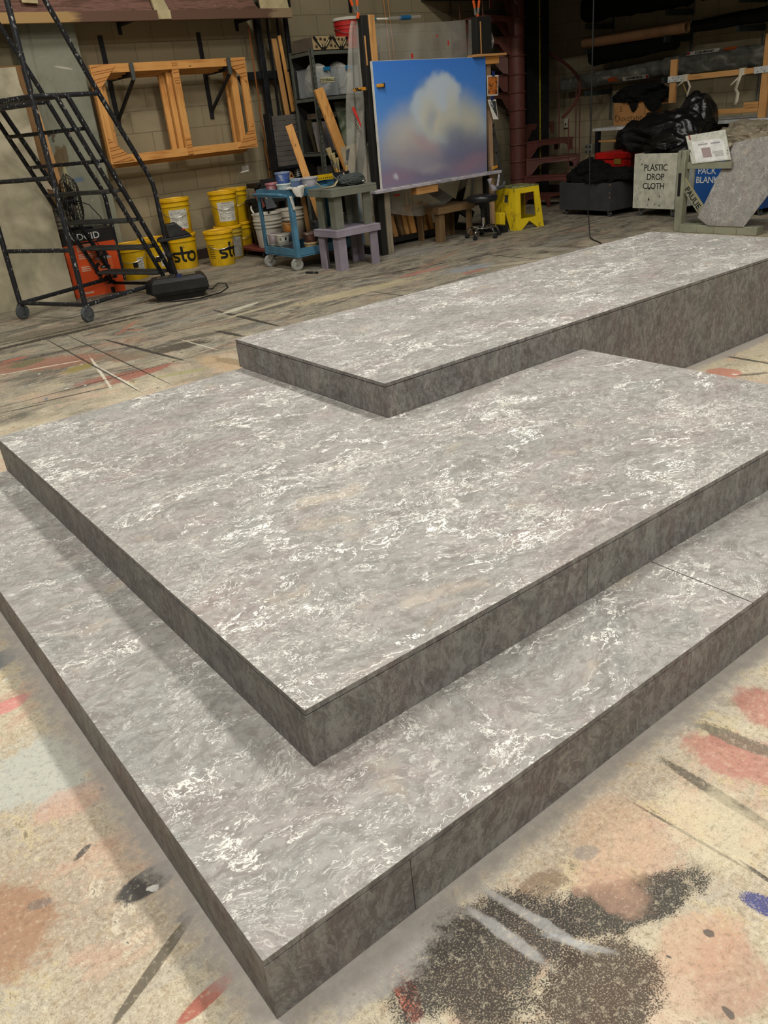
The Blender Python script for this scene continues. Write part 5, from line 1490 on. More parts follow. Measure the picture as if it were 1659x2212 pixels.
# on the grey green bench: brush pail, apron, straps
t = thing('brush_pail', 'small black pail of bristle brushes on the grey green bench', 'pail', (5.49, 7.86, .853))
MB().lathe([(.078, 0), (.08, .004), (.092, .135), (.096, .14), (.088, .14), (.075, .01)], (5.49, 7.86, .853), 24).build('pot', paint('pail_black', (44, 44, 50), .45), t)
MB().tube([(5.49 + .098 * math.cos(-2.0 - PI / 2 + PI * k / 16), 7.86 + .098 * math.sin(-2.0 - PI / 2 + PI * k / 16), .985 - .085 * math.sin(PI * k / 16)) for k in range(17)], .003, 6).build('bail_handle', m_wire, t)
MB().hexa([(5.455, 7.765, .91), (5.468, 7.762, .91), (5.468, 7.768, .91), (5.455, 7.771, .91)], [(5.452, 7.765, .985), (5.466, 7.761, .985), (5.466, 7.768, .985), (5.452, 7.772, .985)]).build('paint_run', paint('run_pink', (196, 160, 146), .5), t)
m_bristle = paint('bristle', (168, 150, 104), .9, dirt=(110, 104, 84), dscale=30, damt=.6, bump=.4)
m_handle = paint('brush_handle', (206, 160, 84), .45)
for k, (bx, by, tx, ty, tz, w, lab) in enumerate(((5.46, 7.86, 5.37, 7.88, 1.235, .052, 'wide flat bristle brush standing tallest in the black pail'), (5.45, 7.83, 5.385, 7.83, 1.18, .04, 'bristle brush in front of the wide one in the black pail'), (5.47, 7.84, 5.43, 7.82, 1.13, .028, 'small tan handled brush in the black pail'), (5.53, 7.86, 5.62, 7.86, 1.20, .034, 'grey bristled brush leaning out alone on the far side of the black pail'))):
    t = thing('paint_brush', lab, 'brush', (bx, by, .87), 0, 'brushes in the black pail')
    a, b = Vector((bx, by, .87)), Vector((tx, ty, tz)); d = b - a
    MB().tube([a, a + d * .55], [.006, .010], 8).build('handle', m_handle, t)
    MB().bar(a + d * .55, a + d * .68, w * .7, .018, (0, 1, 0)).build('ferrule', m_zinc, t, bevel=.002)
    s_ = (b - a).normalized()
    MB().hexa([a + d * .68 + Vector((-w * .35, -.008, 0)), a + d * .68 + Vector((w * .35, -.008, 0)), a + d * .68 + Vector((w * .35, .008, 0)), a + d * .68 + Vector((-w * .35, .008, 0))],
              [b + Vector((-w * .6, -.012, 0)), b + Vector((w * .6, -.012, .012)), b + Vector((w * .6, .012, .012)), b + Vector((-w * .6, .012, 0))]).build('bristles', m_bristle if k != 3 else m_rubber, t, bevel=.004)
m_apron = paint('apron_grey', (66, 72, 70), .9, dirt=(50, 56, 56), dscale=6, bump=.25)
t = thing('folded_apron', 'dark grey work apron rolled up on the grey green bench with loose pale straps', 'apron', (5.5, 7.66, .853))
crumple((5.50, 7.68, .90), (.155, .075, .062), 4, .30, 1.7, True, 5, .854).build('rolled_cloth', m_apron, t)
def strap_(p, w):
    m = MB()
    vs = []
    for q in p:
        vs += [(q[0], q[1] - w / 2, q[2]), (q[0], q[1] + w / 2, q[2] + .003)]
    m.add(vs, [(2 * i, 2 * i + 2, 2 * i + 3, 2 * i + 1) for i in range(len(p) - 1)])
    return m
strap_([(5.40, 7.74, .93), (5.35, 7.76, .90), (5.31, 7.75, .868), (5.25, 7.74, .862), (5.18, 7.75, .866), (5.12, 7.74, .885), (5.075, 7.75, .925)], .03).build('pale_strap', m_cream, t, solid=.004)
strap_([(5.44, 7.77, .97), (5.40, 7.79, .95), (5.36, 7.78, .90), (5.30, 7.78, .865), (5.23, 7.80, .860)], .03).build('grey_strap', m_rubber, t, solid=.004)
MB().bar((5.58, 7.605, .885), (5.605, 7.60, .89), .012, .002, (0, 1, 0)).build('care_tag', m_paper, t)
tag(MB().tube([(5.60, 7.78, .862), (5.72, 7.74, .885)], .005, 6).build('brush_stick', m_handle), 'thin tan brush handle poking out behind the rolled apron', 'stick')

# ------------------------------------------------------------------ easel with the cloud picture
m_blackwood = paint('black_painted_wood', (30, 29, 27), .65, dirt=(66, 60, 50), dscale=16, damt=.5, thr=(.6, .7))
t = thing('studio_easel', 'tall home-made easel of black painted timber holding the cloud painting', 'easel', (6.95, 7.95, 0))
MB().box(6.015, 6.105, 7.93, 8.02, 0, 2.47).build('upright', m_blackwood, t, bevel=.003)
m_weather = wood('weathered_post', (150, 138, 118), (108, 98, 84), 'Z')
MB().box(6.106, 6.185, 7.915, 7.975, 1.2, 2.47).build('wood_facing', m_oldpine['Z'], t, bevel=.004)
MB().box(6.106, 6.185, 7.915, 7.975, 0, 1.199).build('wood_facing', m_weather, t, bevel=.004)
MB().box(6.03, 6.045, 7.924, 7.93, 2.0, 2.28).build('edge_strip', m_oldpine['Z'], t)
MB().box(7.70, 7.945, 7.93, 8.02, 1.98, 2.43).box(7.80, 7.935, 7.96, 8.03, 0, 2.0).build('upright', m_blackwood, t, bevel=.003)
MB().box(7.84, 7.90, 7.915, 7.958, 0, 1.93).build('wood_facing', wood('pinkish_post', (176, 144, 112), (130, 104, 84), 'Z'), t, bevel=.004)
MB().box(7.755, 7.768, 7.924, 7.93, 2.04, 2.38).box(7.69, 7.77, 7.924, 7.93, 2.035, 2.045).build('edge_strip', m_oldpine['Z'], t)
g = G('paint_crusted_tray'); n_ = g.noise(g.map(g.obj(), (0, 0, 0), (0, 0, 0), (4, 14, 14)), 2, 6, .7)
m_tray = g.done(g.ramp(n_, [(.3, (116, 116, 126)), (.45, (150, 148, 156)), (.55, (190, 182, 188)), (.7, (120, 112, 116))]), .6, 0, n_, .3, .006)
MB().box(5.90, 7.93, 7.80, 7.925, .705, .742).build('tray', m_tray, t, bevel=.006)
MB().box(6.52, 6.86, 7.82, 7.93, .62, .705).build('tray_block', m_oldpine['X'], t, bevel=.003)
MB().box(7.53, 8.06, 7.80, 7.93, 2.01, 2.035).build('top_clip_bar', m_oldpine['X'], t, bevel=.003)
MB().box(7.76, 7.99, 7.86, 7.928, 1.93, 2.01).build('top_clip_block', m_pine['X'], t, bevel=.003)
MB().bar((7.08, 8.46, .72), (8.00, 8.46, .16), .05, .12, (0, 0, 1)).build('diagonal_brace', m_blackwood, t)
MB().box(6.1, 7.83, 8.75, 8.79, .02, .12).build('bottom_rail', m_blackwood, t)
for x in (6.06, 7.87):
    MB().box(x - .045, x + .045, 7.70, 8.75, 0.0, .085).build('foot', m_blackwood, t, bevel=.003) if x > 7 else MB().box(x - .045, x + .045, 8.03, 8.85, 0.0, .085).build('foot', m_blackwood, t, bevel=.003)
    MB().bar((x, 8.03, 1.55), (x, 8.70, .06), .05, .09, (1, 0, 0)).build('rear_stay', m_blackwood, t)

def cloud_material():
    g = G('painted_cloudscape')
    o = g.obj()          # local metres, x across, z up
    s = g.n('ShaderNodeSeparateXYZ', {0: o})
    wn = g.noise(o, 3.2, 5, .55, .2, True)
    wv = g.n('ShaderNodeVectorMath', {0: wn, 1: (.5, .5, .5)}, operation='SUBTRACT').outputs[0]
    wv = g.n('ShaderNodeVectorMath', {0: wv, 'Scale': .20}, operation='SCALE').outputs[0]
    ow = g.n('ShaderNodeVectorMath', {0: o, 1: wv}, operation='ADD').outputs[0]
    c = g.ramp(g.math('DIVIDE', s.outputs[2], 1.3), [(.0, (122, 126, 160)), (.2, (128, 150, 190)), (.45, (98, 150, 216)), (.75, (64, 130, 214)), (1.0, (50, 118, 210))])
    def blob(x, z, rx, rz, a, col, st, soft=.45):
        nonlocal c
        v = g.map(g.n('ShaderNodeVectorMath', {0: ow, 1: (1, 0, 1)}, operation='MULTIPLY').outputs[0], (x, 0, z), (0, a, 0), (rx, 1, rz), 'TEXTURE')
        d = g.n('ShaderNodeVectorMath', {0: v}, operation='LENGTH').outputs['Value']
        c = g.mix(g.n('ShaderNodeMapRange', {'Value': d, 'From Min': 1.0 + soft, 'From Max': 1.0 - soft, 'To Min': 0.0, 'To Max': st}, interpolation_type='SMOOTHSTEP').outputs[0], c, rgb(col))
    # low bank of violet and grey, then warm middle, then the pale towers
    blob(.85, .10, 1.05, .30, 0, (118, 112, 136), .9, .7)
    blob(.40, .42, .42, .20, .1, (150, 148, 152), .8, .7)
    blob(.60, .55, .46, .26, -.1, (188, 186, 180), .9, .6)
    blob(1.28, .62, .42, .26, .35, (180, 184, 178), .9, .6)
    blob(.76, .72, .24, .32, .05, (170, 184, 196), .95, .35)
    blob(.98, .76, .30, .34, .0, (166, 184, 202), .95, .22)
    blob(.99, .92, .27, .20, .0, (190, 204, 218), .95, .25)
    blob(.70, .78, .17, .19, .0, (182, 200, 218), .95, .25)
    blob(.80, .70, .13, .22, .0, (202, 200, 182), .8, .7)
    blob(1.14, .70, .10, .22, .1, (198, 198, 180), .7, .7)
    blob(.92, .60, .30, .14, .2, (204, 200, 180), .8, .8)
    blob(1.40, .55, .22, .14, .5, (194, 192, 174), .7, .7)
    blob(.80, .66, .07, .13, .3, (136, 154, 184), .5, .8)
    blob(1.20, .46, .20, .12, .3, (112, 124, 150), .7, .8)
    blob(1.45, .30, .40, .16, .1, (104, 104, 134), .7, .7)
    blob(.50, .30, .34, .12, .2, (158, 146, 156), .6, .8)
    blob(.66, .40, .22, .07, .5, (176, 142, 150), .55, .9)
    blob(.20, .10, .30, .10, .0, (150, 120, 140), .6, .9)
    blob(1.45, .14, .30, .08, -.2, (156, 122, 136), .6, .9)
    blob(.62, .24, .34, .08, .1, (140, 142, 158), .6, .9)
    blob(.80, .13, .20, .05, .1, (170, 164, 170), .5, .9)
    blob(.20, .11, .05, .035, .7, (204, 206, 216), .7, .6)
    f = g.noise(o, 120, 2, .6)
    c = g.mix(g.step(f, .35, .65, 0, .05), c, rgb((230, 230, 230)))
    return g.done(c, .5, spec=.2)
t = thing('cloud_painting', 'large square painting of pale clouds on deep blue resting on the easel', 'painting', (6.04, 7.85, .745))
cp = MB().hexa([(6.035, 7.853, .745), (7.72, 7.853, .745), (7.72, 7.885, .745), (6.035, 7.885, .745)], [(6.045, 7.853, 2.035), (7.755, 7.853, 2.008), (7.755, 7.885, 2.008), (6.045, 7.885, 2.035)]).build('stretcher', m_paper, t, smooth=False)
MB().hexa([(6.041, 7.8505, .75), (7.717, 7.8505, .75), (7.717, 7.8525, .75), (6.041, 7.8525, .75)], [(6.051, 7.8505, 2.031), (7.752, 7.8505, 2.005), (7.752, 7.8525, 2.005), (6.051, 7.8525, 2.031)]).build('painted_face', cloud_material(), t, smooth=False)

# clear drop sheet hung behind the easel and at its side
m_film = glassy('clear_film', (172, 169, 158), .42, .18, 2.2, .5, .12)
def film_main(u, v):
    x = 6.12 + 1.62 * u
    top = 2.425 - .018 * math.sin(PI * u)
    bot = .40 + .16 * u + .05 * math.sin(u * 7 + 1) - .10 * math.sin(u * PI)
    z = top + (bot - top) * v
    fold = .022 * math.sin(u * 24 + 2 * mn.noise(Vector((u * 3, v * 2, 0)))) * (.25 + v) + .05 * mn.noise(Vector((u * 4, v * 3, 5)))
    return Vector((x, 8.16 + fold + .02 * v, z))
t = thing('drop_sheet', 'clear plastic sheet hung behind the cloud painting with red tape marks', 'plastic sheet', (6.9, 8.13, .4))
MB().sheet(film_main, 70, 44).build('film', m_film, t)
m_redtape = paint('red_tape', (206, 52, 46), .5)
for (x, z, w, h) in ((6.78, 2.05, .03, .05), (7.35, 2.16, .02, .05), (7.18, 2.25, .02, .025), (6.36, .62, .10, .02), (6.40, .72, .04, .02), (6.68, .66, .04, .04), (6.16, 2.0, .05, .02)):
    MB().box(x, x + w, 8.06, 8.062, z, z + h).build('tape_mark', m_redtape, t)
def film_right(u, v):
    x = 7.72 + .40 * u * (.55 + .45 * math.sin(PI * min(1, v * 1.2)))
    z = 2.42 - (.78 - .25 * u) * v
    return Vector((x, 8.09 + .03 * math.sin(u * 9 + v * 3), z))
MB().sheet(film_right, 16, 18).build('film', m_film, t)
def film_left(u, v):
    w = .06 + .33 * v ** .7
    x = 6.0 - w * (1 - u) * .95 + .03 * u
    z = 2.43 - 2.08 * v + .10 * u * v
    return Vector((x, 8.02 + .035 * math.sin(u * 13 + v * 2) * (.3 + v) + .03 * mn.noise(Vector((u * 3, v * 4, 9))), z))
t = thing('drop_sheet', 'narrow clear plastic sheet bunched down the side of the easel nearest the shelving', 'plastic sheet', (5.85, 8.0, .35))
MB().sheet(film_left, 26, 48).build('film', m_film, t)
MB().plate([(5.80, 7.965, 1.60), (5.83, 7.965, 1.62), (5.905, 7.965, 1.44), (5.90, 7.965, 1.40)], .002, (0, -1, 0)).build('red_tape_strip', m_redtape, t)

def spring_clamp(p, label, mat_tip, lean=0.0, sc=1.0):
    t = thing('spring_clamp', label, 'clamp', p, 0, 'spring clamps on the easel')
    x, y, z = p
    for s in (-1, 1):
        MB().bar((x + s * .018 * sc, y, z + .01), (x + s * .030 * sc + lean, y, z + .085 * sc), .020 * sc, .022 * sc, (0, 1, 0)).build('jaw', m_zinc, t, bevel=.002)
        MB().bar((x + s * .030 * sc + lean, y, z + .082 * sc), (x + s * .048 * sc + lean * 1.5, y, z + .16 * sc), .022 * sc, .022 * sc, (0, 1, 0)).build('handle_tip', mat_tip, t, bevel=.004)
    MB().bar((x - .004, y - .006, z - .035), (x + .010, y - .006, z + .02), .030 * sc, .022 * sc, (0, 1, 0)).build('pad_tip', mat_tip, t, bevel=.004)
    MB().lathe([(.016 * sc, -.012), (.016 * sc, .012)], (x, y, z + .03 * sc), 12, 'Y').build('coil', m_zinc, t)
spring_clamp((5.985, 7.955, 2.475), 'orange tipped spring clamp on the black easel post beside the red bucket', m_orange, -.02)
spring_clamp((7.735, 7.955, 2.435), 'orange tipped spring clamp on the wide black easel post by the spiral stair', m_orange, .0)
def grip(p, q, label, mat):
    t = thing('bar_clamp', label, 'clamp', p)
    MB().bar(p, q, .022, .034, (0, 0, 1)).build('body', mat, t, bevel=.006)
    d = (Vector(q) - Vector(p)).normalized()
    MB().bar(Vector(q) - d * .004, Vector(q) + d * .012, .026, .045, (0, 0, 1)).build('pad', m_ink, t, bevel=.003)
    MB().bar(Vector(p) + Vector((0, .012, .0)), Vector(p) + d * .03 + Vector((0, .05, -.0)), .018, .022).build('jaw', m_zinc, t)
grip((6.075, 7.835, 1.795), (6.165, 7.832, 1.795), 'amber clamp gripping the edge of the cloud painting to the easel post', m_amber)
grip((5.80, 7.90, 1.775), (5.985, 7.915, 1.78), 'long amber and black clamp pinching the bunched clear sheet', paint('amber_black', (214, 146, 44), .5, dirt=(30, 28, 26), dscale=12, damt=1.0, thr=(.48, .52)))
grip((7.79, 7.83, .775), (7.90, 7.85, .785), 'amber clamp at the far end of the paint-crusted easel tray', m_amber)
t = thing('c_clamp', 'paint-smeared grey clamp hanging from the end of the easel tray above the stool', 'clamp', (7.85, 7.83, .55))
MB().tube([(7.88, 7.82, .745), (7.885, 7.815, .68), (7.87, 7.81, .62), (7.85, 7.81, .56)], .014, 8).build('arm', m_tray, t)
MB().plate([(7.68, 7.80, .66), (7.75, 7.80, .665), (7.72, 7.80, .60), (7.80, 7.80, .57), (7.93, 7.80, .55), (7.93, 7.80, .515), (7.75, 7.80, .515)], .02, (0, 1, 0)).build('blade', m_tray, t, smooth=False)
MB().tube([(7.82, 7.785, .545), (7.88, 7.78, .54), (7.93, 7.78, .56), (7.955, 7.78, .60)], .018, 8).build('hook', m_rubber, t)
# photographs taped to the easel
def photo(quad, label, cols, sc, rim):
    t = thing('photo_print', label, 'photo', quad[0], 0, 'photographs taped to the easel')
    MB().plate(quad, .0015, (0, 1, 0)).build('sheet', m_paper, t, smooth=False)
    c = sum((Vector(q) for q in quad), Vector()) / 4
    inn = [c + (Vector(q) - c) * rim + Vector((0, -.001, 0)) for q in quad]
    g = G('photo_image'); n = g.noise(g.map(g.obj(), (2, 1, 3)), sc, 5, .6, .8)
    k = len(cols)
    MB().plate(inn, .0006, (0, 1, 0)).build('image', g.done(g.ramp(n, [(.32 + .36 * i / (k - 1), q) for i, q in enumerate(cols)]), .4), t, smooth=False)
    MB().plate([Vector(((quad[2][0] + quad[3][0]) / 2 - .025, quad[3][1] - .003, quad[3][2] - .012)), Vector(((quad[2][0] + quad[3][0]) / 2 + .020, quad[3][1] - .003, quad[3][2] - .012)), Vector(((quad[2][0] + quad[3][0]) / 2 + .028, quad[3][1] - .003, quad[3][2] + .035)), Vector(((quad[2][0] + quad[3][0]) / 2 - .016, quad[3][1] - .003, quad[3][2] + .045))], .001, (0, 1, 0)).build('blue_tape', paint('tape_blue', (34, 48, 112), .5), t)
photo([(7.758, 7.845, 1.59), (7.955, 7.86, 1.585), (7.97, 7.86, 1.805), (7.765, 7.845, 1.81)], 'small print of a glowing orange cloud taped to the easel post', [(44, 42, 54), (92, 52, 40), (206, 124, 50), (176, 92, 46), (84, 40, 34)], 9, .86)
photo([(7.86, 7.86, 1.33), (7.94, 7.85, 1.32), (7.925, 7.87, 1.545), (7.775, 7.86, 1.55)], 'curling black and white print taped under the orange cloud print', [(34, 36, 36), (52, 54, 54), (70, 72, 72), (190, 192, 190)], 7, .84)
t = thing('tube_roll', 'clear tube with blue tape bands lying along the top edge of the hung sheet', 'tube', (6.45, 8.12, 2.44))
MB().tube([(6.16, 8.12, 2.452), (6.52, 8.12, 2.452)], .012, 8).build('tube', m_white, t)
MB().tube([(6.24, 8.12, 2.452), (6.36, 8.12, 2.452)], .0135, 8).build('tape_band', paint('teal_tape', (28, 108, 132), .5), t)
MB().tube([(6.54, 8.12, 2.455), (7.0, 8.12, 2.465)], .018, 8).build('clear_sleeve', m_film, t)
MB().tube([(6.71, 8.12, 2.458), (6.85, 8.12, 2.46)], .024, 10).build('tape_band', paint('teal_tape2', (26, 96, 140), .5), t)
# beige board and planks leaning behind the benches
tag(MB().plate([(6.16, 8.45, 0), (6.44, 8.45, 0), (6.40, 8.62, 1.24), (6.06, 8.62, 1.20)], .015, (0, 1, 0)).build('panel_offcut', paint('beige_board', (190, 172, 140), .7)), 'smooth beige board leaning behind the brush pail', 'board')
tag(MB().bar((6.56, 8.75, 0), (6.17, 9.12, 1.86), .125, .04, (0, 1, 0)).build('plank', m_pine['Z'], bevel=.003), 'wide pine plank leaning against the front of the shelving', 'plank', 'planks leaning by the shelving')
tag(MB().bar((5.96, 8.92, 0), (5.75, 9.22, 1.50), .09, .03, (.6, .8, 0)).build('plank', m_pine['Z'], bevel=.003), 'twisted pine plank leaning between the counterweights and the shelving', 'plank', 'planks leaning by the shelving')
tag(MB().bar((6.02, 8.98, 0), (5.80, 9.24, 1.30), .05, .03, (.6, .8, 0)).build('plank', m_pine['Z'], bevel=.003), 'shorter pine plank just behind the twisted one by the counterweights', 'plank', 'planks leaning by the shelving')
for k, (x, h, w, c) in enumerate(((6.42, .22, .06, 0), (6.52, .27, .05, 1), (6.60, .24, .07, 0), (6.72, .30, .05, 2), (6.80, .26, .06, 0), (6.90, .32, .08, 1), (7.02, .28, .05, 2), (7.10, .34, .07, 0), (7.22, .30, .06, 1))):
    tag(MB().hexa([(x, 8.42, .101), (x + w, 8.42, .101), (x + w, 8.50, .101), (x, 8.50, .101)], [(x, 8.50, .101 + h), (x + w, 8.50, .101 + h + .02), (x + w, 8.58, .101 + h + .02), (x, 8.58, .101 + h)]).build('wood_offcut', (m_oldpine['Z'], m_pine['Z'], m_brownwood['Z'])[c], bevel=.003), ['first', 'second', 'third', 'fourth', 'fifth', 'sixth', 'seventh', 'eighth', 'ninth'][k] + ' wood offcut from the pale easel post in the row behind the easel', 'offcut', 'wood offcuts behind the easel')
t = thing('low_cart', 'flat black trolley behind the easel carrying the wood offcuts', 'trolley', (6.85, 8.55, 0))
MB().box(6.36, 7.34, 8.38, 8.72, .04, .10).build('deck', m_blackwood, t, bevel=.004)
for x in (6.42, 7.28):
    for y in (8.43, 8.67):
        MB().lathe([(.018, -.012), (.02, -.01), (.02, .01), (.018, .012)], (x, y, .02), 12, 'Y').build('wheel', m_darkrubber, t)

# ------------------------------------------------------------------ stool
t = thing('rolling_stool', 'black padded stool on a chrome five-wheeled base beside the easel', 'stool', (7.45, 7.68, 0))
SXc, SYc = 7.45, 7.68
MB().lathe([(.05, .425), (.16, .427), (.185, .437), (.192, .455), (.190, .485), (.178, .50), (.14, .508), (.02, .51)], (SXc, SYc, 0), 36).build('seat', paint('vinyl_black', (30, 31, 33), .35, bump=.03), t)
MB().lathe([(.026, .24), (.028, .34), (.040, .36), (.046, .42), (.05, .425)], (SXc, SYc, 0), 20).build('sleeve', m_ink, t)
MB().lathe([(.026, .13), (.026, .335)], (SXc, SYc, 0), 20).build('gas_post', m_chrome, t)
MB().lathe([(.03, .115), (.055, .118), (.06, .128), (.05, .140), (.028, .146)], (SXc, SYc, 0), 24).build('hub', m_chrome, t)
MB().tube([(SXc + .155 * math.cos(2 * PI * j / 36), SYc + .155 * math.sin(2 * PI * j / 36), .132) for j in range(36)], .010, 10, True).build('foot_ring', m_chrome, t)
for k in range(5):
    a = 2 * PI * k / 5 - .35
    ca_, sa_ = math.cos(a), math.sin(a)
    MB().tube([(SXc + .03 * ca_, SYc + .03 * sa_, .125), (SXc + .12 * ca_, SYc + .12 * sa_, .128), (SXc + .175 * ca_, SYc + .175 * sa_, .112), (SXc + .20 * ca_, SYc + .20 * sa_, .075), (SXc + .205 * ca_, SYc + .205 * sa_, .055)], [.014, .014, .014, .012, .010], 10).build('leg', m_chrome, t)
    wx, wy = SXc + .212 * ca_, SYc + .212 * sa_
    f_ = MB().tube([(wx, wy, .062), (wx, wy, .045)], .012, 10).build('caster', m_ink, t)
    for s in (-1, 1):
        MB().lathe([(.006, -.007), (.022, -.007), (.026, -.004), (.026, .004), (.022, .007), (.006, .007)], (wx, wy + s * .013, .026), 16, 'Y').build('wheel', m_darkrubber, f_)

# ------------------------------------------------------------------ yellow step stool
g = G('scuffed_yellow'); o_ = g.obj()
c_ = g.mix(g.step(g.noise(o_, 4, 5), .4, .7, 0, .4), rgb((226, 196, 28)), rgb((196, 164, 24)))
c_ = g.mix(g.step(g.noise(g.map(o_, (1, 1, 1), (0, 0, 0), (6, 6, 2)), 3, 6, .7), .60, .64, 0, .75), c_, rgb((92, 92, 52)))
c_ = g.mix(g.step(g.noise(g.map(o_, (3, 2, 4)), 14, 6, .7, 1.0), .62, .66, 0, .8), c_, rgb((60, 62, 46)))
m_scuff = g.done(c_, .5, 0, g.noise(o_, 40, 3), .1, .004)
t = thing('step_stool', 'scuffed yellow plastic step box with square openings beside the spiral stair', 'step stool', (8.25, 7.9, 0))
B0 = [(7.98, 7.63), (8.44, 7.56), (8.52, 8.08), (8.06, 8.15)]
T0 = [(8.04, 7.68), (8.41, 7.62), (8.475, 8.01), (8.105, 8.07)]
HT = .505
def lerp2(a, b, f): return Vector(a) + (Vector(b) - Vector(a)) * f
def side_wall(i, hole, name, notch=True):
    """one tapered wall with a rectangular hand hole and a notched foot, as a solid ring of faces"""
    j = (i + 1) % 4
    b0, b1, t0_, t1 = Vector((*B0[i], 0)), Vector((*B0[j], 0)), Vector((*T0[i], HT)), Vector((*T0[j], HT))
    P = lambda u, v: b0 + (b1 - b0) * u + ((t0_ + (t1 - t0_) * u) - (b0 + (b1 - b0) * u)) * v
    nrm = (b1 - b0).cross(t0_ - b0).normalized()
    h0, h1, v0, v1 = hole
    m = MB()
    def cell(q):
        m.plate([P(*k) for k in q], .018, -nrm)
    cell([(0, 0), (.22, 0), (h0, v0), (h0, v1), (h0, 1), (0, 1)] if notch else [(0, 0), (h0, 0), (h0, 1), (0, 1)])
    cell([(1, 0), (1, 1), (h1, 1), (h1, v1), (h1, v0), (.78, 0)][::1] if notch else [(h1, 0), (1, 0), (1, 1), (h1, 1)])
    cell([(h0, v1), (h1, v1), (h1, 1), (h0, 1)])
    cell([(.22, 0), (.50, v0 * .72), (.50, v0), (h0, v0)])
    cell([(.50, v0 * .72), (.78, 0), (h1, v0), (.50, v0)])
    return m.build(name, m_scuff, t, smooth=False)
side_wall(0, (.20, .78, .27, .87), 'side_wall')
side_wall(1, (.27, .73, .26, .84), 'side_wall')
side_wall(2, (.27, .73, .26, .84), 'side_wall')
side_wall(3, (.40, .62, .66, .84), 'side_wall')
MB().plate([(*p, HT - .002) for p in T0], .02, (0, 0, 1)).build('tread_top', paint('step_top', (150, 150, 96), .6, dirt=(70, 76, 60), dscale=14, damt=.8, thr=(.45, .55)), t, bevel=.006)
MB().plate([(7.93, 7.86, 0), (7.93, 8.10, 0), (8.02, 8.12, 0), (8.02, 7.85, 0)][::1], .22, (0, 0, 1)).build('low_step', m_scuff, t, bevel=.006)

# ------------------------------------------------------------------ spiral stair
m_stair = paint('oxide_red_steel', (104, 58, 50), .5, dirt=(70, 42, 38), dscale=9, damt=.5)
t = thing('spiral_stair', 'dark oxide red steel spiral stair winding up round a thick pole', 'staircase', (10.25, 9.72, 0))
PX, PY, RS, RP = 10.25, 9.72, .95, .125
MB().lathe([(RP, 0), (RP, 3.6)], (PX, PY, 0), 28).build('centre_pole', m_stair, t)
zs = [.145 + .2455 * k for k in range(13)]
for k, z in enumerate(zs):
    a = math.radians(40 + (z - 1.33) / .2455 * 28)
    MB().lathe([(RP + .012, -.012), (RP + .018, 0), (RP + .012, .012)], (PX, PY, z), 28).build('collar_ring', m_stair, t)
    c1, s1 = math.cos(a), math.sin(a)
    P = lambda r, w, zz: (PX + r * c1 - w * s1, PY + r * s1 + w * c1, zz)
    MB().plate([P(.10, -.06, z), P(RS, -.20, z), P(RS, .20, z), P(.10, .06, z)], .022, (0, 0, 1)).build('tread', m_stair, t, bevel=.004)
    for w in (-1, 1):
        # curved web bracket under each tread edge
        pts = [P(.12, .055 * w, z - .002), P(RS - .02, .185 * w, z - .002), P(RS - .02, .185 * w, z - .16), P(RS - .10, .175 * w, z - .16), P(RS - .11, .17 * w, z - .085), P(RS - .17, .165 * w, z - .055), P(.42, .10 * w, z - .055), P(.32, .085 * w, z - .075), P(.25, .075 * w, z - .16), P(.20, .068 * w, z - .215), P(.12, .055 * w, z - .23)]
        MB().plate(pts, .008, (-s1 * w, c1 * w, 0)).build('tread_bracket', m_stair, t, smooth=False)
    zr = z + 1.05
    MB().tube([P(RS - .01, .17, z - .14), P(RS - .01, .17, zr)], .009, 6).build('baluster', m_stair, t)
hp = []
for k in range(90):
    zz = 1.22 + (3.9 - 1.22) * k / 89
    a = math.radians(-38 + (zz - 1.70) / .2455 * 28)
    hp.append((PX + RS * math.cos(a), PY + RS * math.sin(a), zz))
MB().tube(hp, .021, 10).build('handrail', m_stair, t)
# little folding ladder behind the stair
t = thing('step_ladder', 'grey folding step ladder standing in the shadow between easel and spiral stair', 'ladder', (9.95, 10.15, 0))
m_alu = paint('dull_aluminium', (112, 112, 106), .5, .4)
for s in (-1, 1):
    MB().bar((9.98 + .22 * s, 9.95, 0), (9.98 + .15 * s, 10.15, 1.2), .025, .05, (0, 1, 0)).build('front_rail', m_alu, t)
    MB().bar((9.98 + .20 * s, 10.36, 0), (9.98 + .15 * s, 10.19, 1.15), .02, .04, (0, 1, 0)).build('rear_rail', m_alu, t)
for k in range(4):
    z = .25 + .27 * k
    w_ = .22 - .07 * z / 1.2
    MB().box(9.98 - w_, 9.98 + w_, 9.95 + .2 * z / 1.2 - .02, 9.95 + .2 * z / 1.2 + .07, z, z + .03).build('step', m_alu, t, bevel=.003)
MB().box(9.98 - .15, 9.98 + .15, 10.10, 10.26, 1.19, 1.22).build('top_cap', m_alu, t, bevel=.004)
t = thing('outlet_box', 'small white outlet box on the shadowed wall behind the stair handrail', 'outlet', (XR - .04, 9.86, 1.09))
MB().box(XR - .045, XR, 9.82, 9.91, 1.02, 1.16).build('cover', paint('outlet_cream', (190, 184, 160), .5), t, bevel=.004)
MB().box(XR - .047, XR - .0455, 9.85, 9.88, 1.06, 1.09).build('socket', m_ink, t)

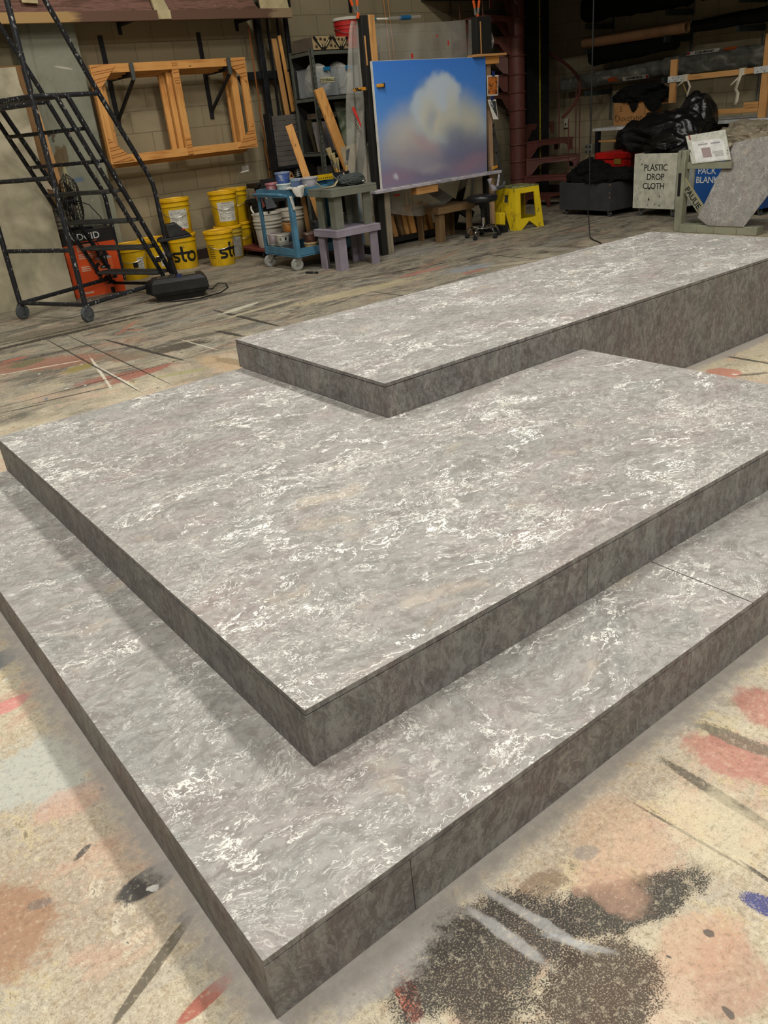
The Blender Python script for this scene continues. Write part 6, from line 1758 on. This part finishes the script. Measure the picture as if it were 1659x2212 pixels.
# ------------------------------------------------------------------ right wall: rack arms, rolls, bench
arms = []
for y in (8.98, 7.62, 6.55):
    t = thing('wall_standard', {8.98: 'pale steel wall standard with arms nearest the spiral stair', 7.62: 'pale steel wall standard with arms behind the cut end of the brown roll', 6.55: 'pale steel wall standard with arms behind the plastic wrapped roll'}[y], 'wall bracket', (XR, y, 1.2))
    MB().box(XR - .02, XR, y - .025, y - .008, 1.1, 3.3).box(XR - .02, XR, y + .008, y + .025, 1.1, 3.3).build('strip', m_zinc, t, smooth=False)
    for z in (1.535 if y > 8 else 1.605, 2.10, 2.42):
        MB().box(10.96, XR - .02, y - .022, y + .022, z - .07, z).build('arm', paint('arm_%d%d' % (int(y * 10), int(z * 10)), (40, 52, 50), .6), t, bevel=.004)
def roll(path, r, mat, name, label, wob=0.0, seed=0, hollow=False, seg=28, n=60, cat='roll'):
    t = thing(name, label, cat, path[0])
    a, b = Vector(path[0]), Vector(path[1])
    d = (b - a); L = d.length; d.normalize()
    u = d.cross(Vector((0, 0, 1))).normalized(); w = u.cross(d)
    rings = []
    for i in range(n + 1):
        q = i / n
        ring = []
        for j in range(seg):
            th = 2 * PI * j / seg
            rr = r(q) if callable(r) else r
            p0 = Vector((q * L * 3.5 + seed, math.cos(th) * 1.3, math.sin(th) * 1.3))
            rr *= 1 + wob * (mn.noise(p0) + .6 * (0.35 - abs(mn.noise(p0 * 2.1 + Vector((0, 3, 1))))))
            ring.append(a + d * (q * L) + u * math.cos(th) * rr + w * math.sin(th) * rr)
        rings.append(ring)
    vs = [p for ring in rings for p in ring]
    fs = [(i * seg + j, i * seg + (j + 1) % seg, (i + 1) * seg + (j + 1) % seg, (i + 1) * seg + j) for i in range(n) for j in range(seg)]
    if not hollow:
        fs += [tuple(range(seg))[::-1], tuple(n * seg + j for j in range(seg))]
    m = MB().add(vs, fs)
    m.build('outer_wrap', mat, t, solid=.012 if hollow else 0)
    return t
m_kraft = paint('kraft_paper', (150, 112, 78), .7, dirt=(120, 88, 60), dscale=4)
rr_ = roll([(11.08, 9.12, 2.18), (11.08, 7.36, 2.18)], .066, m_kraft, 'paper_roll', 'brown kraft paper roll with an open end on the wall rack arms', .02, 3, True)
MB().tube([(11.08, 9.10, 2.18), (11.08, 7.40, 2.18)], [.034, .034], 16).build('inner_core', paint('core_brown', (112, 80, 54), .8), rr_)
blk = lambda q: .12 + .05 * math.sin(PI * min(1, q * 1.4)) - .02 * q
roll([(11.20, 9.03, 2.00), (11.14, 7.55, 2.02)], lambda q: .13 - .045 * q, m_blackcloth, 'cloth_roll', 'sagging roll of black cloth just under the brown paper roll', .16, 5)
roll([(11.22, 7.35, 2.18), (11.10, 5.2, 2.20)], lambda q: .075 + .02 * q, m_blackcloth, 'cloth_roll', 'black cloth roll on the rack arms past the open end of the brown roll', .12, 9)
roll([(11.22, 9.16, 2.64), (11.20, 7.45, 2.64)], lambda q: .19, m_blackcloth, 'cloth_roll', 'bulky black cloth bundle on the topmost rack arms', .22, 14)
roll([(11.15, 7.2, 2.56), (11.15, 5.2, 2.56)], .10, m_blackcloth, 'cloth_roll', 'thin black cloth roll on the topmost rack arms, further along the wall', .15, 18)
g = G('wrapped_roll'); n_ = g.noise(g.map(g.obj(), (0, 0, 0), (.5, 0, .3), (5, 3, 5)), 1.3, 5, .55, 1.2)
c_ = g.ramp(n_, [(.34, (96, 96, 90)), (.52, (122, 122, 114)), (.64, (150, 149, 140)), (.74, (196, 193, 184))])  # pale stops put the plastic's highlights into the wrap's colour
m_wrapped = g.done(c_, .24, 0, n_, .5, .02, .6)
r1 = roll([(11.37, 9.76, 1.65), (11.37, 7.86, 1.74)], lambda q: .102, m_wrapped, 'wrapped_roll', 'long plastic wrapped fabric roll with an upside down printed band, nearer the stair', .16, 21)
r2 = roll([(11.36, 7.84, 1.745), (11.36, 5.0, 1.74)], lambda q: .125, m_wrapped, 'wrapped_roll', 'plastic wrapped fabric roll with an upright printed band, behind the hanging wood frame', .14, 27)
m_label = m_paper
def roll_label(t, x, z, ya, yb, h, txt, flip, tilt):
    lean = Vector((math.sin(tilt), 0, math.cos(tilt)))
    q = [Vector((x, ya, z)) - lean * h / 2, Vector((x, yb, z)) - lean * h / 2, Vector((x, yb, z)) + lean * h / 2, Vector((x, ya, z)) + lean * h / 2]
    MB().plate(q, .003, (1, 0, -.3)).build('printed_band', m_label, t, smooth=False)
    X = Vector((0, 1 if flip else -1, 0)); Y = -lean if flip else lean
    c = (q[0] + q[1] + q[2] + q[3]) / 4 + X * .02 - Y * h * .30 + X.cross(Y) * .002
    lettering(t, 'ROSE BRAND', h * .80, c, X, Y, m_ink, .0012, .0012)
    k = (q[0] + q[1] + q[2] + q[3]) / 4 - X * (abs(yb - ya) / 2 - .022) + X.cross(Y) * .002
    MB().plate([k - X * .018 - Y * h * .36, k + X * .018 - Y * h * .36, k + X * .018 + Y * h * .36, k - X * .018 + Y * h * .36], .002, X.cross(Y)).build('red_square', paint('band_red', (176, 44, 40), .5), t, smooth=False)
roll_label(r1, 11.275, 1.645, 8.54, 8.08, .06, 'ROSE BRAND', True, -.55)
roll_label(r2, 11.285, 1.865, 7.47, 6.98, .06, 'ROSE BRAND', False, .75)
m_otape = paint('orange_tape', (214, 96, 40), .5)
MB().plate([(11.285, 8.80, 1.625), (11.285, 8.62, 1.63), (11.258, 8.62, 1.685), (11.258, 8.80, 1.68)], .003, (1, 0, 0.5)).build('orange_patch', m_otape, r1)
MB().plate([(11.275, 6.92, 1.85), (11.275, 6.74, 1.85), (11.31, 6.74, 1.88), (11.31, 6.92, 1.88)], .003, (1, 0, -.5)).build('orange_patch', m_otape, r2)

m_white_edge = paint('table_white', (206, 206, 202), .5, dirt=(160, 160, 154), dscale=12)
t = thing('work_table', 'white edged work table with black legs along the shadowed wall', 'table', (11.0, 7.0, 0))
MB().box(10.52, 11.55, 4.9, 8.47, .99, 1.03).build('table_top', m_white_edge, t, bevel=.003)
for x in (10.56, 11.49):
    for y in (8.40, 6.7, 5.0):
        MB().box(x - .03, x + .03, y - .03, y + .03, 0, .989).build('leg', m_black, t)
MB().box(10.54, 10.57, 4.95, 8.40, .84, .865).build('front_rail', m_oldpine['Y'], t)
MB().box(10.56, 11.49, 4.95, 8.37, .60, .62).build('lower_shelf', m_shelfdark, t)
tag(MB().hexa([(11.05, 8.58, 0), (11.05, 8.61, 0), (11.35, 8.61, 0), (11.35, 8.58, 0)], [(11.25, 8.44 + .06, 1.40), (11.25, 8.47 + .06, 1.40), (11.55, 8.53, 1.40), (11.55, 8.50, 1.40)]).build('pale_board', paint('leaning_pale', (186, 178, 156), .7)), 'pale sheet standing on edge at the end of the white edged table', 'board')
m_card = paint('cardboard', (178, 126, 74), .8, dirt=(146, 100, 58), dscale=5)
t = thing('carton', 'cardboard carton with handwritten marker lettering on the white edged table', 'box', (11.0, 8.1, 1.03))
for nm, q in (('side', (10.92, 10.927, 7.86, 8.40, 1.032, 1.335)), ('side', (11.313, 11.32, 7.86, 8.40, 1.032, 1.335)), ('end', (10.928, 11.312, 7.86, 7.867, 1.032, 1.335)), ('end', (10.928, 11.312, 8.393, 8.40, 1.032, 1.335))):
    MB().box(*q).build(nm, m_card, t)
MB().box(10.928, 11.312, 7.868, 8.392, 1.032, 1.06).build('bottom', m_card, t)
MB().plate([(10.92, 7.85, 1.335), (11.32, 7.85, 1.335), (11.30, 7.62, 1.27), (10.94, 7.62, 1.27)], .005, (0, 0, 1)).build('flap', m_card, t)
MB().plate([(10.915, 7.84, 1.04), (10.915, 7.66, 1.09), (10.915, 7.70, 1.34), (10.915, 7.85, 1.335)], .005, (1, 0, 0)).build('flap', m_card, t)
lettering(t, 'S        P', .105, (10.919, 8.13, 1.215), (0, -1, 0), (0, 0, 1), m_ink, -.0015, .0008)
lettering(t, 'Duvetyne', .125, (10.919, 8.13, 1.085), (0, -1, 0), (0, .12, 1), m_ink, -.002, .0008)
crumple((11.08, 8.02, 1.40), (.20, .40, .13), 31, .45, 1.8, True, 5, 1.34).build('cloth_heap', m_blackcloth)
tag(bpy.data.objects['cloth_heap'], 'black cloth spilling over the lettered cardboard carton', 'cloth')
def hang(u, v):
    y = 8.14 - .16 * u
    return Vector((10.905 - .01 * math.sin(3 * v), y + .02 * math.sin(v * 5), 1.37 - (.17 * math.sin(PI * u) ** .6) * v))
MB().sheet(hang, 12, 10).build('hanging_fold', m_blackcloth, bpy.data.objects['cloth_heap'], solid=.012)
def hang2(u, v):
    return Vector((10.90 - .015 * math.sin(3 * v), 7.86 - .28 * u + .02 * math.sin(v * 4), 1.37 - .03 * u - (.13 * math.sin(PI * u) ** .5 + .04) * v))
MB().sheet(hang2, 12, 10).build('hanging_fold', m_blackcloth, bpy.data.objects['cloth_heap'], solid=.012)

# bare wood frame with cloth ties standing on the table
t = thing('timber_flat', 'bare pine frame with white metal corner plates and cloth ties standing on the table', 'stage flat', (10.62, 6.5, 1.03))
MB().box(10.60, 10.64, 7.165, 7.26, 1.28, 1.80).build('upright', m_oldpine['Z'], t, bevel=.003)
MB().box(10.60, 10.64, 5.86, 5.96, 1.031, 1.95).build('upright', m_oldpine['Z'], t, bevel=.003)
MB().box(10.60, 10.64, 5.965, 7.16, 1.535, 1.60).build('cross_rail', m_oldpine['Y'], t, bevel=.003)
MB().box(10.60, 10.64, 5.965, 7.0, 1.10, 1.16).build('bottom_rail', m_oldpine['Y'], t, bevel=.003)
MB().box(10.61, 10.63, 7.0, 7.04, 1.031, 1.16).build('foot_block', m_oldpine['Z'], t)
MB().box(10.60, 10.64, 5.965, 6.16, 1.161, 1.22).build('corner_block', m_oldpine['Y'], t)
for ya, yb in ((7.04, 7.28), (5.80, 6.06)):
    p_ = MB().box(10.588, 10.599, ya, yb, 1.53, 1.605).build('corner_plate', m_white_edge, t, bevel=.002)
    m = MB()
    for k in range(5):
        m.cyl((10.588, ya + .03 + .045 * k, 1.55 + .03 * (k % 2)), (10.586, ya + .03 + .045 * k, 1.55 + .03 * (k % 2)), .006, 8)
    m.build('screw_head', m_ink, p_)
m_tie = paint('cotton_tie', (206, 196, 172), .9)
for k, (y, L) in enumerate(((7.02, .06), (6.22, .06))):
    MB().box(10.585, 10.655, y - .035, y + .035, 1.525, 1.61).build('tie_wrap', m_tie, t, bevel=.006)
def tie(pts, w):
    m = MB()
    vs = []
    for x, y, z in pts:
        vs += [(x, y - w / 2, z), (x, y + w / 2, z)]
    m.add(vs, [(2 * i, 2 * i + 2, 2 * i + 3, 2 * i + 1) for i in range(len(pts) - 1)])
    return m
tie([(10.585, 6.23, 1.54), (10.58, 6.25, 1.46), (10.585, 6.28, 1.38), (10.58, 6.24, 1.33), (10.585, 6.25, 1.24), (10.58, 6.27, 1.20)], .045).build('cotton_tie', m_tie, t, solid=.006)
tie([(10.585, 6.24, 1.52), (10.575, 6.33, 1.44), (10.58, 6.36, 1.42)], .03).build('cotton_tie', m_tie, t, solid=.006)
tie([(10.585, 6.97, 1.53), (10.58, 6.93, 1.46), (10.585, 6.96, 1.38), (10.585, 6.97, 1.34)], .03).build('cotton_tie', m_tie, t, solid=.006)
tie([(10.585, 7.04, 1.53), (10.575, 7.08, 1.50), (10.58, 7.14, 1.47)], .03).build('cotton_tie', m_tie, t, solid=.006)
MB().tube([(10.60, 7.05, 1.50), (10.62, 6.95, 1.30), (10.64, 6.9, 1.16)], .008, 6).build('cord', paint('khaki_cord', (150, 120, 60), .8), t)

# ------------------------------------------------------------------ rolling bins
def bin_(label, x0, x1, y0, y1, z0, z1, mat, rz, wheelm):
    t = thing('rolling_bin', label, 'bin', ((x0 + x1) / 2, (y0 + y1) / 2, 0), rz)
    cx_, cy_ = (x0 + x1) / 2, (y0 + y1) / 2
    hx, hy = (x1 - x0) / 2, (y1 - y0) / 2
    w = .018
    for nm, q in (('front_panel', (-hx, -hx + w, -hy, hy)), ('rear_panel', (hx - w, hx, -hy, hy)), ('end_panel', (-hx + w, hx - w, -hy, -hy + w)), ('end_panel', (-hx + w, hx - w, hy - w, hy))):
        MB(True).box(q[0], q[1], q[2], q[3], z0, z1).build(nm, mat, t, bevel=.003)
    MB(True).box(-hx + w, hx - w, -hy + w, hy - w, z0, z0 + w).build('bottom', mat, t)
    for sx_ in (-1, 1):
        for sy_ in (-1, 1):
            caster(t, sx_ * (hx - .06), sy_ * (hy - .07), z0, .036, .024, 1.3, wheelm, m_zinc, True)
    return t, hx, hy
m_binwhite = paint('bin_white', (214, 212, 192), .5, dirt=(150, 146, 126), dscale=22, damt=.6, thr=(.66, .7))
t, hx, hy = bin_('white rolling bin lettered for plastic drop cloth', 9.42, 10.05, 6.26, 6.90, .10, .755, m_binwhite, -.04, m_rubber)
M = ROOTM[t.name]
for k, s in enumerate(('PLASTIC', 'DROP', 'CLOTH')):
    lettering(t, s, .105, M @ Vector((-hx - .001, -.015 + (.0, .0, .02)[k], .555 - k * .108)), M.to_3x3() @ Vector((0, -1, 0)), (0, 0, 1), m_ink, .0005, .0008, spacing=.92)
m = MB(True)
rnd = random.Random(5)
for k in range(26):
    y_, z_, l_ = rnd.uniform(-.26, .26), rnd.choice((.13, .15, .2, .24, .28, .33, .62, .68)), rnd.uniform(.006, .035)
    m.box(-hx - .0012, -hx - .0002, y_, y_ + rnd.choice((.004, .004, .012)), z_, z_ + l_)
m.build('paint_drip', m_ink, t, smooth=False)
t, hx, hy = bin_('blue rolling bin with white packing blanket lettering behind the stand', 9.76, 10.40, 5.30, 6.235, .08, .70, paint('bin_blue', (28, 84, 158), .45, dirt=(22, 66, 128), dscale=6), -.02, m_rubber)
M = ROOTM[t.name]
lettering(t, 'PACK', .105, M @ Vector((-hx - .001, .303, .475)), M.to_3x3() @ Vector((0, -1, 0)), (0, 0, 1), m_ltr_white, .0006, .0008, spacing=.92)
lettering(t, 'BLANK', .105, M @ Vector((-hx - .001, .293, .370)), M.to_3x3() @ Vector((0, -1, 0)), (0, 0, 1), m_ltr_white, .0006, .0008, spacing=.92)
t, hx, hy = bin_('low charcoal rolling bin heaped with black cloth', 9.30, 9.92, 7.13, 8.05, .075, .425, paint('bin_charcoal', (58, 58, 60), .7, dirt=(74, 72, 70), dscale=6), -.06, m_rubber)
m = MB(True)
for z_ in (.40, .30, .24):
    m.box(-hx - .001, -hx, -hy + .006, -hy + .020, z_, z_ + .01)
m.build('edge_chip', m_oldpine['Z'], t)
for k, (c, r, sd, lab) in enumerate((((9.62, 7.80, .47), (.24, .24, .20), 41, 'black cloth heaped at the stair end of the charcoal bin'), ((9.60, 7.38, .42), (.26, .25, .13), 47, 'black cloth heaped at the white bin end of the charcoal bin'))):
    o = crumple(c, r, sd, .60, 1.5, True, 5, .10, lambda w: Vector((max(9.335, min(9.885, w.x)) if w.z < .43 else w.x, max(7.16, min(8.02, w.y)) if w.z < .43 else w.y, w.z)), .7).build('cloth_heap', m_blackcloth)
    tag(o, lab, 'cloth', 'black cloth heaped in the bin')
m_red = paint('toolbox_red', (198, 30, 26), .4, dirt=(150, 24, 22), dscale=6)
t = thing('tool_box', 'bright red lidded tool box stacked behind the charcoal bin', 'tool box', (10.28, 7.78, .36))
MB().box(10.08, 10.46, 7.45, 8.03, .42, .64).build('body', m_red, t, bevel=.008)
MB().box(10.06, 10.48, 7.43, 8.05, .645, .735).build('lid', m_red, t, bevel=.012)
MB().box(10.062, 10.078, 7.60, 7.72, .58, .65).build('latch', paint('latch_brass', (150, 120, 44), .5), t, bevel=.003)
t = thing('tool_box', 'larger red tool chest underneath the lidded red tool box', 'tool box', (10.28, 7.74, 0))
MB().box(10.04, 10.50, 7.36, 8.08, .10, .385).build('body', m_red, t, bevel=.008)
MB().box(10.02, 10.52, 7.34, 8.10, .386, .418).build('rim', m_red, t, bevel=.006)
MB().box(10.03, 10.038, 7.45, 8.0, .25, .275).build('grip_ridge', m_red, t, bevel=.003)
MB().box(10.06, 10.48, 7.38, 8.06, 0, .10).build('plinth', m_ink, t)
# black plastic sack over the bins
g = G('black_sack'); n_ = g.noise(g.map(g.obj(), (0, 0, 0), (.3, .5, .2), (4, 2.4, 3)), 1.4, 4, .5, 1.2)
m_sack = g.done((20, 20, 20), .32, 0, n_, .5, .03, .5)
sk = crumple((9.92, 6.74, .92), (.40, .54, .28), 52, .55, 1.25, True, 6, .757, None, .45).build('plastic_sack', m_sack)
tag(sk, 'big crumpled black plastic sack piled on the white bin', 'plastic sack')
crumple((10.0, 6.44, 1.08), (.20, .17, .24), 57, .55, 1.2, True, 5, .76, None, .45).build('gathered_neck', m_sack, sk)
cp_ = crumple((10.02, 5.72, .83), (.30, .42, .16), 63, .5, 1.7, True, 5, .702).build('plastic_sheet', glassy('cloudy_film', (176, 164, 140), .72, .25, 5, .9, .2))
tag(cp_, 'heap of cloudy clear plastic on the blue bin', 'plastic sheet')

# ------------------------------------------------------------------ paint-dripped stand with sheet and sample
m_stand = spatter('dripped_sage', (142, 142, 120), [((70, 68, 60), 0.8), ((112, 84, 72), .5)], .6, 22, thr=.64)
g = G('dripped_sage_wood'); o_ = g.obj()
d_ = g.noise(g.map(o_, (0, 0, 0), (0, 0, 0), (26, 26, 1.6)), 1.3, 5, .65)
m_stand = g.done(g.mix(g.step(d_, .60, .64, 0, .85), g.mix(g.step(g.noise(o_, 5, 4), .4, .7), rgb((148, 148, 126)), rgb((128, 128, 110))), rgb((66, 60, 52))), .6)
t = thing('easel_stand', 'sage green wooden stand covered in paint drips, lettered along its brace', 'stand', (8.56, 5.3, 0))
MB().box(8.50, 8.60, 5.565, 5.66, 0, .85).build('post', m_stand, t, bevel=.008)
MB().box(8.497, 8.4998, 5.60, 5.635, .38, .62).build('dark_gouge', m_ink, t)
br = MB().bar((8.535, 5.61, .545), (8.535, 5.14, -.03 + .03), .024, .10, (0, 0, 1)).build('brace', m_stand, t, bevel=.003)
MB().bar((8.52, 5.585, .592), (8.52, 5.115, .047), .004, .006, (0, 0, 1)).build('yellow_edge', paint('edge_yellow', (196, 180, 120), .6), t)
bd = (Vector((8.535, 5.14, 0)) - Vector((8.535, 5.61, .545))).normalized()
lettering(t, 'PAULIE', .088, Vector((8.5218, 5.452, .362)) - Vector((-1, 0, 0)).cross(bd) * .030, bd, Vector((-1, 0, 0)).cross(bd), m_ink, .001, .0008)
MB().box(8.47, 8.60, 4.64, 5.565, 0, .085).build('foot', m_stand, t, bevel=.006)
MB().box(8.545, 8.575, 5.04, 5.565, .655, .725).build('cross_arm', m_stand, t, bevel=.004)
MB().box(8.62, 9.15, 5.57, 5.65, 0, .08).build('foot', m_stand, t, bevel=.006)
quad = [Vector((8.535, 5.50, .71)), Vector((8.535, 5.045, .745)), Vector((8.66, 5.215, 1.03)), Vector((8.66, 5.685, .985))]
qn = (quad[1] - quad[0]).cross(quad[3] - quad[0]).normalized()
if qn.x > 0: qn = -qn
t = thing('reference_sheet', 'white printed reference sheet in a paint-marked sleeve propped on the stand', 'paper', quad[0])
MB().plate(quad, .012, -qn).build('backing_board', paint('sleeve_white', (214, 214, 200), .5, dirt=(160, 160, 148), dscale=40, damt=.4, thr=(.64, .68)), t, smooth=False)
UV = lambda u, v, k=.001: quad[0] + (quad[1] - quad[0]) * u + (quad[3] - quad[0]) * v + qn * k
pt = lambda u0, u1, v0, v1, k=.001: [UV(u0, v0, k), UV(u1, v0, k), UV(u1, v1, k), UV(u0, v1, k)]
MB().plate(pt(.12, .93, .03, .76, .002), .001, -qn).build('page', paint('page_white', (248, 247, 242), .5), t, smooth=False)
MB().plate(pt(.33, .56, .16, .50, .003), .0006, -qn).build('printed_swatch', mottled('swatch_print', [(128, 108, 108), (168, 150, 146), (150, 132, 132)], 30), t, smooth=False)
m = MB()
for u0, u1, v0, v1 in ((.28, .52, .60, .65), (.60, .84, .60, .65)):
    m.plate(pt(u0, u1, v0, v1, .003), .0006, -qn)
m.build('print_block', paint('print_lilac', (176, 168, 172), .6), t, smooth=False)
m = MB()
for k in range(7):
    m.plate(pt(.64 - .04 * (k > 3), .86, .16 + .028 * k, .17 + .028 * k, .003), .0006, -qn)
m.plate(pt(.36, .44, .68, .685, .003), .0006, -qn).plate(pt(.68, .75, .68, .685, .003), .0006, -qn).plate(pt(.40, .47, .53, .535, .003), .0006, -qn)
m.build('print_line', m_labelprint, t, smooth=False)
m = MB()
for u, v, s in ((.035, .42, .012), (.045, .38, .014), (.04, .34, .012), (.05, .30, .012), (.045, .26, .010), (.28, .88, .012), (.60, .92, .012), (.965, .30, .02), (.965, .20, .016), (.97, .86, .012)):
    m.plate(pt(u, u + s, v, v + s * 1.6, .003), .0006, -qn)
m.build('ink_spot', m_ink, t, smooth=False)
MB().plate(pt(.08, .12, .84, 1.0, .003), .0006, -qn).build('rust_stain', paint('rust_mark', (150, 74, 56), .6), t, smooth=False)
# marbled sample board leaning on the stand
sq = [Vector((8.46, 5.335, .165)), Vector((8.46, 5.21, .087)), Vector((8.46, 4.785, .087)), Vector((8.62, 4.30, .86)), Vector((8.68, 4.45, .99)), Vector((8.655, 5.09, .90))]
sn = (sq[2] - sq[0]).cross(sq[5] - sq[0]).normalized()
if sn.x > 0: sn = -sn
t = thing('sample_board', 'grey marbled paint sample board leaning askew on the sage stand', 'board', sq[1])
gm = marble('marbled_sample', False, 21.0, 1.9, .55)
MB().plate(sq, .010, -sn).build('panel', gm, t, smooth=False)
tag(MB().hexa([(9.30, 5.46, 0), (9.30, 5.60, 0), (9.32, 5.60, 0), (9.32, 5.46, 0)], [(9.36, 5.46, .66), (9.36, 5.60, .66), (9.38, 5.60, .66), (9.38, 5.46, .66)]).build('brown_board', paint('brown_offcut', (92, 80, 60), .7)), 'narrow brown board standing between the stand and the blue bin lettering', 'board')

# ------------------------------------------------------------------ hanging drop cable and small floor things
t = thing('drop_cable', 'black drop cable hanging from above with a metal outlet box, trailing to the floor', 'cable', (7.88, 6.37, .9))
MB().tube([(7.88, 6.35, 6.9), (7.88, 6.36, 3.0), (7.88, 6.37, .99)], .008, 6).build('cable', m_ink, t)
MB().box(7.85, 7.905, 6.325, 6.425, .895, 1.0).build('outlet_box', paint('galvanised', (84, 82, 72), .5, .3, dirt=(70, 68, 60), dscale=30), t, bevel=.006)
m = MB()
for y in (6.345, 6.395):
    for z in (.915, .965):
        m.cyl((7.85, y + .005, z + .008), (7.846, y + .005, z + .008), .014, 12)
m.build('socket', m_ink, t)
MB().tube([(7.88, 6.375, .895), (7.87, 6.36, .6), (7.86, 6.37, .3), (7.84, 6.33, .12), (7.78, 6.27, .02), (7.70, 6.16, .008), (7.62, 6.03, .008), (7.54, 5.92, .008)], .007, 6).build('floor_cord', m_ink, t)
t = thing('marker_pen', 'small black marker lying on the floor in front of the lavender bench', 'pen', (4.93, 7.79, 0))
MB().tube([(4.89, 7.89, .012), (4.955, 7.745, .012)], .012, 10).build('barrel', m_ink, t)
MB().tube([(4.934, 7.792, .012), (4.938, 7.783, .012)], .0132, 10).build('band', m_zinc, t)
o = crumple((4.16, 9.06, .012), (.03, .03, .018), 71, .4, 2, False, 3, .001).build('fabric_scrap', m_blackcloth)
tag(o, 'tiny dark scrap on the bare floor between the projector and the yellow buckets', 'scrap')
